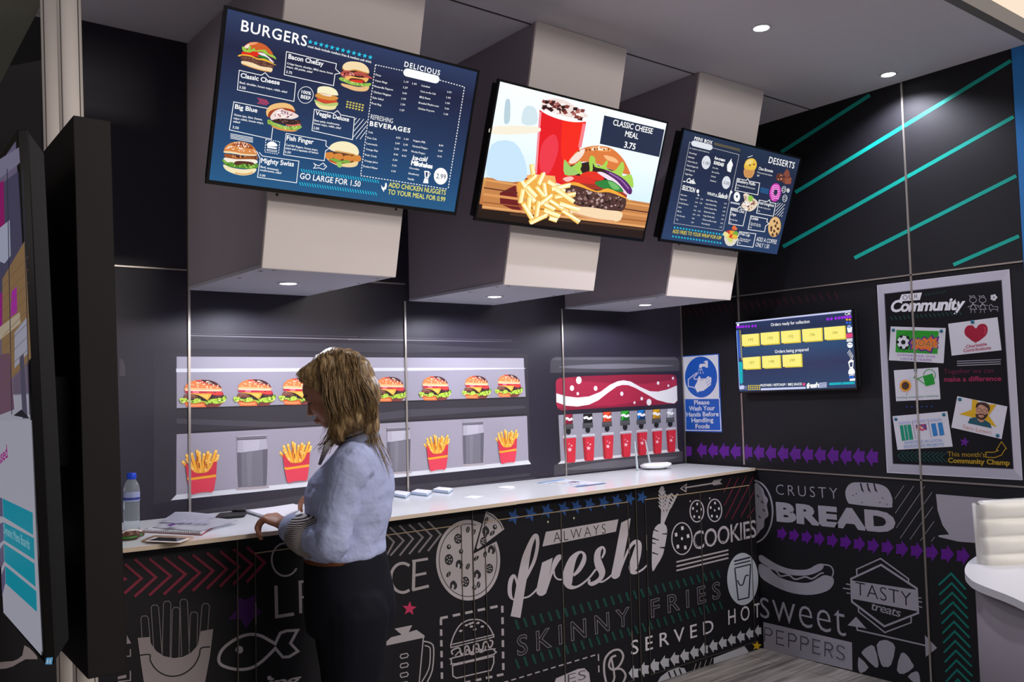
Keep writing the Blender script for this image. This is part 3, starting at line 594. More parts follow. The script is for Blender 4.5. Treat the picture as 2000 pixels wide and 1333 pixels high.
I.poly([(970, 770), (1020, 775), (1120, 840), (1195, 930), (1205, 945), (1180, 935), (1080, 850), (990, 790)], 'f0d8ec', smooth=4); I.poly([(1020, 755), (1090, 775), (1180, 830), (1235, 905), (1210, 940), (1120, 840)], '5a2468', smooth=4); I.line([(1060, 775), (1150, 830), (1210, 900)], 9, '9c70b0', smooth=3)
I.poly([(950, 850), (1050, 830), (1120, 860), (1170, 920), (1100, 915), (1000, 890)], '2c8038', smooth=4); I.poly([(1050, 840), (1110, 860), (1140, 900), (1090, 900)], '70b868', smooth=3)
I.poly([(720, 880), (780, 868), (900, 900), (1050, 910), (1160, 950), (1190, 990), (1170, 1060), (1100, 1075), (950, 1060), (780, 1010), (730, 930)], '4c302c', smooth=4)
specks(I, [(740, 900), (900, 910), (1160, 960), (1160, 1050), (950, 1050), (790, 1000)], 13, 9, ['8a6c66', '241410', 'b89c98', '5c3c36'], 110, 14)
I.poly([(690, 868), (760, 850), (830, 855), (960, 915), (1050, 895), (1160, 945), (1245, 1010), (1190, 975), (1060, 925), (960, 925), (830, 880), (760, 868)], 'f4a838', smooth=3)
I.poly([(780, 1040), (900, 1038), (1040, 1060), (1150, 1075), (1155, 1120), (1110, 1150), (950, 1130), (820, 1100), (760, 1080)], 'f0d4ac', smooth=4); I.line([(780, 1085), (950, 1130), (1100, 1148)], 14, 'd89c6c', smooth=3)
I.done()
I = ink2('fries_picture', V2)
I.poly([(222, 930), (360, 830), (480, 785), (650, 800), (655, 860), (480, 900), (400, 1000), (390, 1090), (225, 1015)], 'a83020'); I.poly([(222, 930), (345, 870), (360, 1000), (390, 1085), (225, 1015)], '6a1a1c'); I.poly([(400, 800), (480, 785), (645, 800), (655, 862), (500, 850)], 'f0a860')
I.poly([(360, 850), (480, 830), (640, 860), (790, 950), (800, 1050), (600, 1110), (450, 1090), (380, 1000)], 'e8a848', smooth=4)
FR = [((470, 710), (485, 830)), ((345, 760), (490, 1000)), ((420, 860), (500, 800)), ((520, 860), (560, 780)), ((590, 840), (720, 920)), ((560, 850), (590, 1080)), ((400, 900), (380, 1010)), ((620, 900), (760, 870)), ((640, 960), (800, 940)), ((480, 1050), (620, 950)), ((650, 900), (790, 1000)), ((600, 980), (740, 1080)), ((450, 960), (440, 1090)), ((680, 1010), (830, 1060)), ((520, 990), (500, 1130)), ((400, 1010), (470, 1130)), ((560, 1060), (680, 1110)), ((700, 1060), (830, 1155)), ((450, 1160), (580, 1100)), ((600, 1120), (660, 1140)), ((500, 880), (560, 960)), ((560, 1010), (640, 1060)), ((430, 880), (500, 960))]
for i, ((x0, y0), (x1, y1)) in enumerate(FR): I.line([(x0-2, y0), (x1-2, y1)], 38, 'dc9c3c'); I.line([(x0, y0), (x1, y1)], 31, ['f8dc88', 'fce8a0', 'f4d078'][i % 3]); I.line([(x0+5, y0+8), (x1+5, y1-8)], 15, ['fdf4c8', 'fef8d8'][i % 2])
I.done()
I = ink2('caption_panel', V2)
I.poly([(1022, 335), (1483, 445), (1443, 655), (988, 553)], '202a44'); I.text('CLASSIC CHEESE', (1088, 408), (1390, 478), 44, W_, .012); I.text('MEAL', (1180, 495), (1280, 518), 44, W_, .012); I.text('3.75', (1172, 580), (1258, 598), 46, W_, .018); I.done()
# ================================================================ dessert screen
V3 = (1280, 230, .2101); V3b = (1430, 300, .15)
t3, s3 = screen('menu_screen', 'wall screen listing desserts and a mini box menu on the last bulkhead', TVP, [(1333.6, 246), (1563.6, 311), (1521.6, 500), (1289.5, 475)], pane_mat('dessert_picture', [(0, '2c426a'), (.5, '24304e'), (.8, '222a44'), (1, '26344e')], strength=.95), 'menu screens over the counter')
def ink3(n, crop, **k): return Ink(n, TVP, s3, crop, base=-.0021, emit=.92, **k)
I = ink3('dessert_picture', V3b)   # muffin
I.poly([(165, 190), (300, 205), (265, 310), (210, 318), (162, 295)], 'd89c5c', smooth=2); I.poly([(160, 160), (190, 90), (260, 62), (310, 90), (325, 150), (300, 210), (230, 215), (170, 195)], 'f0c448', smooth=4); I.poly([(180, 150), (210, 90), (270, 80), (260, 130)], 'f8dc80', smooth=3)
for x, y in ((235, 153), (288, 143)): I.ell(x, y, 11, 9, '3a2430')
for k in range(5): I.line([(180+k*22, 220), (178+k*18, 300)], 5, 'b87840')
I.done()
I = ink3('dessert_picture', V3b)   # brownies
I.poly([(580, 300), (600, 262), (665, 268), (672, 330), (640, 365), (582, 345)], '6a3428', smooth=2); I.poly([(670, 270), (715, 200), (745, 230), (758, 300), (700, 310)], '8a4a38', smooth=1); I.poly([(655, 330), (700, 300), (780, 315), (770, 400), (690, 400), (655, 365)], '7c3e30', smooth=1); I.poly([(690, 330), (775, 320), (768, 395), (700, 395)], '94543f'); specks(I, [(590, 290), (660, 280), (660, 340), (600, 340)], 8, 8, ['3a1814', 'e0b080'], 9, 3); I.done()
I = ink3('dessert_picture', V3b)   # doughnut
I.ell(565, 508, 74, 120, 'd838b8', 8); I.ell(568, 506, 22, 36, '26304c', 8)
for k in range(8): yy = 420+k*24; I.line([(505+abs(k-3.5)*6, yy+18), (560, yy-4), (628-abs(k-3.5)*4, yy+6)], 7, 'f8d8f4', smooth=3)
I.ell(570, 508, 24, 38, '26304c', 8); I.done()
I = ink3('dessert_picture', V3b)   # crepe
I.poly([(150, 540), (190, 520), (250, 560), (330, 620), (335, 670), (290, 730), (220, 755), (130, 700), (135, 650), (170, 620)], 'f0e0cc', smooth=3); specks(I, [(160, 550), (330, 630), (290, 720), (200, 740), (140, 690)], 16, 9, ['8a4a38', 'ffffff', 'd8b088'], 40, 4); blob(I, 245, 585, 34, 40, '98cc48', seed=3); I.done()
I = ink3('dessert_picture', V3b)   # cookie
I.ell(556, 957, 82, 134, 'deb070', 8, 36); I.ell(550, 950, 70, 118, 'e8c084', 8)
for x, y in ((555, 880), (590, 905), (515, 965), (570, 945), (600, 980), (550, 1015), (512, 1000), (585, 1050), (530, 1060)): blob(I, x, y, 15, 20, '5a3424', 8, .3, x)
I.done()
I = ink3('dessert_picture', V3)   # fruit cup
I.poly([(648, 1090), (770, 1100), (740, 1180), (690, 1195), (655, 1170)], 'e8e0d0', smooth=2)
for x, y, c in ((690, 1070, 'd83c30'), (735, 1030, 'e86838'), (720, 1075, 'f0b030'), (750, 1085, '78b040'), (680, 1100, 'f0d860'), (715, 1110, 'e04030'), (660, 1085, 'f4e8a0'), (745, 1110, 'f0c040'), (700, 1140, 'd8e078')): blob(I, x, y, 26, 22, c, 10, .3, x)
I.line([(735, 1005), (760, 1040)], 14, 'e87848'); I.done()
I = ink3('menu_lettering', V3b)
I.text('DESSERTS', (475, 122), (808, 198), 84, W_, .012, 1.1); I.nxt('menu_lettering'); I.text('Choc Brownie', (345, 210), (532, 250), 38, W_, .015); I.text('Rich, gooey chocolate, hazelnuts', (332, 252), (525, 298), 22, W_, 0, res=1); I.text('2.00', (324, 295), (355, 303), 24, W_, .02, res=1)
I.nxt('menu_lettering')
for pts in ([(72, 325), (185, 352), (207, 328), (222, 360), (362, 385), (338, 540), (40, 482)], [(355, 608), (462, 628), (490, 605), (500, 640), (574, 652), (540, 818), (322, 778)], [(248, 812), (465, 855), (455, 890), (482, 915), (440, 945), (425, 1022), (212, 990)], [(100, 1020), (312, 1048), (275, 1222), (66, 1195), (85, 1118), (62, 1100), (85, 1078)], [(0, 710), (70, 725), (108, 690), (130, 730), (190, 742), (145, 945), (-40, 915), (-10, 712)]): I.line(pts, 8, W_, True)
for s, p0, p1, h in (('Blueberry Muffin', (72, 375), (302, 422), 40), ('Iced Doughnut', (355, 658), (546, 698), 40), ('Cookie', (248, 855), (340, 875), 42), ('Fruit Cup', (104, 1060), (230, 1085), 40), ('Banana Choc', (-15, 742), (160, 780), 40), ('Crepe', (-25, 800), (52, 818), 40)): I.text(s, p0, p1, h, W_, .015)
for s, p0, p1 in (('A delicious muffin with blueberry pieces', (62, 420), (300, 470)), ('1.99', (55, 460), (85, 467)), ('Fruit cake or today’s selection', (348, 705), (498, 738)), ('1.99', (335, 758), (362, 765)), ('Choose from choc chip,', (244, 915), (375, 938)), ('triple choc or white choc', (240, 935), (375, 960)), ('0.99', (225, 970), (255, 978)), ('Cherry, grape, kiwi, peach,', (98, 1115), (245, 1140)), ('pineapple, strawberry', (95, 1138), (215, 1160)), ('1.99', (85, 1175), (110, 1182)), ('Chocolate, banana', (-30, 865), (72, 885)), ('1.99', (-36, 905), (-8, 912))): I.text(s, p0, p1, 22, W_, .005, res=1)
I.nxt('offer_lettering'); I.text('ADD A COFFEE', (316, 1140), (578, 1182), 56, W_, 0); I.text('ONLY 1.50', (304, 1212), (478, 1240), 56, W_, 0)
I.nxt('doughnut_icon'); I.ell(66, 565, 42, 64, W_, 0, 26); I.ell(66, 562, 12, 18, '26304c'); I.poly([(-15, 628), (106, 650), (104, 672), (-18, 648)], 'c8ccd8')
I.nxt('cookie_icon')
for x, y, r_ in ((678, 470, 26), (733, 483, 16), (690, 585, 28)):
    I.ell(x, y, r_, r_*1.6, W_, 8, 24, 5)
    for a in range(5): I.ell(x+r_*.5*math.cos(a*1.3), y+r_*.8*math.sin(a*1.3), 5, 6, W_)
I.nxt('line_pattern')
for a, b in (((605, 640), (590, 660)), ((635, 645), (580, 700)), ((665, 650), (570, 752)), ((692, 662), (562, 802)), ((682, 712), (590, 812)), ((672, 758), (618, 820)), ((660, 808), (645, 825))): I.line([a, b], 5, W_)
for r_ in range(5):
    for c_ in range(9): I.ell(380+c_*12-r_*2, 445+r_*14+c_*3, 4, 5, '2c88d0', n=6)
I.line([(205, 50), (270, 28)], 9, 'd8dce4'); I.done()
I = ink3('price_list', V3)
I.text('MINI BOX', (365, 205), (530, 248), 32, W_, .025, 1.1); I.line([(365, 240), (508, 276)], 54, 'e8ecf4'); I.ell(365, 240, 27, 27, 'e8ecf4'); I.ell(508, 276, 27, 27, 'e8ecf4')
I.dash((322, 228), (345, 233), 4, W_, 6, 5); I.dash((530, 280), (782, 345), 4, W_, 6, 5); I.dash((322, 228), (175, 982), 4, W_, 6, 6); I.dash((782, 345), (632, 1052), 4, W_, 6, 6); I.dash((175, 982), (632, 1052), 4, W_, 6, 5)
for i in range(20): x, y = 555+i*12.2, 243+i*3.1; I.line([(x-2, y-13), (x+2, y+13)], 5, '887838')
for i in range(17): I.star(182+i*27.8, 1022+i*4.1, 13, CY); I.star(167+i*27.6, 1105+i*3.9, 13, CY)
I.text('ADD FRIES TO YOUR WRAP FOR 0.89', (160, 1072), (612, 1135), 34, 'e8d84c', .01)
I.text('No. Small fries, small soft drink & toy', (322, 288), (504, 330), 13, W_, 0, res=1)
for i, (s, w) in enumerate(zip(('Cheeseburger', 'Hamburger', 'Chicken Strips (3)', 'Chicken Nuggets (4)', 'Fish Fingers (3)', 'Veggie Burger'), (74, 60, 92, 106, 84, 72))): I.text(s, (314-7.5*i, 332+39*i), (314-7.5*i+w, 332+39*i+w*.22), 16, W_, .004, res=1)
I.ell(475, 417, 41, 63, 'e4e8f0', 6, 32); I.text('1.00', (448, 430), (502, 442), 28, '2c3450'); I.ell(662, 604, 39, 60, 'e4e8f0', 6, 32); I.text('3.00', (636, 616), (688, 628), 28, '2c3450')
I.text('Ice-cream', (552, 385), (648, 410), 28, W_, .03, .95, .15); I.text('SUNDAES', (543, 430), (636, 455), 30, W_, .045)
I.poly([(668, 455), (716, 460), (702, 510), (672, 498)], W_); I.poly([(668, 450), (690, 410), (712, 380), (710, 400), (722, 430), (716, 458)], W_, smooth=3)
for i, (s, w) in enumerate(zip(('Chocolate', 'Choc and Nut', 'Caramel', 'Strawberry'), (54, 70, 44, 56))): I.text(s, (532-7*i, 470+40*i), (532-7*i+w, 470+40*i+w*.22), 15, W_, .004, res=1)
I.text('Cafe', (285, 600), (360, 618), 44, W_, .03, .9, .3); I.line([(262, 592), (282, 596)], 10, W_); I.line([(355, 608), (376, 612)], 10, W_); I.text('SELECTION', (248, 668), (366, 698), 44, W_, .02, .9)
I.ell(397, 685, 13, 18, W_); I.poly([(392, 722), (404, 708), (412, 732)], W_)
I.text('WRAPS & ', (480, 715), (572, 738), 28, W_, .01, .9, .1); I.text('Salads', (576, 738), (668, 755), 44, W_, .02, .9, .3); I.poly([(702, 675), (722, 690), (700, 720), (676, 775), (690, 720)], W_)
for i, (s, w) in enumerate(zip(('Americano', 'Cappuccino', 'Double Espresso', 'Latte', 'Mocha', 'Hot Chocolate', 'Tea'), (60, 66, 88, 30, 36, 76, 20))): I.text(s, (236-7*i, 722+38.5*i), (236-7*i+w, 722+38.5*i+w*.2), 15, W_, .004, res=1)
for i in range(7):
    I.text('0.00', (378-7.5*i, 755+37.5*i), (402-7.5*i, 760+37.5*i), 15, W_, .004, res=1)
    if i in (0, 1, 3, 4): I.text('1.00', (420-7.5*i, 763+37.5*i), (444-7.5*i, 768+37.5*i), 15, W_, .004, res=1)
for i, (s, w) in enumerate(zip(('Grilled Chicken Wrap', 'Crispy Chicken Wrap', 'Peri Peri Chicken Wrap', 'Chicken Bacon Wrap', 'Crispy Chicken Salad', 'Chicken and Bacon Salad', 'Green Salad (v)'), (104, 104, 114, 104, 106, 130, 78))): I.text(s, (472-7*i, 770+36.5*i), (472-7*i+w, 770+36.5*i+w*.2), 15, W_, .004, res=1)
for i in range(7): I.text('1.00', (642-7*i, 805+36.5*i), (664-7*i, 809+36.5*i), 15, W_, .004, res=1)
I.done()
# ================================================================ printed shelf picture on the back wall
LG, LGS, LW_ = '9c98a6', 'a7a3b0', 'd6d9e0'
U1, U2, U3 = (220, 630, .3226), (680, 650, .2625), (1060, 660, .2251)
def inkb(n, crop=(0, 0, 1), **k): return Ink(n, BACK, W_BACK, crop, **k)
I = inkb('shelf_print', base=.0004)
I.poly([(300, 690), (345, 690), (345, 690), (1030, 692), (1036, 907), (333, 980), (300, 985)], '343139')
for a, b, w, c in (((371, 656), (680, 662.8), 1.5, '8d8790'), ((371, 652), (700, 658), .9, '57525c'), ((705, 659), (1000, 665), .9, '57525c')): I.line([a, b], w, c)
I.poly([(680, 661.7), (1018, 668.6), (680, 664.2)], '8d8790'); I.poly([(371, 668), (790, 672), (1020, 684), (790, 690), (371, 681)], '3c3942')
I.poly([(345, 818), (590, 826), (800, 800), (1025, 793), (1025, 798), (800, 815), (590, 838), (345, 828)], '45424b')
I.poly([(371, 1000), (590, 968), (1035, 925), (1035, 930), (760, 968), (590, 985), (371, 1012)], '3d3a43'); I.line([(371, 1013), (560, 989), (1045, 934)], 1.2, '57525c')
I.poly([(344.8, 697), (1022.6, 700), (1026.5, 775.5), (345, 797.7)], LG); I.poly([(344.8, 697), (1022.6, 700), (1023, 720), (344.9, 721)], LGS)
I.poly([(344, 720.5), (790, 718.8), (1026, 719.6), (1026, 720.6), (790, 725), (344, 727.5)], LW_)
I.poly([(345, 797.7), (1026.5, 775.5), (1026.5, 778), (345, 800.3)], '1f1d22')
I.poly([(344.8, 848.7), (1029, 812.7), (1032, 899.5), (344, 967)], LG); I.line([(371, 844.6), (1029, 810)], 1.6, '1f1d22')
I.poly([(344, 967), (1032, 899.5), (1037, 907), (333.5, 978)], LW_)
I.poly([(233, 700), (240, 703), (245, 718), (245, 735), (233, 735)], '49434a'); I.done()
def burger(bb):
    x0, x1, y0, y1 = bb; sx, sy = (x1-x0)/1055, (y1-y0)/775
    I = inkb('burger_print', (x0-120*sx, y0-265*sy, sx, sy), base=.0022, step=.00003)
    I.poly([(245, 880), (1055, 880), (1040, 960), (990, 1020), (900, 1030), (340, 1040), (280, 1000), (250, 940)], 'e8713f', smooth=3); I.poly([(740, 930), (1055, 900), (1040, 960), (985, 1022), (720, 1034)], '7c3a38', smooth=2); I.line([(300, 965), (450, 985), (660, 975)], 40, 'f49a60', smooth=3)
    I.poly([(215, 740), (240, 680), (330, 675), (560, 700), (720, 800), (760, 830), (835, 690), (960, 705), (1100, 690), (1110, 760), (1000, 850), (700, 880), (400, 850), (230, 790)], '2c181c', smooth=2)
    I.poly([(215, 740), (240, 685), (330, 675), (450, 695), (530, 740), (480, 790), (380, 800), (230, 775)], '7c4a3e', smooth=3); specks(I, [(235, 700), (330, 685), (450, 705), (510, 745), (380, 790), (240, 765)], 16, 7, ['b88878', '4a2420'], 22, 2)
    I.poly([(870, 720), (1080, 715), (1050, 760), (900, 780)], '4e3236', smooth=2)
    I.poly([(280, 570), (700, 585), (1010, 585), (1095, 635), (1090, 690), (1000, 715), (850, 690), (700, 650), (285, 645)], 'c02c42', smooth=2); I.poly([(420, 590), (560, 595), (540, 640), (430, 635)], 'e8788c', smooth=3); I.poly([(720, 610), (1000, 610), (1070, 650), (1000, 690), (850, 670)], 'd8463e', smooth=3); I.poly([(860, 600), (940, 605), (910, 635)], '7a1c28')
    I.poly([(290, 650), (700, 650), (830, 665), (800, 760), (750, 835), (720, 825), (640, 760), (540, 700), (400, 668)], 'f5ac3c', smooth=2); I.poly([(560, 690), (760, 690), (740, 800), (650, 745)], 'f8c05c', smooth=2)
    I.poly([(240, 560), (242, 490), (265, 420), (320, 355), (400, 305), (500, 275), (620, 265), (760, 275), (880, 310), (970, 370), (1035, 450), (1055, 540), (1045, 580), (900, 592), (600, 582), (300, 572)], 'ec8448', smooth=3)
    I.poly([(242, 510), (330, 490), (600, 500), (900, 515), (1053, 520), (1045, 580), (900, 592), (600, 582), (300, 572), (242, 555)], 'f6bc84', smooth=2); I.line([(260, 560), (600, 572), (1035, 575)], 22, 'fae4c8', smooth=2)
    I.poly([(480, 282), (620, 268), (760, 275), (880, 310), (970, 370), (1035, 450), (1048, 500), (940, 440), (800, 420), (640, 370), (520, 330)], 'cc5040', smooth=3); I.poly([(600, 270), (760, 275), (880, 310), (970, 370), (1035, 450), (1050, 510), (970, 430), (840, 390), (720, 350)], '4c2028', smooth=3)
    specks(I, [(300, 430), (400, 330), (620, 285), (860, 330), (1000, 430), (1000, 490), (800, 510), (500, 470), (300, 480)], 17, 10, ['f8dcb4', 'fff0d0'], 46, 5)
    lt = [(120, 820), (150, 775), (210, 785), (270, 780), (300, 825), (420, 840), (460, 810), (540, 785), (600, 850), (700, 870), (760, 845), (840, 805), (960, 790), (1010, 765), (1060, 790), (1110, 715), (1170, 735), (1160, 800), (1130, 870), (1060, 915), (930, 945), (850, 925), (780, 935), (740, 975), (690, 925), (640, 880), (530, 920), (420, 935), (350, 890), (250, 890), (180, 930), (150, 880)]
    I.poly(lt, 'b4d448', smooth=2); specks(I, lt, 26, 14, ['7ca030', 'dcec8c', '4c7424'], 44, 8); I.done()
for b_ in ((349.7, 442.6, 742.3, 796), (454.9, 538.7, 741.3, 793.5), (543.5, 622, 739, 791), (727.3, 794.7, 736.6, 785), (817.6, 880.8, 735.3, 782.6), (901.3, 958.8, 734.5, 779), (965.6, 1020.7, 732, 776)): burger(b_)
def fries(bb):
    x0, x1, y0, y1 = bb; sx, sy = (x1-x0)/465, (y1-y0)/660; k = -.045
    I = inkb('fries_print', (x0-100*sx, y0-170*sy+.045*(x1-x0)*.5, sx, sy), base=.0022, step=.0001, skew=k)
    I.poly([(190, 330), (500, 330), (480, 470), (420, 520), (340, 530), (250, 500)], 'c8702c')
    T = [(115, 335), (165, 300), (165, 235), (225, 215), (295, 180), (322, 205), (380, 235), (430, 205), (462, 240), (530, 195), (555, 260), (550, 300)]
    for i, (x, y) in enumerate(T):
        bx = 250+(x-115)/440*190; I.line([(x, y), (bx, 520)], 34, ['f4ae38', 'e8982c', 'fabc4c'][i % 3]); I.line([(x+4, y+2), (x+(bx-x)*.12+4, y+(520-y)*.12)], 30, 'fcd070')
    for x, y in ((300, 270), (320, 370), (385, 330), (410, 390)): I.line([(x, y), (x+6, y+80)], 12, 'b04a24')
    for x, y in ((240, 455), (400, 470), (455, 370), (405, 345), (190, 350)): I.poly([(x-14, y-6), (x+14, y-12), (x+10, y+8), (x-12, y+12)], 'fce0a0')
    I.poly([(152, 375), (185, 392), (215, 450), (262, 505), (300, 522), (340, 528), (385, 522), (425, 505), (465, 450), (497, 368), (537, 358), (525, 600), (500, 780), (475, 808), (410, 800), (320, 808), (240, 830), (212, 800), (180, 620)], 'd03448')
    I.poly([(178, 610), (525, 590), (500, 780), (475, 808), (410, 800), (320, 808), (240, 830), (212, 800)], 'dc4054'); I.poly([(172, 578), (215, 585), (526, 550), (522, 588), (215, 620), (176, 610)], 'f5a92e'); I.done()
for b_ in ((352.9, 427.4, 878.4, 966.5), (544, 608, 862, 944), (826, 877.4, 848.7, 921.5), (966, 1011.3, 838.5, 907)): fries(b_)
def bag(bb):
    x0, x1, y0, y1 = bb; sx, sy = (x1-x0)/170, (y1-y0)/350; k = -.05
    I = inkb('paper_bag_print', (x0-848*sx, y0-655*sy+.05*848*sx+.05*(x1-x0)*.5, sx, sy), base=.0022, step=.0001, skew=k)
    I.poly([(845, 990), (1020, 990), (1020, 1003), (845, 1005)], 'aaa0a6'); I.poly([(852, 688), (1004, 688), (1012, 750), (1010, 900), (1006, 985), (858, 990), (853, 900), (850, 760)], '75737e')
    I.poly([(852, 688), (1004, 688), (1012, 752), (850, 770)], 'aeabb8'); I.poly([(852, 765), (872, 768), (874, 985), (858, 990)], '62606b'); I.poly([(985, 758), (1012, 752), (1006, 985), (988, 985)], '62606b'); I.poly([(900, 770), (930, 768), (925, 985), (905, 985)], '7f7d88'); I.poly([(880, 690), (970, 690), (965, 758), (885, 766)], 'b9b6c2')
    I.poly([(848, 660), (1006, 660), (1006, 680), (848, 684)], '75737e'); I.line([(848, 664), (1006, 663)], 4, 'c2bfc8'); I.line([(848, 685), (1006, 682)], 3, '55535c'); I.done()
for b_ in ((462, 524.5, 849, 956), (754.8, 803, 833, 926), (903, 946, 822, 910)): bag(b_)
# --- drinks dispenser picture
I = inkb('drinks_machine_print', U3)
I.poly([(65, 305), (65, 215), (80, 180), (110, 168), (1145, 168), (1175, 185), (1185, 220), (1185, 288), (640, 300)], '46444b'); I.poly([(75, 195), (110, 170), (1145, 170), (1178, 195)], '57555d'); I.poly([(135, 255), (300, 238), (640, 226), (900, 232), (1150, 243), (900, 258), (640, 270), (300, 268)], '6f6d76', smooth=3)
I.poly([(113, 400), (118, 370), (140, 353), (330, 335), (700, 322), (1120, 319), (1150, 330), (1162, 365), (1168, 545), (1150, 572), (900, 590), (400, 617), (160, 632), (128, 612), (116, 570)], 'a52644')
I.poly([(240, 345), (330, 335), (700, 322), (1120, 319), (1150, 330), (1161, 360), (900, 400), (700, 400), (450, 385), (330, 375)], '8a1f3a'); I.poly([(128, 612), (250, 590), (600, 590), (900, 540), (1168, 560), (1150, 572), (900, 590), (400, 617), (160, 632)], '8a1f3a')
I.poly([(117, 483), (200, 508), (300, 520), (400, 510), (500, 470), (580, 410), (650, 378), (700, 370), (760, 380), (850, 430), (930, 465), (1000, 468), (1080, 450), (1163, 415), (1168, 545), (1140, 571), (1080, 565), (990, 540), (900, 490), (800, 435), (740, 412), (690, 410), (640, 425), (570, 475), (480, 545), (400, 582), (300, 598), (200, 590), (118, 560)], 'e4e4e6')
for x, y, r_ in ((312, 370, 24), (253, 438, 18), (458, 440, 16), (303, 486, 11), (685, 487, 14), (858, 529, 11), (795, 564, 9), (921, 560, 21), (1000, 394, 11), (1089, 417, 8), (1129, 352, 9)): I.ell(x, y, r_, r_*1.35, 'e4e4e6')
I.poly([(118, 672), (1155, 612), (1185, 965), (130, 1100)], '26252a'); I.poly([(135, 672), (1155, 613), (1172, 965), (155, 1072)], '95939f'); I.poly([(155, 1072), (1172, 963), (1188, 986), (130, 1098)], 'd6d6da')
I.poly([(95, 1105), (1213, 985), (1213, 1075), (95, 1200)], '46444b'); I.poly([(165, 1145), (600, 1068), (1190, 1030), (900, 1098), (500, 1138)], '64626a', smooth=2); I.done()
DSP = [(180, 297, 158, 310, 312, 390, 475, 150, 362, 490, 530, 160, 355, 190, 345, 912, 'a02440', '7a1830'), (475, 605, 147, 290, 292, 372, 452, 447, 652, 470, 512, 458, 645, 487, 633, 885, '1c1c20', '101014'), (780, 902, 122, 275, 275, 352, 432, 755, 945, 447, 487, 765, 942, 788, 927, 853, 'e84c2c', 'b03c20'), (1063, 1182, 105, 255, 255, 330, 410, 1042, 1227, 425, 462, 1050, 1218, 1070, 1205, 825, '28a82c', '0e5c22'), (1318, 1430, 92, 238, 238, 315, 390, 1298, 1475, 405, 440, 1307, 1468, 1325, 1452, 797, '1878c8', '0c3466'), (1558, 1665, 80, 225, 222, 297, 373, 1538, 1705, 385, 422, 1545, 1702, 1565, 1690, 773, 'd0a01c', 'a87808'), (1780, 1875, 70, 212, 210, 285, 357, 1755, 1920, 370, 405, 1765, 1915, 1785, 1905, 748, 'c2c6ce', '9298a2')]
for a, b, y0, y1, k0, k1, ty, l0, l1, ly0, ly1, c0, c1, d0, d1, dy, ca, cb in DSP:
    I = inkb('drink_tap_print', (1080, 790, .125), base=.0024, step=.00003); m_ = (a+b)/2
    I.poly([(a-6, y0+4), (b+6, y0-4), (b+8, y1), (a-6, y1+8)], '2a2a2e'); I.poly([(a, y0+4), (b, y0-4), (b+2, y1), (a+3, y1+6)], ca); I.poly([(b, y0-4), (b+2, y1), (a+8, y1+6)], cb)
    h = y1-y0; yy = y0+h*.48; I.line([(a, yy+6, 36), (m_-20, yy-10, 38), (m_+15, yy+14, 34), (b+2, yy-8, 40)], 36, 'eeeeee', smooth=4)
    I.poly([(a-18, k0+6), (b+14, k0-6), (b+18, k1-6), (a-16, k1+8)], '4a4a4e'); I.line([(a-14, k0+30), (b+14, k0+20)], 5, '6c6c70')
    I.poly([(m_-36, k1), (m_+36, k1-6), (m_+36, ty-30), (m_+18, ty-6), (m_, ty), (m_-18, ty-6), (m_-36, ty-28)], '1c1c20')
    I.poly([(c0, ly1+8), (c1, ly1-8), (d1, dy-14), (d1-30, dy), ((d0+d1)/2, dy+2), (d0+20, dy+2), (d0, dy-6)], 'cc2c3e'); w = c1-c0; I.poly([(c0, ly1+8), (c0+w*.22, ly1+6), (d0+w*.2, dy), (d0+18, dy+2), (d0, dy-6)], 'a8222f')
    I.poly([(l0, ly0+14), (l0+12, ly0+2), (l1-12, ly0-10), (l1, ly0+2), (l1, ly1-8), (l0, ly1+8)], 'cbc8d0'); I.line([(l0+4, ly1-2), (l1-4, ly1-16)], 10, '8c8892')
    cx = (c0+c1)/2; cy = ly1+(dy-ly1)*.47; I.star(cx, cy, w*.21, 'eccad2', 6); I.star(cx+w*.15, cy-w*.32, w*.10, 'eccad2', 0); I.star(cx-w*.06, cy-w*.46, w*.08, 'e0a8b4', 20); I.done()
# ================================================================ right wall: upper stripes, arrows, lower prints
def inkr(n, crop=(0, 0, 1), **k): return Ink(n, RIGHT, W_RIGHT, crop, **k)
for a, b in (((300, 708), (712, 442)), ((365, 895), (1368, 282)), ((308, 1148), (1380, 543)), ((640, 1200), (1392, 818)), ((1100, 1232), (1405, 1098))):
    I = inkr('stripe_print', (1400, 0, .4202)); I.line([a, b], 17, '0fa291'); I.done()
I = inkr('dash_row_print', (1320, 560, .19))
for i in range(24):
    t = i/23; x = 85+(1650-85)*(t*.86+.14*t*t); y = 270-180*(t*.86+.14*t*t)
    if 610 < x < 680: continue
    I.line([(x-20, y-38), (x+20, y+38)], 22, '31161d')
I.done()
def arrow(I, x, y, s, col, d=-1, h=1.0):
    I.poly([(x+d*s*.52, y), (x, y-s*.62*h), (x-d*s*.02, y-s*.34*h), (x-d*s*.46, y-s*.34*h), (x-d*s*.40, y), (x-d*s*.46, y+s*.34*h), (x-d*s*.02, y+s*.34*h), (x, y+s*.62*h)], col)
for i in range(16):
    x = 1350+21.2*i+.16*i*i; I = inkr('arrow_print', base=.0006); s = 20.5+.3*i
    if i == 0: I.poly([(1341, 872), (1351, 873), (1351, 890), (1341, 893)], '5c1a86')
    else: arrow(I, x, 878.5+i*1.0, s, '5c1a86', -1, 1.25)
    I.done()
L0 = (1440, 900, .3248); GR = '9d9aa4'
I = inkr('doughnut_print', L0); I.ell(95, 308, 118, 188, GR, 0, 40, 10); I.poly([(100, 150), (150, 165), (165, 205), (185, 235), (178, 270), (188, 330), (165, 355), (160, 400), (140, 420), (125, 440), (100, 450)], GR, smooth=3)
for x, y in ((125, 215), (160, 300), (135, 340), (150, 250)): I.line([(x-6, y-8), (x+6, y+8)], 6, '17161b')
I.done()
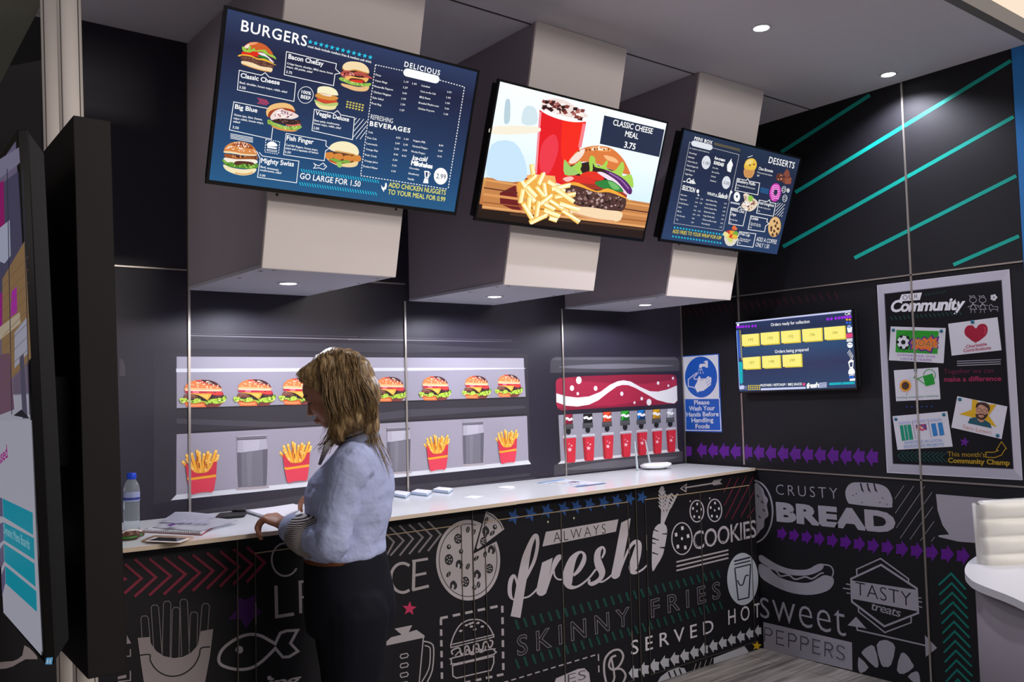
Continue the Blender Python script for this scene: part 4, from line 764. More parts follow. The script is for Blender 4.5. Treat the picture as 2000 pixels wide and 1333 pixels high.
I = inkr('bread_lettering', L0); I.text('CRUSTY', (235, 205), (605, 232), 62, GR, -.012, 1.35); I.text('BREAD', (237, 358), (955, 432), 100, GR, .06, 1.05); I.done()
I = inkr('bread_loaf_print', L0); I.poly([(650, 200), (660, 160), (690, 135), (740, 132), (840, 140), (900, 165), (930, 220), (932, 265), (910, 284), (700, 264), (665, 250)], GR, smooth=4)
for x in (745, 785, 825): I.poly([(x-8, 136), (x+2, 138), (x+8, 165), (x+20, 195), (x+2, 180)], '17161b')
for x, y in ((696, 210), (716, 200), (750, 253), (858, 252), (875, 226), (900, 264)): I.ell(x, y, 4, 4, '4a464c')
I.done()
I = inkr('hatching_print', L0)
for a, b in (((1003, 150), (948, 230)), ((1062, 153), (950, 318)), ((1128, 155), (957, 405)), ((1172, 190), (980, 468)), ((1176, 278), (1038, 477)), ((1184, 366), (1100, 484)), ((1187, 460), (1166, 488))): I.line([a, b], 4, '8a8790')
I.done()
for i in range(14):
    x = 268+72*i+.9*i*i; y = 440+i*10.3; I = inkr('arrow_print', L0); arrow(I, x, y, 62+i*1.6, '5a1684', 1, 1.12); I.done()
I = inkr('cup_print', L0); I.poly([(1195, 202), (1562, 232), (1560, 330), (1540, 420), (1500, 500), (1420, 495), (1330, 488), (1212, 460), (1210, 450), (1275, 445), (1235, 390), (1205, 300)], GR); I.done()
I = inkr('hot_dog_print', L0)
I.poly([(130, 574), (150, 570), (180, 590), (250, 630), (330, 655), (420, 655), (470, 630), (500, 620), (520, 630), (505, 660), (430, 690), (330, 690), (240, 665), (170, 630), (135, 605)], GR, smooth=3); I.line([(505, 625), (560, 635), (578, 670), (570, 700)], 8, GR, smooth=4)
I.poly([(130, 625), (180, 640), (250, 700), (340, 730), (430, 735), (500, 700), (530, 690), (575, 705), (578, 745), (540, 785), (450, 808), (340, 800), (230, 760), (140, 700)], GR, smooth=3)
I.line([(180, 645), (230, 660), (260, 695), (310, 690), (350, 715), (410, 700), (450, 712), (500, 680), (520, 678)], 9, GR, smooth=4); I.done()
I = inkr('sweet_lettering', L0); I.text('sweet', (140, 945), (655, 1062), 190, GR, -.012, 1.05); I.done()
I = inkr('peppers_print', L0); I.poly([(157, 972), (690, 1095), (693, 1263), (160, 1134)], GR)
LET = {'P': [[(0, 0), (0, 1)], [(0, 0), (.6, 0), (.8, .15), (.8, .35), (.6, .5), (0, .5)]], 'E': [[(0, 0), (0, 1)], [(0, 0), (.75, 0)], [(0, .5), (.65, .5)], [(0, 1), (.75, 1)]], 'R': [[(0, 0), (0, 1)], [(0, 0), (.6, 0), (.8, .15), (.8, .35), (.6, .5), (0, .5)], [(.4, .5), (.8, 1)]], 'S': [[(.8, .1), (.55, 0), (.2, 0), (0, .15), (.05, .38), (.7, .6), (.8, .8), (.6, 1), (.25, 1), (0, .9)]]}
for k, ch in enumerate('PEPPERS'):
    for pl in LET[ch]:
        for (x0, y0), (x1, y1) in zip(pl, pl[1:]):
            n = max(1, round(math.hypot(x1-x0, (y1-y0)*1.2)/.15))
            for j in range(n+1):
                x = 165+k*73+(x0+(x1-x0)*j/n)*55; y = 1005+k*17.5+(y0+(y1-y0)*j/n)*80+(x0+(x1-x0)*j/n)*13; I.ell(x, y, 4, 4.4, '35343a', n=8)
I.done()
I = inkr('badge_print', L0)
I.line([(685, 712), (865, 628), (1080, 770), (1088, 918), (885, 998), (690, 850)], 12, GR, True); I.line([(720, 690), (718, 655), (862, 590), (1030, 712), (1030, 745)], 8, GR); I.line([(728, 872), (730, 910), (888, 1035), (1046, 975), (1046, 940)], 8, GR)
I.poly([(690, 722), (1078, 778), (1086, 908), (692, 832)], GR); I.text('TASTY', (712, 808), (1048, 880), 80, '17161b', -.014, 1.05); I.text('treats', (800, 895), (978, 942), 50, GR, .005, .9, .25)
for a, b in (((636, 768), (680, 775)), ((655, 742), (680, 748)), ((657, 797), (680, 800)), ((1085, 825), (1108, 828)), ((1088, 848), (1112, 853)), ((1090, 878), (1112, 884))): I.line([a, b], 7, GR)
I.done()
I = inkr('arrow_line_print', L0); I.poly([(714, 940), (778, 1012), (664, 992)], GR); I.line([(718, 995), (722, 1020), (1140, 1115)], 9, GR); I.poly([(1128, 1050), (1202, 1128), (1134, 1182)], GR); I.done()
I = inkr('croissant_print', L0)
for pts in ([(728, 1195), (735, 1185), (790, 1245), (742, 1280), (726, 1240)], [(750, 1150), (790, 1118), (825, 1120), (850, 1225), (830, 1245), (760, 1175)], [(838, 1110), (880, 1080), (920, 1090), (950, 1125), (925, 1230), (890, 1242), (865, 1225)], [(985, 1160), (1020, 1170), (1050, 1215), (1060, 1245), (1000, 1285), (960, 1262)], [(1075, 1268), (1095, 1290), (1100, 1345), (1080, 1345), (1025, 1300)]): I.poly(pts, GR, smooth=2)
I.done()
I = inkr('chevron_column_print', L0)
for i in range(12): x, y = 1286+i*3.6, 680+i*58; I.line([(x-75+i, y+70), (x, y), (x+88+i, y+96)], 12, '0a7468')
I.done()
# ================================================================ framed community board
BRD = RIGHT.off(.0012)
P0 = (1700, 520, .3226)
nb = thing('notice_board', 'large white framed community notice board print with pinned cards on the right wall', 'notice board', BRD.hit(1850, 930))
q4 = lambda pts, cr: [BRD.hit(cr[0]+x*cr[2], cr[1]+y*cr[2]) for x, y in pts]
OUT = [(43, 118), (840, 22), (920, 1295), (103, 1250)]; INN = [(85, 168), (795, 85), (868, 1230), (137, 1198)]
pan = obj('panel', slab(BM(), BRD, q4(OUT, P0), -.0008, .0008), mat('0e0d12', .55, spec=.25), nb)
fl = [(82, 164), (800, 80), (873, 1234), (134, 1202)]
def inkn(n, par, crop=P0, **k): return Ink(n, BRD, par, crop, base=k.pop('base', .001), step=.00005, **k)
I = inkn('frame', nb)
for j, c in enumerate(('b5b2bf', 'bcb9c4', 'a9a6b3', 'b1aebb')):
    k = (j+1) % 4; I.poly([OUT[j], OUT[k], INN[k], INN[j]], c)
I.line(OUT, 5, 'c9c6d2', True); I.line(INN, 4, '6c6a76', True); I.done()
I = inkn('title_lettering', nb); I.poly([(190, 172), (313, 160), (300, 205), (172, 215)], 'd8d6dc'); I.text('OUR', (196, 206), (290, 198), 28, '18171c', -.008, 1.1); I.text('Community', (118, 277), (565, 262), 66, 'dcdae0', .035, .92, .22)
for i in range(8): I.line([(330+i*17, 168-i*3), (342+i*17, 182-i*3)], 5, '123c38')
for i in range(17): I.line([(122+i*26, 306-i*2), (136+i*26, 328-i*2)], 8, '123c38')
I.done()
I = inkn('chalk_drawing', nb)
for x in (622, 680): I.ell(x, 206, 21, 16, 'aaa8b0', 0, 20, 3); I.line([(x, 222), (x-18, 262), (x+22, 262), (x, 222)], 3, 'aaa8b0'); I.line([(x-8, 262), (x-14, 284)], 3, 'aaa8b0'); I.line([(x+8, 262), (x+12, 284)], 3, 'aaa8b0'); I.line([(x-32, 250), (x, 234), (x+34, 240)], 3, 'aaa8b0'); I.line([(x-16, 190), (x-22, 180), (x-6, 184), (x+4, 178), (x+14, 188)], 3, 'aaa8b0')
I.line([(720, 262), (722, 238), (734, 232), (742, 246), (772, 246), (772, 274), (764, 262), (736, 262), (730, 276), (726, 262)], 3, 'aaa8b0', True)
for k in range(5): I.ell(748+13*math.cos(k*1.26), 190+12*math.sin(k*1.26), 9, 8, 'd0ced6')
I.line([(748, 200), (742, 212)], 3, 'd0ced6'); I.done()
def card(name, pts, pins):
    o = obj('pinned_card', slab(BM(), BRD, q4(pts, P0), .0009, .0018), mat('cfcdd6', .6), nb)
    for i, (x, y) in enumerate(pins):
        c = BRD.hit(P0[0]+x*P0[2], P0[1]+y*P0[2]); obj('pin', lathe(BM(), [(.0075, .0018), (.0085, .003), (.006, .0046)], c, 16, (-1, 0, 0)), mat('1c6480', .35), o, True)
    return Ink(name, BRD, o, P0, base=.0021, step=.00003)
I = card('goal_picture', [(124, 366), (457, 376), (444, 589), (113, 571)], [(141, 388), (431, 394)])
I.cr = (1710, 620, .135, .135)
I.poly([(305, 185), (918, 200), (900, 532), (292, 508)], '279428')
I.ell(408, 365, 96, 102, '141418'); I.ell(402, 362, 88, 96, 'dcdce4'); I.poly([(402, 325), (438, 345), (432, 390), (385, 395), (368, 355)], '141418')
for x, y in ((375, 280), (470, 295), (492, 372), (455, 445), (370, 440), (322, 360)): I.ell(x, y, 24, 24, '141418', n=6)
I.ell(408, 365, 96, 102, '141418', 0, 36, 8)
for a, b in (((400, 260), (520, 200)), ((440, 270), (640, 195)), ((400, 480), (520, 510))): I.line([a, b], 4, '1c5c22')
B_ = [(478, 370), (530, 300), (590, 330), (610, 290), (660, 320), (710, 268), (760, 310), (830, 245), (850, 300), (928, 275), (908, 350), (925, 370), (905, 400), (918, 455), (840, 450), (812, 525), (730, 480), (660, 495), (615, 460), (570, 495), (550, 450), (490, 480), (515, 410)]
I.poly(B_, '5a1c86'); cx, cy = 710, 385; I.poly([(cx+(x-cx)*.86, cy+(y-cy)*.8) for x, y in B_], 'd8702c'); I.text('GOAL!', (512, 398), (898, 445), 88, 'f0b878', .035, 1.0, .1, inner='6a3018', ib=.0)
I.text('SUPPORTING OUR', (318, 555), (868, 585), 24, '8a5cb0', .015, 1.3); I.text('LOCAL TEAMS', (370, 612), (812, 636), 26, '8a5cb0', .015, 1.3); I.done()
I = card('heart_picture', [(472, 350), (770, 310), (795, 510), (493, 543)], [(620, 338)])
I.poly([(640, 462), (600, 440), (574, 415), (572, 385), (590, 362), (620, 360), (640, 378), (658, 356), (690, 350), (710, 370), (708, 405), (690, 430)], '9c1834', smooth=3); I.line([(690, 370), (698, 390), (690, 412)], 6, 'c04860', smooth=3); I.line([(634, 466), (646, 458)], 4, '9c1834')
I.text('Charitable', (580, 498), (708, 480), 18, 'a83050', .02); I.text('Contributions', (565, 522), (732, 503), 18, 'a83050', .02); I.done()
I = card('sunflower_picture', [(143, 632), (411, 614), (425, 807), (157, 819)], [(275, 632)])
I.cr = (1710, 620, .135, .135)
for k in range(22): a = 2*PI*k/22; I.poly([(437+50*math.cos(a-.14), 992+54*math.sin(a-.14)), (437+106*math.cos(a), 992+108*math.sin(a)), (437+50*math.cos(a+.14), 992+54*math.sin(a+.14))], 'e09820' if k % 2 else 'c87814')
I.ell(437, 992, 80, 82, 'e09820'); I.ell(437, 992, 55, 58, '4a3020'); I.line([(462, 1090), (458, 1130)], 7, '2c5c38')
I.poly([(690, 855), (828, 812), (866, 965), (730, 1000)], '18902c'); I.ell(785, 835, 84, 78, '18902c', 0, 30, 9, -190, 50); I.line([(722, 972), (610, 890), (700, 855)], 12, '18902c'); I.line([(620, 900), (565, 868)], 14, '18902c'); I.line([(560, 885), (585, 838)], 14, '18902c')
for x, y in ((540, 865), (500, 875), (515, 895), (540, 908)): I.line([(x, y), (x-10, y+10)], 6, '4aa8d8')
I.text('Funding community initiatives', (315, 1178), (915, 1150), 30, '4a9070', 0); I.done()
I = card('schools_picture', [(135, 910), (466, 880), (499, 1094), (165, 1113)], [(156, 928), (446, 900)])
I.poly([(178, 965), (246, 960), (262, 1050), (192, 1060)], '0f8c6c'); 
for x in (201, 222): I.line([(x, 964), (x+14, 1056)], 3, 'cfcdd6')
I.line([(255, 935), (275, 1045)], 4, '8a88a0'); I.line([(348, 925), (370, 1040)], 4, '8a88a0'); I.poly([(275, 962), (338, 955), (345, 992), (280, 998)], '6a3c78'); specks(I, [(278, 966), (336, 960), (342, 990), (282, 995)], 7, 6, ['e0a050', 'c04868', 'd8d0e0'], 14, 3)
I.poly([(368, 955), (396, 952), (410, 1026), (382, 1032)], '2c78b8'); I.poly([(408, 950), (436, 947), (450, 1022), (422, 1028)], '2c78b8')
for x, y in ((172, 945), (265, 935), (360, 928)): I.line([(x, y+6), (x+72, y)], 14, 'b0b4d4')
I.text('INVESTING IN LOCAL', (208, 1078), (440, 1062), 16, '7c9cc8', .02, 1.1); I.text('EDUCATION PROJECTS', (205, 1102), (447, 1088), 16, '7c9cc8', .02, 1.1); I.done()
I = card('portrait_picture', [(527, 788), (830, 851), (795, 1048), (491, 978)], [(543, 808), (772, 1027)])
I.cr = (1840, 760, .1275, .1275)
I.poly([(465, 160), (530, 175), (600, 235), (838, 240), (720, 410), (842, 590), (680, 520), (520, 450), (262, 388), (455, 320)], 'd0a41c')
I.poly([(398, 525), (430, 450), (520, 432), (650, 470), (740, 530), (765, 605)], '205060', smooth=0); I.poly([(540, 430), (660, 460), (640, 500), (600, 515), (550, 480)], 'b88468'); I.poly([(520, 300), (560, 240), (660, 250), (725, 310), (705, 400), (660, 455), (590, 465), (535, 420)], 'c09078', smooth=3)
I.poly([(518, 380), (560, 395), (610, 385), (650, 400), (705, 380), (690, 430), (640, 475), (580, 470), (525, 430)], '40281e', smooth=2); I.poly([(560, 400), (640, 405), (630, 440), (575, 435)], 'b88468', smooth=2); I.line([(545, 395), (600, 385), (655, 402)], 14, '40281e', smooth=3)
I.poly([(525, 300), (525, 235), (580, 205), (680, 215), (735, 270), (730, 340), (705, 350), (700, 300), (600, 240), (555, 270)], '3c261e', smooth=2); I.ell(570, 325, 34, 28, '2a1c1c', 10, 24, 7); I.ell(655, 342, 34, 28, '2a1c1c', 10, 24, 7)
I.text('Sam Lowri', (320, 605), (750, 700), 62, 'c07858', -.008); I.done()
I = inkn('slogan_lettering', nb); I.text('Together we can', (445, 652), (745, 646), 28, '6a1c3c', -.005); I.text('make a difference', (447, 700), (794, 695), 28, '8c2048', .025)
I.nxt('line_print')
for k in range(3): I.line([(525, 577+k*13), (790, 567+k*13)], 6, '8c8a94')
I.nxt('dash_print')
for i in range(6): I.line([(216+i*30, 855-i*.6), (228+i*30, 852-i*.6)], 7, '1c3c84')
I.nxt('star_print'); I.star(571, 1066, 32, '5a1684', 10)
I.nxt('chevron_print')
for i in range(11): x, y = 185+i*26, 1150+i*.8; I.line([(x+22, y-30), (x-18, y-2), (x+20, y+32)], 5, '0c4a44')
I.nxt('champion_lettering'); YE = 'a8891a'; I.text('This month’s', (470, 1152), (696, 1158), 28, YE, 0); I.text('Community Champ', (472, 1190), (846, 1206), 28, YE, .03)
I.nxt('arrow_print'); I.line([(700, 1128), (750, 1128), (775, 1118), (765, 1112), (795, 1064), (825, 1106), (815, 1112), (795, 1145), (755, 1160), (702, 1158)], 5, YE, True); I.done()
# ================================================================ hand washing sign
sg = thing('safety_sign', 'blue and white hand washing sign in the corner above the counter', 'sign', RIGHT.hit(1370, 840)); SGN = RIGHT.off(.0022)
Q = (1320, 680, .135); spt = [SGN.hit(Q[0]+x*Q[2], Q[1]+y*Q[2]) for x, y in ((100, 116), (622, 84), (668, 1222), (140, 1212))]
pl = obj('plate', slab(BM(), SGN, spt, -.002, 0), mat('1d58b4', .4), sg)
def inks(n): return Ink(n, SGN, pl, Q, base=.0004, step=.0001, rough=.4)
WS = 'dcdde0'
I = inks('symbol'); I.poly([(102, 132), (610, 98), (628, 732), (122, 738)], WS); I.ell(366, 422, 233, 297, '1d58b4', 0, 48)
I.poly([(338, 288), (340, 245), (355, 233), (428, 226), (428, 210), (400, 205), (430, 185), (462, 183), (466, 285), (428, 285), (426, 270), (385, 272), (372, 290)], WS)
for a, b in (((342, 300), (318, 380)), ((358, 300), (358, 392)), ((372, 298), (408, 384))): I.dash(a, b, 9, WS, 28, 12)
I.line([(280, 585), (240, 565), (183, 560), (183, 455), (300, 362), (312, 375), (262, 430), (275, 455), (420, 448)], 12, WS)
I.poly([(275, 560), (310, 490), (335, 412), (352, 412), (358, 445), (430, 445), (470, 408), (488, 420), (510, 425), (518, 445), (515, 485), (510, 535), (440, 590), (400, 620), (340, 630), (315, 648), (290, 600)], WS)
for a, b in (((350, 465), (405, 458)), ((430, 475), (490, 425)), ((438, 515), (505, 462)), ((452, 545), (512, 505))): I.line([a, b], 6, '1d58b4')
I.done()
I = inks('wording'); I.rect([(128, 736), (630, 732), (655, 1198), (146, 1192)], 12, WS)
for s, p0, p1 in (('Please', (266, 820), (488, 816)), ('Wash Your', (192, 908), (568, 900)), ('Hands Before', (156, 994), (622, 988)), ('Handling', (230, 1078), (546, 1072)), ('Foods', (288, 1164), (492, 1162))): I.text(s, p0, p1, 62, WS, .022)
I.done()
# ================================================================ orders screen on the right wall
OQ = (1420, 580, .15)
t4, s4 = screen('order_screen', 'small wall screen with yellow order numbers on the right wall', ORD, [(1436, 628), (1667, 603), (1673, 761), (1441, 769)], pane_mat('orders_picture', [(0, '2c4468'), (.35, '30365a'), (.6, '2c4a72'), (.85, '26304e'), (1, '303c66')]), None, .06, .006)
def inko(n, **k): return Ink(n, ORD, s4, OQ, base=-.0021, emit=1.0, **k)
I = inko('heading_lettering'); I.text('Orders ready for collection', (568, 385), (1072, 340), 40, W_, .008); I.nxt('heading_lettering'); I.text('Orders being prepared', (620, 735), (1058, 705), 40, W_, .008); I.done()
for pts, s in (([(187, 495), (420, 478), (425, 638), (195, 656)], '195'), ([(432, 472), (682, 453), (688, 618), (440, 636)], '193'), ([(697, 450), (955, 430), (962, 598), (705, 616)], '192'), ([(972, 425), (1242, 403), (1247, 578), (982, 597)], '196'), ([(1258, 400), (1540, 377), (1550, 555), (1268, 572)], '194'), ([(200, 795), (435, 778), (440, 944), (207, 954)], '197'), ([(450, 775), (698, 760), (706, 930), (458, 940)], '198'), ([(715, 760), (975, 742), (982, 915), (725, 926)], '199')):
    I = inko('order_ticket'); I.poly(pts, 'e0c838'); cx, cy = sum(p[0] for p in pts)/4, sum(p[1] for p in pts)/4
    I.poly([pts[0], (pts[1][0]-16, pts[1][1]), (pts[2][0]-16, pts[2][1]-14), (pts[3][0], pts[3][1]-14)], 'fcf080'); I.text(s, (cx-32, cy+14), (cx+32, cy+8), 36, 'a09030', 0); I.poly([(pts[3][0], pts[3][1]+2), (pts[3][0]+22, pts[3][1]+4), (pts[3][0]+30, pts[3][1]-12), (pts[3][0], pts[3][1]-10)], '2a3250'); I.done()
I = inko('border_print'); I.poly([(110, 328), (1612, 172), (1614, 196), (112, 350)], 'c8ccf0'); PU = '9a2ce0'
for x in (125, 152, 180, 210, 245, 282, 328, 368): I.ell(x, 402-x*.06, 15, 18, PU, n=12)
for x in (1308, 1355, 1412, 1455, 1495, 1530, 1565, 1600): I.ell(x, 440-x*.113, 19, 19, PU, n=12)
I.poly([(122, 360), (140, 352), (158, 352), (150, 375), (138, 388)], W_); I.ell(1555, 222, 22, 16, W_, 0, 20, 6); I.ell(1590, 220, 10, 14, W_, 0, 16, 6)
for r_ in range(2):
    for x in (1558, 1596): I.ell(x, 298+r_*40, 15, 14, ('f0b030', '2c6cf0')[r_], n=10)
I.line([(120, 440), (160, 1200)], 10, '98b8f8')
for i in range(18): I.ell(138+i*1.8, 445+i*20, 11, 9, '3c68f0', n=8); I.line([(156+i*1.6, 440+i*22), (176+i*1.4, 452+i*22)], 7, 'e8d050')
I.poly([(152, 850), (200, 850), (208, 1110), (182, 1145), (165, 1110)], '18b0c0')
for i in range(14): I.line([(196, 856+i*18), (210, 868+i*18)], 4, '2a3a60')
I.poly([(160, 1165), (200, 1150), (225, 1165), (218, 1205), (165, 1210)], 'c8ccf0'); I.poly([(225, 1160), (258, 1158), (258, 1212), (225, 1212)], '6a7498')
for r_ in range(3):
    for c_ in range(6): I.ell(280+c_*28, 1160+r_*24-c_*.6, 11, 9, 'e8d050', n=6)
I.text('MUSTARD / KETCHUP /  BBQ SAUCE', (436, 1170), (972, 1152), 30, W_, .02); I.line([(440, 1206), (1022, 1186)], 26, 'd0d4f4'); I.star(1000, 1140, 28, 'f05080')
I.text('fresh', (1030, 1192), (1195, 1178), 62, W_, .04, .85, .25)
for k in range(4): I.line([(1195, 1128+k*18), (1298, 1120+k*18)], 10, 'd0d4f4')
I.poly([(1320, 1135), (1345, 1120), (1490, 1114), (1482, 1146), (1340, 1154)], '18b0c0'); I.poly([(1500, 1114), (1664, 1106), (1660, 1138), (1488, 1146)], '18b0c0')
I.poly([(1560, 405), (1628, 395), (1622, 462), (1572, 468)], W_); I.ell(1590, 388, 28, 22, '90a0d0'); I.poly([(1550, 482), (1632, 472), (1634, 530), (1552, 542)], 'e04878')
for k in range(3): I.line([(1556, 552+k*15), (1632, 546+k*15)], 10, W_)
I.ell(1600, 630, 36, 36, W_); I.line([(1572, 625), (1630, 622)], 7, '4a5888')
for k in range(5): I.line([(1566+k*14, 740+k*22), (1600+k*10, 690+k*18)], 6, W_)
I.poly([(1576, 850), (1610, 815), (1648, 830), (1640, 925), (1594, 930)], W_); I.poly([(1594, 860), (1636, 850), (1630, 910), (1602, 915)], '2a3a60'); I.poly([(1594, 938), (1645, 932), (1664, 1000), (1580, 1008)], W_, smooth=2)
for x in (1602, 1636): I.ell(x, 1045, 15, 14, '2c6cf0', n=10)
I.poly([(1588, 1020), (1660, 1012), (1660, 1022), (1590, 1030)], W_); I.poly([(1595, 1070), (1666, 1062), (1668, 1092), (1600, 1098)], W_); I.done()
# ================================================================ prints on the counter front
G = 'a39c9f'; FR_ = FRONT.off(.0006)
K4, K5, K6, KF = (230, 1000, .2498), (740, 960, .2799), (980, 920, .3099), (980, 990, .18)
def inkc(n, i, crop, **k): return Ink(n, FR_, CAB[i], crop, base=.0006, **k)
I = inkc('chevron_print', 0, K4); PK = '7c2038'
for tip, a, b in (((185, 522), (55, 410), (50, 640)), ((297, 514), (132, 372), (130, 665)), ((412, 503), (246, 368), (245, 655)), ((528, 490), (360, 358), (358, 648)), ((640, 478), (474, 350), (472, 635)), ((745, 463), (586, 338), (584, 620)), ((850, 448), (696, 322), (694, 603)), ((948, 432), (800, 310), (798, 586)), ((1050, 415), (904, 294), (902, 568)), ((1148, 397), (1010, 280), (1008, 552))): I.line([a, tip, b], 22, PK)
I.poly([(40, 505), (78, 527), (40, 548)], PK); I.done()
I = inkc('chips_carton_print', 0, K4)
for x0, y0, x1, y1 in ((210, 815, 222, 1000), (290, 730, 315, 1110), (386, 700, 378, 1140), (456, 748, 448, 1140), (516, 685, 530, 1130), (596, 785, 588, 1100), (688, 718, 668, 1000)):
    I.line([(x0-32+(x1-x0), y1), (x0-30, y0+20), (x0-18, y0+2), (x0+14, y0), (x0+28, y0+18), (x0+30+(x1-x0), y1)], 7, '6e6668')
I.poly([(155, 988), (250, 980), (258, 1030), (300, 1090), (360, 1130), (440, 1146), (510, 1135), (570, 1105), (625, 1045), (648, 935), (746, 918), (720, 1130), (680, 1345), (205, 1345), (180, 1180)], '8f8587')
I.line([(172, 1124), (250, 1118), (252, 1160), (290, 1225), (350, 1270), (425, 1288), (510, 1270), (590, 1210), (635, 1130), (650, 1068), (722, 1058)], 11, '19181d', smooth=3); I.done()
I = inkc('corner_print', 0, K4); I.poly([(70, 965), (104, 1030), (70, 1035)], '8f8587'); I.line([(98, 1075), (98, 1130), (70, 1132)], 9, '8f8587'); I.poly([(0, 1290), (66, 1275), (66, 1300), (0, 1312)], '8f8587'); I.line([(98, 1245), (98, 1320), (0, 1330)], 10, '8f8587'); I.done()
I = inkc('swoosh_print', 0, (0, 780, .4147)); I.poly([(0, 1240), (60, 1235), (105, 1208), (115, 1160), (160, 1195), (176, 1226), (120, 1226), (60, 1260), (0, 1272)], '8f8587', smooth=2); I.done()
I = inkc('star_print', 1, K4); I.poly([(920, 665), (1000, 690), (1085, 640), (1082, 740), (1130, 785), (1058, 835), (1002, 915), (962, 842), (862, 842), (930, 765)], '42125c'); I.done()
I = inkc('fish_print', 1, K4); I.line([(1240, 1040), (1190, 1010), (1100, 965), (1000, 965), (900, 1010), (820, 1075), (790, 1140), (800, 1190), (860, 1220), (950, 1235), (1050, 1220), (1140, 1160), (1240, 1060)], 24, G, smooth=3); I.line([(1232, 1030), (1270, 950), (1320, 932), (1405, 928), (1350, 1030), (1408, 1092), (1340, 1135), (1290, 1138), (1232, 1070)], 22, G); I.ell(950, 1080, 30, 30, G); I.done()
I = inkc('lettering_print', 1, K4); I.ell(1308, 375, 105, 128, G, 0, 40, 14, -328, -42); I.line([(1382, 300), (1410, 290), (1408, 240)], 12, G); I.line([(1490, 360), (1490, 470)], 16, G); I.line([(1452, 472), (1510, 466)], 10, G)
I.nxt('lettering_print'); I.line([(1236, 578), (1242, 822), (1378, 800)], 26, G); I.line([(1425, 550), (1430, 795)], 24, G); I.line([(1412, 552), (1500, 538)], 20, G); I.line([(1425, 672), (1490, 662)], 18, G)
I.nxt('lettering_print'); I.ell(1186, 1302, 18, 18, G); I.text('ing', (1165, 1385), (1420, 1345), 80, G, .02, .9, .25); I.done()
I = inkc('lettering_print', 1, K5); I.ell(165, 605, 82, 102, G, 0, 30, 20, 55, 305); I.line([(240, 690), (246, 488)], 22, G); I.line([(232, 490), (342, 472)], 18, G); I.line([(240, 590), (330, 572)], 18, G); I.line([(232, 690), (348, 662)], 20, G); I.done()
I = inkc('chevron_print', 1, K5)
for tip, a, b in (((105, 355), (20, 270), (25, 500)), ((172, 345), (75, 252), (80, 450)), ((238, 332), (142, 240), (144, 450)), ((306, 322), (208, 232), (210, 440)), ((368, 312), (275, 222), (276, 428)), ((432, 302), (340, 210), (342, 418))): I.line([a, tip, b], 13, '7d7679')
I.done()
I = inkc('star_print', 1, K5); I.star(213, 820, 52, 'b83058', 4); I.done()
I = inkc('pizza_print', 1, K5)
c, rx, ry = (622, 482), 224, 282; pt = lambda a, k=1: (c[0]+rx*k*math.cos(math.radians(a)), c[1]+ry*k*math.sin(math.radians(a)))
I.poly([pt(a) for a in range(-28, 296, 6)]+[pt(295), (655, 440)], 'aba3a6'); I.line([pt(a, .9) for a in range(-26, 290, 6)], 5, '1c1b20')
I.poly([(748, 138), (800, 165), (850, 215), (875, 265), (690, 405), (680, 395)], 'aba3a6'); I.line([(752, 152), (800, 182), (840, 220), (862, 262)], 6, '1c1b20')
BK = '26252a'
for x, y, r_ in ((552, 332, 30), (488, 478, 32), (602, 632, 30), (770, 540, 28), (728, 350, 24)):
    I.ell(x, y, r_*.92, r_*1.2, BK)
    for k in range(5): I.ell(x+r_*.5*math.cos(k*1.26), y+r_*.66*math.sin(k*1.26), 5, 5, 'aba3a6', n=8)
    I.ell(x, y, 5, 5, 'aba3a6', n=8)
for x, y in ((560, 510), (520, 655), (686, 580), (785, 408), (745, 275)): I.poly([(x-24, y+18), (x-20, y-18), (x+2, y-32), (x+22, y-8), (x+24, y+14), (x+12, y+30), (x+2, y+28), (x+6, y+2), (x-10, y-4), (x-12, y+20)], BK, smooth=2)
for x, y, a in ((485, 580, 30), (740, 440, 10), (620, 525, 20), (660, 285, 25), (620, 268, 10), (678, 468, 45), (694, 652, 0), (748, 202, 20), (790, 292, 40), (740, 305, 0)): I.ell(x, y, 12, 22, BK, a, 16); I.line([(x-4, y+14), (x+4, y-14)], 3, 'aba3a6')
for x, y in ((487, 388), (572, 420), (808, 250), (664, 672)): I.ell(x, y, 14, 17, BK); I.ell(x+2, y-4, 6, 7, 'aba3a6')
I.done()
I = inkc('blender_jug_print', 1, K5); I.poly([(52, 1050), (85, 1020), (158, 1002), (108, 960), (232, 935), (208, 985), (262, 968), (318, 1008), (318, 1022), (52, 1078)], G); I.line([(310, 1020), (280, 1345)], 8, G); I.line([(310, 1048), (360, 1060), (382, 1100), (372, 1250), (330, 1345)], 9, G, smooth=3); I.line([(318, 1078), (350, 1088), (358, 1120), (348, 1240), (290, 1345)], 8, G, smooth=3)
for k in range(4): I.line([(155, 1140+k*66), (195, 1132+k*66), (205, 1146+k*66), (196, 1160+k*66), (156, 1168+k*66), (148, 1154+k*66)], 7, G, True)
I.done()
I = inkc('burger_print', 1, K5)
I.dash((428, 888), (862, 796), 18, G, 6, 4, 5); I.dash((432, 890), (440, 1340), 17, G, 6, 4, 6); I.dash((860, 800), (868, 1280), 17, G, 6, 4, 6); I.dash((868, 1278), (560, 1345), 17, G, 6, 4, 4)
I.line([(500, 1075), (520, 1010), (560, 940), (610, 905), (665, 895), (720, 905), (770, 950), (800, 1010)], 9, G, smooth=3); I.line([(500, 1072), (800, 1002), (800, 1018), (502, 1092)], 8, G, True)
for x, y in ((610, 935), (645, 945), (655, 918), (690, 920), (720, 945), (570, 975), (668, 965), (635, 925)): I.ell(x, y, 13, 8, G, -15, 12)
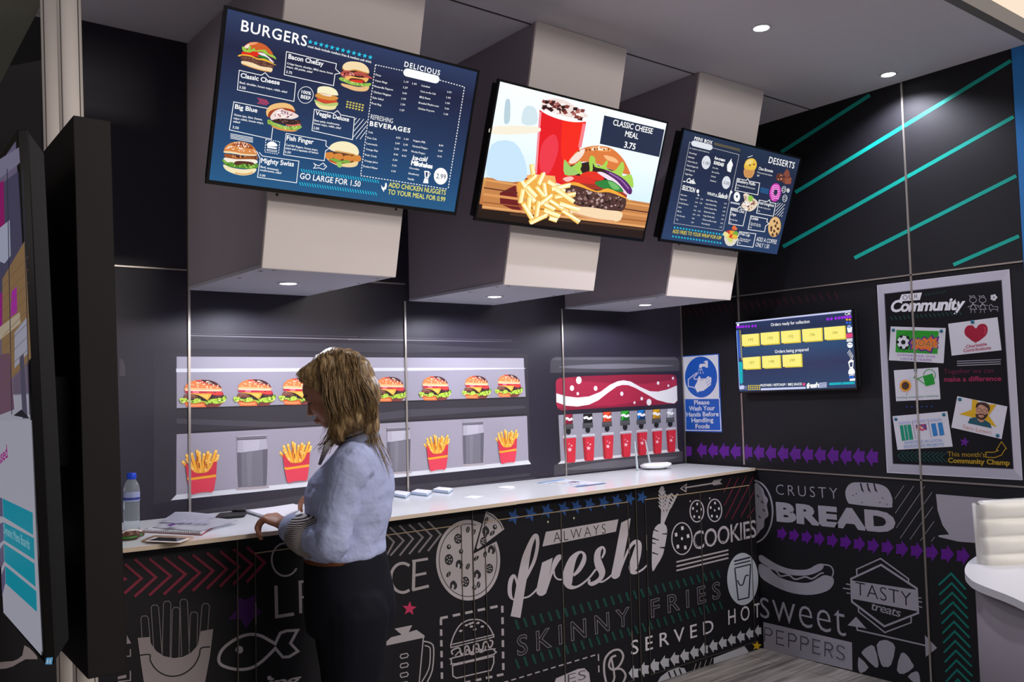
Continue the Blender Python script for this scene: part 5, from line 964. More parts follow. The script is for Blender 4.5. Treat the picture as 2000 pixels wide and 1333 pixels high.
I.line([(515, 1140), (505, 1118), (530, 1100), (560, 1095), (572, 1130), (590, 1135), (600, 1090), (620, 1082), (635, 1120), (655, 1118), (662, 1075), (690, 1068), (700, 1105), (722, 1100), (730, 1060), (750, 1052), (768, 1090), (785, 1080), (792, 1050), (770, 1040)], 11, G, smooth=4); I.line([(530, 1150), (560, 1120), (575, 1145), (600, 1140), (615, 1105), (640, 1140), (670, 1130), (680, 1095), (705, 1125), (735, 1110), (745, 1080)], 8, G, smooth=4)
I.line([(520, 1162), (780, 1102), (802, 1112), (798, 1140), (530, 1205), (506, 1198), (504, 1175)], 9, G, True, 2); I.line([(512, 1218), (800, 1152), (800, 1200), (780, 1250), (540, 1305), (515, 1290)], 9, G, True); I.done()
# --- fresh
I = inkc('fresh_lettering', 2, KF); GF = 'b2abb0'
I.line([(148, 1200, 108), (170, 1080, 104), (200, 900, 100), (232, 720, 98), (262, 560, 84), (305, 420, 56), (345, 335, 44), (375, 318, 42), (388, 380, 38), (380, 470, 36), (350, 590, 36), (300, 700, 32), (255, 790, 26), (225, 850, 14)], 60, GF, smooth=6)
I.line([(165, 860, 12), (150, 780, 26), (125, 752, 34), (98, 800, 46), (85, 880, 46), (90, 960, 42), (115, 1005, 22), (150, 1010, 8)], 30, GF, smooth=5); I.line([(220, 995, 20), (290, 978, 18), (350, 930, 20), (385, 890, 22)], 18, GF, smooth=4)
I.poly([(437, 608), (552, 555), (530, 680), (490, 880), (470, 950), (440, 970), (405, 968), (378, 945), (375, 905), (400, 780)], GF); I.line([(470, 945, 16), (500, 850, 20), (540, 720, 30), (575, 620, 55), (610, 560, 62), (640, 545, 48), (655, 550, 16)], 30, GF, smooth=5); I.line([(560, 690, 22), (575, 755, 18), (610, 790, 18), (660, 790, 16), (700, 770, 16)], 18, GF, smooth=5)
I.line([(775, 750, 26), (835, 690, 44), (885, 600, 50), (895, 530, 36), (865, 495, 24), (820, 510, 40), (770, 570, 76), (735, 660, 100), (715, 750, 112), (715, 820, 100), (740, 870, 56), (800, 875, 28), (870, 840, 22), (950, 770, 20), (1020, 680, 22)], 50, GF, smooth=6)
I.line([(1085, 560, 18), (1112, 500, 26), (1108, 455, 24), (1080, 445, 30), (1045, 490, 60), (1035, 560, 74), (1055, 640, 90), (1085, 710, 74), (1075, 770, 50), (1030, 815, 44), (975, 840, 44), (945, 825, 30), (955, 790, 18)], 50, GF, smooth=6); I.line([(1020, 812, 20), (1085, 818, 18), (1150, 780, 18), (1200, 735, 20)], 18, GF, smooth=4)
I.poly([(1295, 175), (1398, 125), (1370, 300), (1320, 560), (1280, 740), (1260, 775), (1225, 788), (1195, 775), (1187, 735), (1230, 520)], GF); I.line([(1268, 760, 16), (1300, 650, 22), (1360, 500, 24), (1410, 410, 34), (1455, 385, 52), (1482, 410, 66), (1468, 500, 88), (1440, 600, 98), (1420, 670, 90), (1425, 710, 56), (1470, 715, 24), (1530, 680, 20), (1575, 635, 14)], 40, GF, smooth=6); I.done()
I = inkc('banner_print', 2, KF); I.poly([(478, 275), (1265, 138), (1238, 272), (440, 434)], GF); I.text('ALWAYS', (562, 392), (1128, 290), 110, '1b1a1f', -.014, 1.35); I.done()
ST = [(75, 290, 62), (182, 272, 60), (284, 252, 60), (388, 238, 58), (470, 226, 56), (552, 212, 56), (640, 200, 54), (724, 188, 54), (806, 176, 52), (882, 166, 52)]
for i, (x, y, r_) in enumerate(ST):
    I = inkc('star_print', 2, K6); I.star(x, y, r_*.88, '2a5390', 18, .45, .8); I.done()
I = inkc('fries_lettering', 2, K6); DG = '123c35'
for y0, y1, x1 in ((970, 650, 1365), (1218, 848, 1378)):
    for i in range(28):
        t = i/27; s = t*1.12-.12*t*t; x = 96+(x1-96)*s; y = y0+(y1-y0)*s; I.line([(x-10, y-30+6*t), (x+10, y+30-6*t)], 17-4*t, DG)
OL = '6d696f'
I.text('SKINNY', (95, 1168), (808, 968), 122, OL, .022, 1.55, 0, 3, '19181d', -.006); I.text('FRIES', (940, 926), (1378, 800), 110, OL, .022, 1.6, 0, 3, '19181d', -.006); I.done()
I = inkc('dashed_box_print', 2, K6); I.dash((10, 1336), (608, 1156), 8, G, 6, 4, 12); I.dash((608, 1156), (612, 1300), 8, G, 6, 4, 2); I.poly([(340, 1310), (480, 1250), (520, 1245), (550, 1275), (558, 1345), (330, 1345)], 'aba5ab', smooth=0); I.text('ES', (415, 1345), (530, 1312), 60, '4a474c', -.01); I.done()
I = inkc('ampersand_print', 2, K6); I.line([(660, 1345), (645, 1270), (650, 1190), (690, 1140), (740, 1130), (765, 1170), (740, 1230), (700, 1255), (675, 1230), (690, 1180), (720, 1165)], 13, G, smooth=5); I.line([(700, 1255), (750, 1250), (780, 1290), (760, 1345)], 13, G, smooth=4); I.line([(690, 1180), (710, 1300), (690, 1345)], 12, G, smooth=3); I.done()
I = inkc('carrot_print', 3, K6)
I.poly([(985, 338), (1025, 336), (1042, 370), (1036, 430), (1015, 530), (975, 600), (950, 635), (945, 560), (948, 450), (955, 380)], 'b0abb1', smooth=2)
for a, b, c_ in (((955, 372), (985, 382), (955, 366)), ((948, 428), (990, 438), (950, 420)), ((1040, 400), (1010, 398), (1040, 392)), ((948, 518), (985, 528), (948, 510)), ((1025, 490), (995, 482), (1028, 480)), ((946, 455), (968, 460), (946, 450))): I.poly([a, b, c_], '19181d'); I.line([a, b], 6, '19181d')
for (x0, y0), (x1, y1) in (((1012, 338), (1008, 130)), ((1012, 330), (1050, 150)), ((1014, 320), (1098, 150))):
    I.line([(x0, y0, 24), (x0+(x1-x0)*.4, y0+(y1-y0)*.4, 14), (x1, y1, 6)], 12, 'b0abb1')
    for k in range(5): t = .45+.11*k; x, y = x0+(x1-x0)*t, y0+(y1-y0)*t; I.line([(x, y, 12), (x-22, y-26, 8)], 10, 'b0abb1'); I.line([(x, y, 12), (x+20, y-24, 8)], 10, 'b0abb1')
I.poly([(1005, 95), (1022, 110), (1020, 140), (1005, 155), (988, 130)], 'b0abb1', smooth=2); I.done()
I = inkc('arrow_print', 3, K6); I.line([(1150, 108), (1375, 72)], 9, G); I.line([(1128, 112), (1163, 85), (1160, 132)], 7, G, True)
for k in range(5): x = 1325+k*11; I.line([(x, 80-k*2), (x+14, 60-k*2)], 6, G); I.line([(x, 82-k*2), (x+18, 92-k*2)], 6, G)
I.done()
I = inkc('cookie_print', 3, K6)
for x, y, rx, ry in ((1135, 428, 64, 100), (1229, 255, 43, 68), (1341, 250, 44, 70)):
    I.ell(x, y, rx, ry, 'b0abb1', 0, 40, 7)
    for k in range(5): a = k*1.257-1.5; I.poly([(x+rx*.62*math.cos(a)+rx*.17*math.cos(q*1.57+.6), y+ry*.66*math.sin(a)+ry*.16*math.sin(q*1.57+.6)) for q in range(4)], 'c6c2c6')
    I.ell(x, y, rx*.1, ry*.1, 'c6c2c6')
I.done()
I = inkc('cookies_lettering', 3, K6); I.text('COOKIES', (1208, 500), (1605, 416), 114, 'aaa5ab', .008, .92, 0, 3); I.k += 1
for (x, y, h) in ((1242, 445, 55), (1320, 432, 54), (1400, 420, 52)): I.ell(x-6, y-5, 20, h*.72, '19181d', 0, 26, 4)
for x in (1462, 1512, 1536): I.line([(x, 452-(x-1462)*.18), (x+3, 362-(x-1462)*.2)], 4, '19181d')
I.done()
I = inkc('line_print', 3, K6)
for k in range(3): I.line([(1100, 576+k*27), (1428, 500+k*25)], 10, G)
I.done()
I = inkc('hatching_print', 3, K6)
for a, b in (((1445, 45), (1400, 135)), ((1492, 40), (1402, 220)), ((1540, 33), (1408, 300)), ((1585, 38), (1448, 308)), ((1590, 130), (1505, 292)), ((1592, 235), (1545, 300))): I.line([a, b], 5, '6e2438')
I.done()
I = inkc('cup_print', 3, K6); I.ell(1518, 683, 98, 165, 'aab0b8', 0, 48); DKB = '1c2028'
I.line([(1463, 572), (1566, 546)], 10, DKB); I.line([(1465, 592), (1566, 568)], 8, DKB); I.line([(1467, 615), (1568, 590)], 8, DKB); I.line([(1468, 618), (1490, 815), (1556, 800), (1568, 590)], 8, DKB); I.line([(1484, 690), (1500, 720), (1520, 715), (1535, 665), (1556, 660)], 8, DKB, smooth=4); I.done()
I = inkc('served_hot_lettering', 3, K6); I.text('SERVED', (815, 1162), (1335, 1018), 88, 'c0bcc0', .004, 1.55); I.text('HOT', (1428, 972), (1632, 920), 92, 'c0bcc0', .004, 1.6); I.done()
for i in range(14):
    t = i/13; x = 832+(1618-832)*(t*1.1-.1*t*t); y = 1276-(1276-1010)*(t*1.1-.1*t*t); I = inkc('arrow_print', 3 if i > 1 else 2, K6); arrow(I, x, y, 64-14*t, 'b3b3b8', -1, 1.25); I.done()
I = inkc('star_print', 3, K6); I.star(1607, 1104, 32, 'c8a018', 5, .45); I.done()
I = inkc('panel_print', 3, K6); I.poly([(1335, 1180), (1528, 1106), (1555, 1140), (1528, 1170), (1335, 1230)], 'b3b3b8'); I.done()
I = inkc('bread_loaf_print', 3, K6); I.poly([(975, 1345), (1000, 1300), (1050, 1262), (1110, 1240), (1150, 1245), (1170, 1285), (1120, 1345)], 'b3b3b8', smooth=0)
for x in (1050, 1085, 1118): I.line([(x, 1268-(x-1050)*.3), (x+16, 1312-(x-1050)*.3)], 10, '19181d')
for x in (1210, 1240, 1275, 1310): I.line([(x, 1260-(x-1210)*.35), (x+14, 1215-(x-1210)*.35)], 4, G)
I.done()
# prints end at the joints between the cabinets: cut those that run across
for i, c in enumerate(CAB):
    for o in [q for q in bpy.data.objects if q.parent is c and q.name.split('.')[0].endswith(('print', 'lettering'))]:
        me = o.data; X = [v.co.x for v in me.vertices]; x0, x1 = min(X), max(X)
        js = [j for j in range(4) if xs[j] < x1-.002 and xs[j+1] > x0+.002]
        if js == [i]: continue
        for j in js:
            b = bmesh.new(); b.from_mesh(me)
            for xx, nx in ((xs[j]+.0012, -1), (xs[j+1]-.0012, 1)):
                if (nx < 0 and x0 < xx) or (nx > 0 and x1 > xx):
                    bmesh.ops.bisect_plane(b, geom=b.verts[:]+b.edges[:]+b.faces[:], plane_co=(xx, 0, 0), plane_no=(nx, 0, 0), clear_outer=True)
            if not b.faces: b.free(); continue
            m2 = bpy.data.meshes.new(o.name.split('.')[0]); b.to_mesh(m2); b.free()
            for m_ in me.materials: m2.materials.append(m_)
            link(bpy.data.objects.new(o.name.split('.')[0], m2), CAB[j])
        bpy.data.objects.remove(o)
# ================================================================ things lying on the worktop
on = lambda x, y, z=ZT: Plane((0, 0, z), (0, 0, 1), (0, 1, 0)).hit(x, y)
def sheet(bm, pts, z0, z1, bev=0):
    return hexa(bm, [Vector((p[0], p[1], z0)) for p in pts], [Vector((p[0], p[1], z1)) for p in pts], bev)
Q4 = lambda *px: [on(*p) for p in px]
PAPER = mat('e4e4ea', .6)
class Flat(Plane): pass
def top_plane(z): return Plane((0, 0, z), (0, 0, 1), (0, 1, 0))
# water bottle
c = on(257, 1040); R_ = .0265
t = thing('water_bottle', 'clear plastic water bottle with blue cap at the counter end', 'bottle', c)
M_PET = mat('e4eef2', .06, trans=.85, ior=1.2, spec=.5); M_WAT = mat('d8e8ee', .02, trans=1, ior=1.33)
pf = [(.024, 0), (R_, .006), (R_, .035), (R_-.0012, .04), (R_, .045), (R_, .07), (R_-.0012, .075), (R_, .08), (R_, .150), (.022, .168), (.014, .181), (.0125, .184), (.0125, .192)]
obj('body', lathe(BM(), pf, c, 32), M_PET, t, True)
obj('label', lathe(BM(), [(R_+.0004, .108), (R_+.0006, .109), (R_+.0006, .139), (R_+.0004, .140)], c, 32), mat('8a92b4', .35), t, True)
lab = [q for q in bpy.data.objects if q.parent is t and q.name.startswith('label')][0]
obj('label_band', lathe(BM(), [(R_+.0007, .113), (R_+.0009, .1135), (R_+.0009, .121), (R_+.0007, .1215)], c, 32), mat('24347c', .35), lab, True)
obj('cap', lathe(BM(), [(.0150, .184), (.0155, .186), (.0155, .202), (.0145, .205), (.010, .2055)], c, 28), mat('0a3cc0', .4), t, True)
# snack packet
t = thing('snack_packet', 'crumpled clear and brown snack packet in front of the water bottle', 'packet', on(255, 1056))
b = BM(); bmesh.ops.create_icosphere(b, subdivisions=4, radius=1); r = random.Random(3); cc = on(254, 1055)
for v in b.verts:
    k = 1+.10*math.sin(9*v.co.x+3*v.co.y)+.08*math.sin(13*v.co.y+5*v.co.z)+r.uniform(-.03, .03); v.co = Vector((cc.x+v.co.x*.040*k, cc.y+v.co.y*.026*k, ZT+.0005+max(0, .016+v.co.z*.017*k)))
obj('wrapper', b, mat('5a3c30', .25, bump=.5, scale=60), t, True)
b = BM(); tube(b, [cc+Vector((-.036, -.022, .012)), cc+Vector((0, -.026, .010)), cc+Vector((.034, -.016, .016))], .004, 8); obj('green_strip', b, mat('2c6a24', .4), t, True)
b = BM(); tube(b, [cc+Vector((-.038, -.012, .026)), cc+Vector((0, -.012, .034)), cc+Vector((.036, -.006, .026))], .0045, 8, flat=.5); obj('seal_fold', b, mat('c8c0bc', .2), t, True)
# spiral notebook with loose pages
def coil(bm, a, b_, n, r, z):
    a, b_ = Vector(a), Vector(b_); d = (b_-a)/n
    for i in range(n+1):
        p = a+d*i; ax = (b_-a).normalized(); s = ax.cross(Vector((0, 0, 1)))
        tube(bm, [p+s*(r*math.cos(q))+Vector((0, 0, z+r*math.sin(q))) for q in [k*PI/5 for k in range(10)]], .0007, 5, True)
A = Q4((283, 1041), (392, 1046), (432, 1020), (340, 1014))
t = thing('spiral_notebook', 'spiral notebook with loose printed sheets on top, beside the water bottle', 'notebook', sum(A, Vector())/4, 'spiral notebooks on the counter')
obj('cover', sheet(BM(), Q4((277, 1041), (394, 1047), (434, 1020.5), (338, 1014)), ZT+.0003, ZT+.0015), mat('9c2c2a', .5), t)
obj('pages', sheet(BM(), A, ZT+.0016, ZT+.009), PAPER, t)
b = BM(); coil(b, on(285, 1040.5)+Vector((0, -.003, 0)), on(391, 1046)+Vector((0, -.003, 0)), 26, .0065, .0068); obj('spiral', b, mat('5c5c64', .3, metal=.8), t, True)
zz = ZT+.0095
def curled(pts, lift):
    b = BM(); a_, b2, c2, d2 = [Vector(p) for p in pts]; n = 10; g = []
    for i in range(n+1):
        row = []
        for j in range(n+1):
            u, v = i/n, j/n; p = (a_*(1-u)+b2*u)*(1-v)+(d2*(1-u)+c2*u)*v; p.z = zz+lift(u, v); row.append(b.verts.new(p))
        g.append(row)
    for i in range(n):
        for j in range(n): b.faces.new((g[i][j], g[i+1][j], g[i+1][j+1], g[i][j+1]))
    top = b.faces[:]; bmesh.ops.solidify(b, geom=top, thickness=.0004); return b
o = obj('loose_sheet', curled(Q4((297, 1037), (390, 1045), (467, 1024), (340, 1014)), lambda u, v: .002+.006*v*(1-u)+.003*math.sin(u*3)*v), PAPER, t, True)
o2 = obj('loose_sheet', curled(Q4((310, 1030), (398, 1034), (424, 1017), (342, 1013)), lambda u, v: .005+.010*v+.002*math.sin(u*5)), mat('dcdce8', .6), t, True)
I = Ink('printed_picture', top_plane(zz+.0135), o2); I.poly([(325, 1027), (338, 1023), (344, 1025), (332, 1029)], '5c2c84')
for k in range(4): I.line([(352+k*16, 1021+k*.3), (362+k*15, 1017+k*.3)], 3, 'b8bcd4')
I.done()
# smartphone
A = Q4((276, 1060), (353, 1063.5), (379, 1053), (300, 1050))
t = thing('smartphone', 'gold smartphone with black screen lying at the front of the counter', 'phone', sum(A, Vector())/4)
obj('body', sheet(BM(), A, ZT+.0003, ZT+.0075, .002), mat('c9a888', .3, metal=.5), t, True)
z1 = ZT+.0078; pl = top_plane(z1); I = Ink('front_face', pl, t, base=.0001); ins = lambda a, b_: a
I.poly([(283, 1058), (352, 1061), (374, 1052.3), (303, 1049.8)], 'eee8e2'); I.poly([(289, 1056.4), (345, 1058.6), (366, 1051.9), (309, 1050.2)], mat('050507', .08)); I.done()
# black pouch with a pen
A = Q4((420, 1017), (478, 1011.5), (483, 1004.5), (428, 1009))
t = thing('pouch', 'flat black zip pouch lying against the back wall beside the notebook', 'pouch', sum(A, Vector())/4)
obj('body', sheet(BM(), A, ZT+.0005, ZT+.014, .005), mat('101013', .5, bump=.2, scale=300), t, True)
b = BM(); tube(b, [p+Vector((0, 0, .010)) for p in (on(424, 1013), on(479, 1008.2))], .0018, 6); obj('zip', b, mat('4a4a50', .3, metal=.7), t, True)
p0, p1 = on(452, 1008), on(480, 1006.5); t2 = thing('pen', 'black pen resting on the flat black pouch', 'pen', (p0+p1)/2+Vector((0, 0, .0145)))
b = BM(); tube(b, [p0+Vector((0, 0, .0185)), p0+(p1-p0)*.1+Vector((0, 0, .0185)), p1+Vector((0, 0, .0185))], [.001, .0042, .0042], 12); obj('barrel', b, mat('0a0a0c', .25), t2, True)
b = BM(); tube(b, [p0+(p1-p0)*.6+Vector((0, 0, .0236)), p1+Vector((0, 0, .0236))], .0009, 6); obj('clip', b, mat('a8a8b0', .25, metal=.9), t2, True)
# second notebook under the hands
A = Q4((480, 1002.5), (540, 1021), (591, 995), (573, 988))
t = thing('spiral_notebook', 'open white spiral notebook on the counter under the hands of the woman', 'notebook', sum(A, Vector())/4, 'spiral notebooks on the counter')
obj('cover', sheet(BM(), Q4((479, 1003), (540, 1022), (592, 995), (573, 987.6)), ZT+.0003, ZT+.0015), mat('3a3a48', .5), t); obj('pages', sheet(BM(), A, ZT+.0016, ZT+.008), PAPER, t)
b = BM(); coil(b, on(482, 1003), on(539, 1020.5), 22, .006, .006); obj('spiral', b, mat('4c5068', .3, metal=.7), t, True)
# three low stacks of business cards, a single card, a disc, a leaflet
cs = [((763, 969.5), (792, 974.5), (801, 968), (775, 964.5)), ((803, 967), (834, 970.5), (843, 964.5), (815, 962)), ((846, 962), (876, 965.5), (884, 960), (857, 957.5))]
ls = ['stack of business cards nearest the back of the woman', 'middle stack of business cards in the row of three', 'stack of business cards farthest along the counter from the woman']
for q, lb in zip(cs, ls):
    A = Q4(*q); t = thing('card_stack', lb, 'cards', sum(A, Vector())/4, 'business card stacks on the counter'); o = sum(A, Vector())/4
    obj('holder', sheet(BM(), [o+(p-o)*1.06 for p in A], ZT+.0003, ZT+.004, .001), mat('b4c8dc', .1, trans=.6), t)
    obj('cards', sheet(BM(), A, ZT+.0041, ZT+.014, .0005), mat('c4d2e6', .5), t); obj('top_card', sheet(BM(), A, ZT+.0142, ZT+.0148), mat('eef0f4', .5), t)
A = Q4((904, 973), (930, 974.5), (946, 970), (920, 969))
tag(obj('business_card', sheet(BM(), A, ZT+.0003, ZT+.0011), PAPER), 'single white business card lying flat on the worktop', 'card')
c = on(989, 953); tag(obj('disc', lathe(BM(), [(.038, .0003), (.040, .001), (.040, .0035), (.038, .0042)], c, 40), mat('f0f0ee', .4), None, True), 'flat white round disc on the worktop between card and leaflet', 'disc')
A = Q4((1048, 944), (1127, 952), (1185, 944.5), (1100, 936.5)); t = thing('leaflet', 'white and blue printed leaflet lying on the worktop before the drinks picture', 'leaflet', sum(A, Vector())/4)
sh_ = obj('paper', sheet(BM(), A, ZT+.0003, ZT+.0012), mat('dfe6ee', .35), t)
I = Ink('artwork', top_plane(ZT+.0013), sh_, base=.0001, rough=.35); I.poly([(1048, 944), (1054, 944.6), (1106, 937.1), (1100, 936.5)], '4a86c4'); I.poly([(1120, 951.2), (1127, 952), (1185, 944.5), (1178, 943.8)], '3c6ea8')
for k in range(5): I.line([(1070+k*14, 945.2+k*1.1), (1090+k*14, 942.4+k*1.1)], .9, ['6c7484', 'c8a040', '8088a0', '6c7484', '4c6c9c'][k])
I.poly([(1120, 940.6), (1135, 942), (1122, 943.8), (1108, 942.4)], '5c6474'); I.done()
# router with two antennas
c = on(1281, 917); t = thing('router', 'white curved wireless router with two upright antennas at the corner end', 'router', c)
u = Vector((.80, -.6, 0)); w = Vector((.6, .80, 0)); b = BM(); n = 36; rg = []
for k, (s, z) in enumerate(((.5, .004), (.86, .007), (1, .016), (.98, .024), (.80, .032), (.45, .036))):
    ring = []
    for i in range(n):
        a = 2*PI*i/n; e = Vector((math.copysign(abs(math.cos(a))**.75, math.cos(a))*.088*s, math.copysign(abs(math.sin(a))**.85, math.sin(a))*.062*s))
        ring.append(b.verts.new(c+u*e.x+w*e.y+Vector((0, 0, z+.010*max(0, e.x/.088)**2+ .004*max(0, -e.y/.062)))))
    rg.append(ring)
for a_, b_ in zip(rg, rg[1:]):
    for i in range(n): b.faces.new((a_[i], a_[(i+1) % n], b_[(i+1) % n], b_[i]))
b.faces.new(rg[0][::-1]); b.faces.new(rg[-1]); obj('shell', b, mat('eef0f2', .25), t, True)
for dx in (-.05, .055): obj('foot', lathe(BM(), [(.008, .0), (.008, .012)], c+u*dx, 14), mat('888c90', .5), t)
wp = Plane(c+w*.03, (-.6, -.8, 0))
for (bx, by), (tx, ty) in (((1245, 920), (1240, 862)), ((1271, 916), (1260.5, 860))):
    p0 = on(bx, by); q = Plane(p0, (-.6, -.8, 0)).hit(tx, ty); b = BM(); p0 = p0+Vector((0, 0, .004)); tube(b, [p0, p0+(q-p0)*.1, p0+(q-p0)*.5, q], [.0065, .0062, .0052, .0028], 12)
    an = obj('antenna', b, mat('b8c4c6', .4), t, True); obj('antenna_hinge', lathe(BM(), [(.009, -.0035), (.010, .002), (.007, .008)], p0, 16), mat('98a2a4', .4), an, True)
# ================================================================ white desk and chair in front of the right wall
ZD = .75
ed = [on(x, y, ZD) for x, y in ((2060, 1052), (2000, 1062), (1927, 1079), (1895, 1095), (1884, 1114), (1893, 1130), (1915, 1143), (2000, 1178))]
ring = [(p.x, p.y) for p in ed]+[(2.62, .95), (2.55, .65), (2.75, .40), (3.3, .35), (3.9, .6), (4.25, 1.0), (4.3, 1.35)]
ring = catmull(ring, 5, True); cx, cy = sum(p[0] for p in ring)/len(ring), sum(p[1] for p in ring)/len(ring)
t = thing('desk', 'white desk with rounded end and grey curved base in the lower corner', 'desk', (cx, cy, 0))
obj('desktop', hexa(BM(), [Vector((x, y, ZD-.026)) for x, y in ring], [Vector((x, y, ZD)) for x, y in ring], .003), mat('cfcfd4', .35), t)
ins = [(cx+(x-cx)*.925, cy+(y-cy)*.925) for x, y in ring]
k0 = min(range(len(ring)), key=lambda i: (ring[i][0]-ed[3].x)**2+(ring[i][1]-ed[3].y)**2); b = BM(); inn = [(cx+(x-cx)*.895, cy+(y-cy)*.895) for x, y in ring]
cols = []
for i in range(k0, k0+34):
    (x, y), (x2, y2) = ins[i % len(ring)], inn[i % len(ring)]; cols.append([b.verts.new(q) for q in ((x, y, 0), (x, y, ZD-.027), (x2, y2, ZD-.027), (x2, y2, 0))])
for p, q in zip(cols, cols[1:]):
    for j in range(4): b.faces.new((p[j], q[j], q[(j+1) % 4], p[(j+1) % 4]))
b.faces.new(cols[0]); b.faces.new(cols[-1][::-1]); obj('base', b, mat('827b83', .6, bump=.04, scale=700), t, True)
# chair: ribbed white leather back
tl = on(1914, 981, .985); u = Vector((.86, -.51, 0)).normalized(); w = Vector((.51, .86, 0)).normalized()
t = thing('office_chair', 'white ribbed leather office chair behind the white desk', 'chair', (tl.x+u.x*.24, tl.y+u.y*.24, 0)); M_LEA = mat('cfcdc6', .38, bump=.06, scale=500)
CB = Vector((tl.x, tl.y, 0))+u*.235
def cpt(a, d, z): return CB+u*a+w*d+Vector((0, 0, z))
b = BM(); n = 84; rows = []; zt, zb_ = .985, .52
prof = []
for i in range(n+1):
    z = zt-(zt-zb_)*i/n; ph = ((zt-z)/.066) % 1; bulge = .020*abs(math.sin(PI*ph))**.4-.006; lean = .05*(z-.5)
    prof.append((z, bulge, lean))
for z, bl, ln in prof:
    row = []
    for a, d in ((-.235, .012), (-.235, -.020), (-.215, -.022-bl), (-.1, -.018-bl), (0, -.015-bl), (.1, -.018-bl), (.215, -.022-bl), (.235, -.020), (.235, .012), (.2, .03), (0, .036), (-.2, .03)):
        row.append(b.verts.new(cpt(a, d+ln, z)))
    rows.append(row)
m_ = len(rows[0])
for r0, r1 in zip(rows, rows[1:]):
    for i in range(m_): b.faces.new((r0[i], r0[(i+1) % m_], r1[(i+1) % m_], r1[i]))
b.faces.new(rows[0]); b.faces.new(rows[-1][::-1]); bmesh.ops.bevel(b, geom=[e for e in b.edges if all(v in rows[0] for v in e.verts)], offset=.012, segments=3, affect='EDGES')
bk = obj('backrest', b, M_LEA, t, True)
b = BM()
for sd in (-1, 1): tube(b, [cpt(sd*.228, .012+.05*(z-.5), z) for z in (.53, .7, .85, .975)], .013, 10)
obj('piping', b, M_LEA, bk, True)
b = BM(); hexa(b, [cpt(a, d, .45) for a, d in ((-.24, .02), (.24, .02), (.23, -.42), (-.23, -.42))], [cpt(a, d, .53) for a, d in ((-.24, .02), (.24, .02), (.23, -.42), (-.23, -.42))], .03, 4); obj('seat', b, M_LEA, t, True)
CH = mat('c8c8cc', .15, metal=.95); obj('stem', lathe(BM(), [(.028, .10), (.028, .30), (.02, .30), (.02, .45)], cpt(0, -.2, 0), 20), CH, t, True)
for k in range(5):
    a = k*2*PI/5+.3; d = Vector((math.cos(a), math.sin(a), 0)); b = BM(); p = cpt(0, -.2, 0); tube(b, [p+Vector((0, 0, .105)), p+d*.14+Vector((0, 0, .095)), p+d*.27+Vector((0, 0, .075))], [.024, .019, .014], 10)
    o = obj('leg', b, CH, t, True); obj('caster', lathe(BM(), [(.024, -.012), (.026, 0), (.024, .012)], p+d*.27+Vector((0, 0, .0262)), 18, (-d.y, d.x, 0)), mat('1a1a1c', .4), o, True)
# ================================================================ panel on poles and the portrait display
YP = 2.30; PF = Plane((0, YP, 0), (0, -1, 0)); a0, a1, b0, b1 = PF.hit(143, 225), PF.hit(216, 233), PF.hit(171.5, 1328), PF.hit(247, 1341)
a1.z = a0.z; b1.z = b0.z; xl = Plane((a0.x, 0, 0), (-1, 0, 0)); yb = xl.hit(85, 293).y
t = thing('display_stand', 'dark tall panel column on silver poles behind the portrait display', 'column', ((b0.x+b1.x)/2, (YP+yb)/2, 0))
mv = lambda p, y: Vector((p.x, y, p.z))
pn = obj('panel', hexa(BM(), [b0, b1, mv(b1, yb), mv(b0, yb)], [a0, a1, mv(a1, yb), mv(a0, yb)], .0015, 1), mat('1b1818', .6, spec=.2, bump=.05, scale=700), t)
def pole(y, pxs):
    pl = Plane((0, y, 0), (0, -1, 0)); T = pl.hit((pxs[0]+pxs[1])/2, 100); B = pl.hit((pxs[0]+pxs[1])/2+30, 1300); d = (T-B)/(T.z-B.z); r = (pl.hit(pxs[1], 100)-pl.hit(pxs[0], 100)).length/2*.82
    b = BM(); tube(b, [B-d*(B.z-.0), T+d*(2.95-T.z)], r, 36); o = obj('pole', b, mat('dcd4cc', .36, metal=.15), t, True)
    for k in range(4):
        a = k*PI/2+.6; b = BM(); q = Vector((math.cos(a), math.sin(a), 0))*r; tube(b, [B-d*B.z+q, T+d*(2.95-T.z)+q], .0016, 6); 
        obj('groove', b, mat('6c6664', .4, metal=.7), o, True)
yq = xl.hit(108, 258).y; pole(yq+.042, (108, 165)); pole(yb+.055, (77, 126))
YD = YP-.07; PD = Plane((0, YD, 0), (0, -1, 0))
sec = [PD.hit(*p) for p in ((33, 253), (55, 252), (88, 297), (137, 1252), (107, 1298), (88, 1298))]; WD = .62
t = thing('display', 'large portrait display seen edge on at the left of the counter', 'display', sec[5])
sh_ = lambda p, dy: p+Vector((0, dy, 0))
ft, fb = sec[0], sec[5]; fr2 = [ft, sec[1], sec[4], fb]
obj('casing', hexa(BM(), [sh_(p, .012) for p in (sec[1], sec[2], sec[3], sec[4])], [sh_(p, WD-.012) for p in (sec[1], sec[2], sec[3], sec[4])], .002), mat('101115', .5, spec=.3), t)
M_GB = mat('060505', .2, spec=.3)
fbz = obj('bezel', hexa(BM(), fr2, [sh_(p, WD) for p in fr2], .0025), M_GB, t, False)
d = (fb-ft).normalized(); nrm = d.cross(Vector((0, 1, 0))); nrm = nrm if nrm.x < 0 else -nrm; SCR = Plane(ft, nrm)
e = .022; me = bpy.data.meshes.new('picture'); L = (fb-ft).length
me.from_pydata([tuple(ft+d*q+Vector((0, y, 0))+SCR.n*.0006) for q, y in ((L-e, e), (L-e, WD-e), (e, WD-e), (e, e))], [], [(0, 1, 2, 3)])
uv = me.uv_layers.new()
for i, k in enumerate(((0, 0), (1, 0), (1, 1), (0, 1))): uv.data[i].uv = k
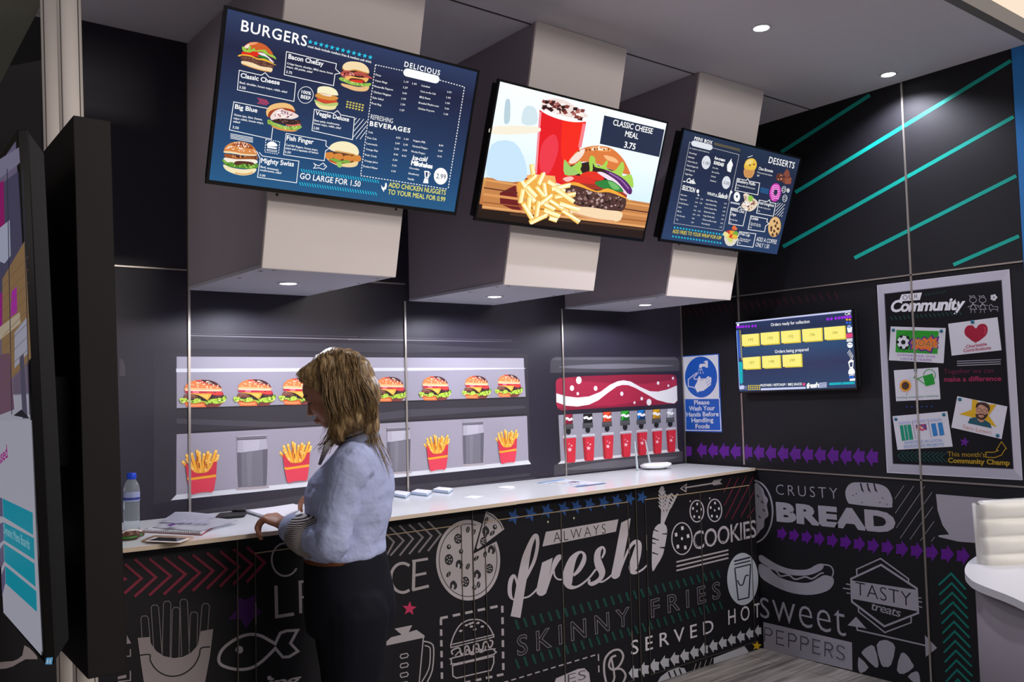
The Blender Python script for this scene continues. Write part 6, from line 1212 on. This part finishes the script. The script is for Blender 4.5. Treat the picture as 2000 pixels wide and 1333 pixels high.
me.materials.append(pane_mat('portrait_picture', [(0, 'a2a2b0'), (.5, 'b0b0c0'), (.5001, '6c6074'), (.8, '8a7688'), (1, '6c6484')], strength=.55)); pic = bpy.data.objects.new('picture', me); link(pic, t); pic['label'] = 'lit picture with photograph above cyan blocks'
I = Ink('photograph', SCR, pic, base=.0009, step=.0001, emit=.5)
for pts, c_ in (([(-30, 330), (38, 288), (40, 318), (-30, 372)], '8c88a4'), ([(-30, 385), (36, 335), (44, 470), (48, 560), (-30, 640)], '54506c'), ([(-30, 380), (8, 352), (10, 438), (-30, 470)], 'a02074'), ([(-30, 470), (20, 430), (22, 500), (10, 515), (-30, 500)], 'b8bcd4'), ([(6, 545), (50, 470), (62, 700), (4, 760)], '9c7c58'), ([(-30, 600), (6, 570), (6, 640), (-30, 660)], 'a02c8c'), ([(24, 570), (34, 560), (35, 610), (22, 620)], 'b838b0'), ([(30, 650), (54, 620), (56, 690), (30, 720)], 'b4b4c8'), ([(0, 640), (40, 610), (42, 632), (0, 665)], 'c8b8a0'), ([(-30, 700), (20, 690), (30, 800), (-30, 815)], '7c5c70'), ([(40, 700), (48, 690), (56, 818), (46, 818)], '5c5870'), ([(28, 812), (44, 800), (60, 818)], '2c2c34')): I.poly(pts, c_)
for x0, x1 in ((16, 25), (47, 60)): I.line([(x0, 330), (x1, 810)], 1.6, '3c3a4c')
for k in range(9): I.line([(8, 560+k*24), (58, 500+k*26)], .9, '7c6448')
I.done()
I = Ink('schedule', SCR, pic, base=.0009, step=.0001, emit=.5); I.poly([(-40, 820), (62, 821), (81.5, 1281), (-40, 1140)], 'bcbccc'); I.text('essed', (-4.5, 911), (16, 893), 24, 'b02090', .02)
for q in ([(6, 974), (65, 1002), (66, 1045.5), (7.5, 1010)], [(8, 1020.6), (67.6, 1051.7), (69, 1094), (9, 1056)], [(9, 1062), (69, 1101.5), (71, 1147), (10, 1097)], [(11.6, 1105.6), (72.6, 1155.4), (73.8, 1195.7), (12.4, 1140)]):
    I.poly(q, '18a0b8'); I.poly([(-40, q[0][1]-23), (q[0][0]-.5, q[0][1]-.3), (q[3][0]-.5, q[3][1]-.3), (-40, q[3][1]-26)], '6a6288')
I.text('Dynamic Menu Boards', (9, 1042), (60, 1074), 17, 'a8d8e4', 0); I.done()
for q in bpy.data.objects:
    if q.parent is pic:
        for v in q.data.vertices: v.co.y = min(v.co.y, YD+WD-.024)
I = Ink('sticker', PD, fbz, base=.003); I.poly([(90, 1285), (103, 1284), (101, 1298), (88, 1298)], '58a8dc'); I.line([(93, 1288), (92, 1296)], 1.6, 'e0ecf4'); I.line([(98, 1288), (97, 1296)], 1.6, 'e0ecf4'); I.done()
pc = PD.hit(140, 800); b = BM(); box(b, pc.x-.03, a0.x+.012, YP+.06, YP+.16, pc.z-.14, pc.z+.08, .004); obj('mount_arm', b, mat('040405', .6, spec=.1), t)
# ================================================================ the woman at the counter
PC = Vector((1.40, 2.66, 0)); PN = Vector((-.613, -.79, 0)).normalized(); PPL = Plane(PC, PN)
FW = -PN; RT = Vector((.79, -.613, 0)).normalized(); UP = Vector((0, 0, 1))
MPP = (PPL.hit(680, 800)-PPL.hit(679, 800)).length
def at(x, y, b=0.0):
    """point of the body: place in her profile plane, b metres behind it"""
    return PPL.hit(x, y)+FW*b
def sph(bm, c, r, rot=None, sub=3):
    q = bmesh.ops.create_icosphere(bm, subdivisions=sub, radius=1)['verts']; R = rot or Matrix(((RT.x, FW.x, 0), (RT.y, FW.y, 0), (RT.z, FW.z, 1)))
    for v in q: v.co = Vector(c)+R @ Vector((v.co.x*r[0], v.co.y*r[1], v.co.z*r[2]))
def rings(bm, secs, n=28):
    """closed loft of ellipses: (centre, half width sideways in profile, half depth[, axis])"""
    rs = []
    for c, a, d in secs:
        rs.append([bm.verts.new(c+RT*(a*math.cos(2*PI*i/n))+FW*(d*math.sin(2*PI*i/n))) for i in range(n)])
    for p, q in zip(rs, rs[1:]):
        for i in range(n): bm.faces.new((p[i], p[(i+1) % n], q[(i+1) % n], q[i]))
    bm.faces.new(rs[0][::-1]); bm.faces.new(rs[-1])
def limb(bm, pts, n=16):
    P = [(p.x, p.y, p.z, r) for p, r in pts]; P = catmull(P, 5)
    tube(bm, [Vector(p[:3]) for p in P], [p[3] for p in P], n)
    for q in (P[0], P[-1]): sph(bm, Vector(q[:3]), (q[3],)*3, Matrix.Identity(3), 2)
def fuse(name, bm, ms, parent, vox, smooth=2, kind=None, disp=None):
    """one continuous skin over overlapping forms"""
    bmesh.ops.recalc_face_normals(bm, faces=bm.faces)
    me = bpy.data.meshes.new(name); bm.to_mesh(me); bm.free(); o = bpy.data.objects.new('tmp', me); C.objects.link(o)
    m = o.modifiers.new('r', 'REMESH'); m.mode = 'VOXEL'; m.voxel_size = vox
    if smooth: s = o.modifiers.new('s', 'SMOOTH'); s.factor = .5; s.iterations = smooth
    dg = bpy.context.evaluated_depsgraph_get(); ev = o.evaluated_get(dg); m2 = bpy.data.meshes.new_from_object(ev)
    bpy.data.objects.remove(o); m2.name = name
    if disp:
        N = [v.normal.copy() for v in m2.vertices]; cs = [v.co+n*disp(v.co) for v, n in zip(m2.vertices, N)]
        m2.vertices.foreach_set('co', [x for c in cs for x in c])
    m2.materials.clear()
    for q in (ms if isinstance(ms, list) else [ms]): m2.materials.append(q)
    for p in m2.polygons: p.use_smooth = True
    o = bpy.data.objects.new(name, m2); link(o, parent); return o
HP = TOPW.hit(536, 1034); HB = (HP-PC).dot(FW); HP2 = TOPW.hit(556, 1006); HB2 = (HP2-PC).dot(FW)
woman = thing('person', 'woman in pale blue striped shirt and dark trousers leaning over the counter', 'person', PC)
# skin
skin, nt, b_ = nodemat('skin', .5, .4); tc = nt.nodes.new('ShaderNodeTexCoord'); no = nt.nodes.new('ShaderNodeTexNoise'); no.inputs['Scale'].default_value = 14; rp = ramp(nt, [(.3, 'a87258'), (.7, 'ba8468')])
nt.links.new(tc.outputs['Object'], no.inputs['Vector']); nt.links.new(no.outputs['Fac'], rp.inputs[0]); nt.links.new(rp.outputs[0], b_.inputs['Base Color']); b_.inputs['Subsurface Weight'].default_value = .08; b_.inputs['Subsurface Radius'].default_value = (.02, .008, .005)
bm = BM(); K = MPP
ca, sa = math.cos(math.radians(24)), math.sin(math.radians(24))
hfw = -RT*ca-UP*sa; hup = UP*ca-RT*sa; HR = Matrix((hfw, FW, hup)).transposed()
HC = at(652, 765)
hd = lambda f, s, u: HC+hfw*f+FW*s+hup*u
for c, r in (((-.012, 0, .018), (.098, .075, .092)), ((.035, 0, -.045), (.052, .052, .062)), ((.045, 0, .028), (.052, .058, .055)), ((.060, 0, -.083), (.026, .026, .022)), ((.062, .030, -.028), (.028, .026, .026)), ((.062, -.030, -.028), (.028, .026, .026)), ((.086, 0, .012), (.012, .040, .010)), ((.076, .030, .000), (.0125, .0165, .008)), ((.076, -.030, .000), (.0125, .0165, .008)), ((.088, 0, -.062), (.010, .022, .006)), ((.085, 0, -.073), (.010, .019, .006)), ((.101, 0, -.034), (.014, .010, .010)), ((.092, .008, -.038), (.010, .008, .007)), ((.092, -.008, -.038), (.010, .008, .007))):
    sph(bm, hd(*c), r, HR)
limb(bm, [(hd(.084, 0, .016), .007), (hd(.094, 0, -.010), .008), (hd(.104, 0, -.032), .009)], 10)
for s in (-1, 1): sph(bm, hd(-.012, s*.076, -.012), (.020, .008, .032), HR)
limb(bm, [(hd(-.02, 0, -.04), .052), (at(688, 846), .052), (at(700, 880), .060)])
# torso, hips and legs inside the clothes
rings(bm, [(at(702, 872), .05, .07), (at(690, 900), .085, .15), (at(682, 960), .105, .15), (at(676, 1020), .100, .130), (at(676, 1070), .105, .140), (at(684, 1130), .125, .155), (at(686, 1190), .12, .155)])
EDG = TOPW.hit(519, 1042); HB = (EDG-PC).dot(FW)-.05
SH, EL, WR = at(700, 905, -.165), at(668, 1046, -.20), at(562, 1024, HB-.005)
SH2, EL2, WR2 = at(692, 905, .165), at(650, 985, .19), at(598, 998, HB2-.01)
limb(bm, [(SH, .045), (SH.lerp(EL, .5), .040), (EL, .036), (EL.lerp(WR, .4), .036), (WR, .024)]); limb(bm, [(SH2, .045), (SH2.lerp(EL2, .5), .040), (EL2, .036), (EL2.lerp(WR2, .4), .034), (WR2, .024)])
for s, hx in ((-1, 702), (1, 668)):
    h = at(hx, 1170, s*.085); kn = Vector((h.x, h.y, .47))+RT*(-.01)-FW*0; an = Vector((h.x, h.y, .09))+RT*.03
    limb(bm, [(h, .085), (h.lerp(kn, .5), .070), (kn, .052), (kn.lerp(an, .35), .050), (an, .036)]); limb(bm, [(an, .034), (an+Vector((0, 0, -.045))-RT*.04, .034), (an+Vector((0, 0, -.062))-RT*.15, .022)])
def hand(bm, wr, dirv, nrm, side, curls, sp=1.0, first=0, thumb=True):
    """palm and five fingers: dirv along the hand, nrm out of its back, side towards the thumb"""
    dirv, nrm = dirv.normalized(), nrm.normalized(); side = (side-dirv*side.dot(dirv)).normalized()
    R = Matrix((side, dirv, nrm)).transposed(); sph(bm, wr+dirv*.046, (.038, .050, .0145), R, 3); sph(bm, wr+dirv*.012, (.026, .028, .019), R, 3)
    for k in range(4):
        off = .029-.0195*k; base = wr+dirv*(.082-.004*abs(k-1.2))+side*off; L = (.040, .045, .042, .033)[k]; d = (dirv+side*(.10-.07*k)*sp).normalized(); p = base-dirv*.02; pts = [(p, .0095), (base, .0092)]; ang = 0; q = base
        for j in range(3):
            ang += curls[k][j]; dd = d*math.cos(ang)-nrm*math.sin(ang); q = q+dd*L*(1, .66, .55)[j]; pts.append((q, (.0084, .0076, .0062)[j]))
        limb(bm, pts, 10)
    if thumb:
        b0 = wr+dirv*.020+side*.022; p1 = b0+(side*.75+dirv*.6-nrm*.35).normalized()*.038; p2 = p1+(side*.25+dirv*.85-nrm*.40).normalized()*.030; p3 = p2+(dirv*.85-nrm*.5).normalized()*.022; limb(bm, [(b0, .014), (p1, .0105), (p2, .0092), (p3, .0066)], 10)
# near hand: fingers reach down over the front edge of the worktop; far hand: lies on the notebook
hand(bm, WR, -RT*.80+UP*.30+FW*.42, UP*.85+RT*.35-FW*.1, FW*.75+RT*.3+UP*.1, [(.75, .25, .15), (1.0, .7, .5), (1.1, .9, .6), (1.2, 1.0, .6)])
hand(bm, WR2+Vector((0, 0, .006)), -RT*.9+FW*.15-UP*.05, UP+PN*.3, PN*.8-RT*.1, [(.35, .6, .4), (.4, .7, .5), (.45, .8, .5), (.5, .8, .5)])
fuse('body', bm, skin, woman, .0042, 3)
# eyes, brows, lips
for s in (-1, 1):
    b = BM(); sph(b, hd(.0715, s*.030, -.007), (.0125, .0150, .008), HR); e = obj('eye', b, mat('a89890', .3), woman, True)
    b = BM(); sph(b, hd(.0805, s*.031, -.0095), (.005, .007, .0055), HR); obj('iris', b, mat('2c2018', .15), e, True)
    b = BM(); tube(b, [hd(.082, s*.014, -.001), hd(.0875, s*.030, -.005), hd(.076, s*.046, -.006)], [.0024, .0036, .002], 8); obj('eyelashes', b, mat('241812', .6), e, True)
    b = BM(); tube(b, [hd(.094, s*.014, .020), hd(.092, s*.030, .024), hd(.076, s*.048, .020)], [.003, .0034, .002], 8); obj('eyebrow', b, mat('5c4028', .7), woman, True)
b = BM(); tube(b, [hd(.086, -.020, -.068), hd(.0965, -.008, -.064), hd(.0975, 0, -.065), hd(.0965, .008, -.064), hd(.086, .020, -.068)], [.002, .005, .005, .005, .002], 10); tube(b, [hd(.085, -.017, -.071), hd(.0945, 0, -.0735), hd(.085, .017, -.071)], [.002, .0055, .002], 10); obj('lips', b, mat('a3665a', .45), woman, True)
# shirt: fine woven stripes, creases in the cloth
shirt, nt, b_ = nodemat('shirt', .75, .25); tc = nt.nodes.new('ShaderNodeTexCoord'); wv = nt.nodes.new('ShaderNodeTexWave'); wv.wave_type = 'BANDS'; wv.bands_direction = 'Z'; wv.inputs['Scale'].default_value = 95; wv.inputs['Distortion'].default_value = .6; wv.inputs['Detail'].default_value = 1; rp = ramp(nt, [(.2, '9ea8d0'), (.75, 'b6bedd')])
no = nt.nodes.new('ShaderNodeTexNoise'); no.inputs['Scale'].default_value = 22; bp = nt.nodes.new('ShaderNodeBump'); bp.inputs['Strength'].default_value = .5; bp.inputs['Distance'].default_value = .02
nt.links.new(tc.outputs['Object'], wv.inputs['Vector']); nt.links.new(wv.outputs['Fac'], rp.inputs[0]); nt.links.new(rp.outputs[0], b_.inputs['Base Color']); nt.links.new(tc.outputs['Object'], no.inputs['Vector']); nt.links.new(no.outputs['Fac'], bp.inputs['Height']); nt.links.new(bp.outputs['Normal'], b_.inputs['Normal'])
bm = BM()
def sec(y, xl, xr, d, b=0): return (at((xl+xr)/2, y, b), (xr-xl)/2*MPP, d)
rings(bm, [sec(860, 672, 738, .065), sec(880, 656, 752, .125), sec(905, 632, 763, .170), sec(935, 607, 767, .182), sec(965, 597, 768, .180), sec(1000, 598, 764, .168), sec(1035, 602, 757, .158), sec(1055, 598, 752, .162), sec(1075, 593, 753, .170), sec(1084, 600, 748, .165)], 36)
CU = EL.lerp(WR, .74); CU2 = EL2.lerp(WR2, .80)
limb(bm, [(at(706, 900, -.13), .072), (SH+RT*.006, .066), (SH.lerp(EL, .35), .062), (SH.lerp(EL, .7), .058), (EL+RT*.004, .055), (EL.lerp(WR, .3), .052), (EL.lerp(WR, .52), .050), (CU, .041)], 20)
limb(bm, [(at(696, 900, .13), .072), (SH2, .064), (SH2.lerp(EL2, .5), .056), (EL2, .052), (EL2.lerp(WR2, .5), .046), (CU2, .039)], 20)
sd = Vector((3.1, 1.7, .4))
from mathutils import noise
crease = lambda p: .0055*noise.noise(Vector((p.x*9, p.y*9, p.z*16)))+.0035*noise.noise(Vector((p.x*24+5, p.y*24, p.z*30)))
fuse('shirt', bm, shirt, woman, .0055, 3, disp=crease)
# turned cuff showing the striped lining, and pale cuff edge
strp, nt, b_ = nodemat('stripes', .75, .2); tc = nt.nodes.new('ShaderNodeTexCoord'); wv = nt.nodes.new('ShaderNodeTexWave'); wv.wave_type = 'BANDS'; wv.bands_direction = 'Z'; wv.inputs['Scale'].default_value = 62; wv.inputs['Distortion'].default_value = 0; rp = ramp(nt, [(.42, '24262e'), (.55, 'c8c0bc')])
mp = nt.nodes.new('ShaderNodeMapping'); mp.inputs['Rotation'].default_value = (0, .25, 0); nt.links.new(tc.outputs['Object'], mp.inputs[0]); nt.links.new(mp.outputs[0], wv.inputs['Vector']); nt.links.new(wv.outputs['Fac'], rp.inputs[0]); nt.links.new(rp.outputs[0], b_.inputs['Base Color'])
b = BM(); p, q = EL.lerp(WR, .33), EL.lerp(WR, .66); tube(b, [p, p.lerp(q, .08), p.lerp(q, .5), q.lerp(p, .06), q], [.050, .066, .066, .062, .046], 28); o = obj('turned_cuff', b, strp, woman, True); o['label'] = 'turned up cuff with dark and white stripes'
b = BM(); p, q = EL.lerp(WR, .60), EL.lerp(WR, .90); tube(b, [p, p.lerp(q, .1), p.lerp(q, .5), q.lerp(p, .05), q], [.040, .053, .052, .046, .034], 28); obj('cuff', b, mat('b4bfe0', .7, bump=.2, scale=160), woman, True)
# collar
b = BM(); n = 30; r0, r1, r2 = [], [], []; cc = at(700, 848); tilt = (UP*.92-RT*.30).normalized(); ex = RT*.95+UP*.30
for i in range(n):
    a = 2*PI*i/n; e = ex*((.055)*math.cos(a))+FW*(.066*math.sin(a)); r0.append(b.verts.new(cc+e*1.22-tilt*.030)); r1.append(b.verts.new(cc+e*1.02+tilt*.034)); r2.append(b.verts.new(cc+e*1.20-tilt*.004))
for i in range(n):
    j = (i+1) % n; b.faces.new((r0[i], r0[j], r1[j], r1[i])); b.faces.new((r1[i], r1[j], r2[j], r2[i]))
bmesh.ops.solidify(b, geom=b.faces[:], thickness=.003); o = obj('collar', b, mat('dcdff0', .7), woman, True)
b = BM(); tube(b, [cc+ex*((.055)*1.215*math.cos(2*PI*i/n))+FW*(.066*1.215*math.sin(2*PI*i/n))-tilt*.003 for i in range(n)], .0035, 8, True); o2 = obj('collar_edge', b, mat('2c3030', .7), o, True)
b = BM(); a_ = at(648, 868, -.07); c2 = at(632, 905, -.06); tube(b, [at(664, 850, -.06), a_, c2], [.012, .018, .008], 12, flat=.5); o3 = obj('collar_flap', b, strp, o, True)
# trousers, belt
bm = BM(); rings(bm, [sec(1076, 600, 752, .158), sec(1100, 596, 758, .165), sec(1150, 597, 768, .178), sec(1190, 598, 772, .180), sec(1225, 602, 768, .172)], 36)
for s, hx in ((-1, 702), (1, 668)):
    h = at(hx, 1180, s*.085); kn = Vector((h.x, h.y, .47))-RT*.012; an = Vector((h.x, h.y, .10))+RT*.03
    limb(bm, [(h, .112), (h.lerp(kn, .4), .105), (h.lerp(kn, .75), .090), (kn, .075), (kn.lerp(an, .5), .072), (an, .066)], 20)
fuse('trousers', bm, mat('10111a', .8, spec=.2, bump=.25, scale=90), woman, .0065, 10, disp=lambda p: .004*noise.noise(Vector((p.x*12, p.y*12, p.z*10))))
b = BM(); rs = []; n = 40
for y, k in ((1075, .99), (1077, 1.012), (1087, 1.016), (1089, 1.0)):
    c, a, d = sec(y, 598, 745, .160); rs.append([b.verts.new(c+RT*(a*k*math.cos(2*PI*i/n))+FW*(d*k*math.sin(2*PI*i/n))) for i in range(n)])
for p, q in zip(rs, rs[1:]):
    for i in range(n): b.faces.new((p[i], p[(i+1) % n], q[(i+1) % n], q[i]))
o = obj('belt', b, mat('6e3c18', .5), woman, True); o['label'] = 'brown leather belt'
for s, hx in ((-1, 702), (1, 668)):
    h = at(hx, 1180, s*.085); an = Vector((h.x, h.y, 0))+RT*.03; b = BM(); limb(b, [(an+Vector((0, 0, .042))+RT*.02, .040), (an+Vector((0, 0, .038))-RT*.06, .037), (an+Vector((0, 0, .026))-RT*.16, .025)], 16); fuse('shoe', b, mat('0c0c0e', .35), woman, .006, 1)
# hair: swept back from the brow, falling to the shoulders, loose ends behind
hair, nt, b_ = nodemat('hair', .45, .5); tc = nt.nodes.new('ShaderNodeTexCoord'); mp = nt.nodes.new('ShaderNodeMapping'); mp.inputs['Scale'].default_value = (60, 60, 9); mp.inputs['Rotation'].default_value = (.2, .5, 0); no = nt.nodes.new('ShaderNodeTexNoise'); no.inputs['Scale'].default_value = 1.6; no.inputs['Detail'].default_value = 3; rp = ramp(nt, [(.28, '49381f'), (.45, '765d3a'), (.6, '997d54'), (.8, 'c8b088')])
nt.links.new(tc.outputs['Object'], mp.inputs[0]); nt.links.new(mp.outputs[0], no.inputs['Vector']); nt.links.new(no.outputs['Fac'], rp.inputs[0]); nt.links.new(rp.outputs[0], b_.inputs['Base Color'])
bp = nt.nodes.new('ShaderNodeBump'); bp.inputs['Strength'].default_value = .5; bp.inputs['Distance'].default_value = .006; nt.links.new(no.outputs['Fac'], bp.inputs['Height']); nt.links.new(bp.outputs['Normal'], b_.inputs['Normal'])
def rot2(deg):
    a = math.radians(deg); X = RT*math.cos(a)+UP*math.sin(a); Z = UP*math.cos(a)-RT*math.sin(a); return Matrix((X, FW, Z)).transposed()
bm = BM()
for (x, y, b0_), r, dg in (((672, 745, 0), (.104, .096, .112), 0), ((648, 720, 0), (.085, .088, .066), 28), ((612, 730, -.005), (.046, .070, .030), 40), ((700, 775, 0), (.072, .102, .088), -20), ((704, 812, -.01), (.060, .100, .072), -10), ((684, 795, -.076), (.042, .030, .085), 4), ((668, 835, -.066), (.026, .034, .050), 14), ((694, 812, -.066), (.045, .034, .062), -12), ((672, 795, .076), (.044, .030, .085), 8), ((664, 852, -.03), (.024, .05, .03), 20), ((722, 838, .0), (.030, .075, .045), -20)):
    sph(bm, at(x, y, b0_), r, rot2(dg))
hob = fuse('hair', bm, hair, woman, .0055, 4, disp=lambda p: .006*noise.noise(Vector((p.x*40, p.y*40, p.z*9)))+.003*noise.noise(Vector((p.x*90, p.y*90, p.z*14))))
r = random.Random(11); b = BM()
def strand(pts, r0):
    P = catmull([tuple(p) for p in pts], 4); n_ = len(P); tube(b, [Vector(p) for p in P], [r0*(1-.8*k/n_) for k in range(n_)], 4)
for i in range(520):   # strands from the parting down over the near side, behind the cheek
    t = r.random(); bb = -.096+r.uniform(-.006, .012); x0 = 632+72*t+r.uniform(-6, 6); y0 = 690+r.uniform(-8, 10)+abs(t-.45)*22
    xe = 652+88*t+r.uniform(-10, 12); ye = 845-22*t+r.uniform(-20, 26)
    strand([at(x0, y0, bb*.62), at(x0*.75+xe*.25+4+4*math.sin(t*17), 735, bb*.98), at(x0*.35+xe*.65+8-7*math.sin(t*17+1), 782, bb-.010-.006*math.sin(t*21)), at(xe+6*math.sin(t*17), 815, bb-.004), at(xe-8+r.uniform(-6, 3), ye, bb*.88)], .0012)
for i in range(130):   # outline at the back, nape and loose ends
    x0 = 690+r.uniform(-6, 22); y0 = 712+r.uniform(-14, 30); bb = r.uniform(-.075, .06); dx = r.uniform(-14, 26)
    strand([at(x0, y0, bb), at(x0+24, y0+48, bb), at(722+r.uniform(0, 14), 830, bb*.8), at(730+dx*.6, 862, bb*.7-.03), at(738+dx*1.3, 890+r.uniform(0, 40), bb*.6-.05)], .0013)
for i in range(180):   # front section swept from the brow back over the temple
    t = r.random(); strand([at(650-38*t+r.uniform(-4, 6), 688+26*t+r.uniform(-4, 4), -.045), at(618-30*t+r.uniform(0, 6), 716+14*t, -.070), at(606+r.uniform(-10, 24), 742+r.uniform(-4, 6), -.080), at(640+r.uniform(-4, 16), 762+r.uniform(-6, 8), -.094), at(668+r.uniform(-6, 14), 800+r.uniform(-8, 24), -.102)], .0012)
for i in range(40):
    x0 = 668+r.uniform(-8, 14); strand([at(x0, 800, -.095), at(x0-6, 832, -.09), at(x0-16+r.uniform(-6, 6), 852+r.uniform(0, 14), -.075), at(x0-28+r.uniform(-16, 8), 866+r.uniform(0, 18), -.065)], .0017)
obj('hair_strands', b, hair, hob, True)
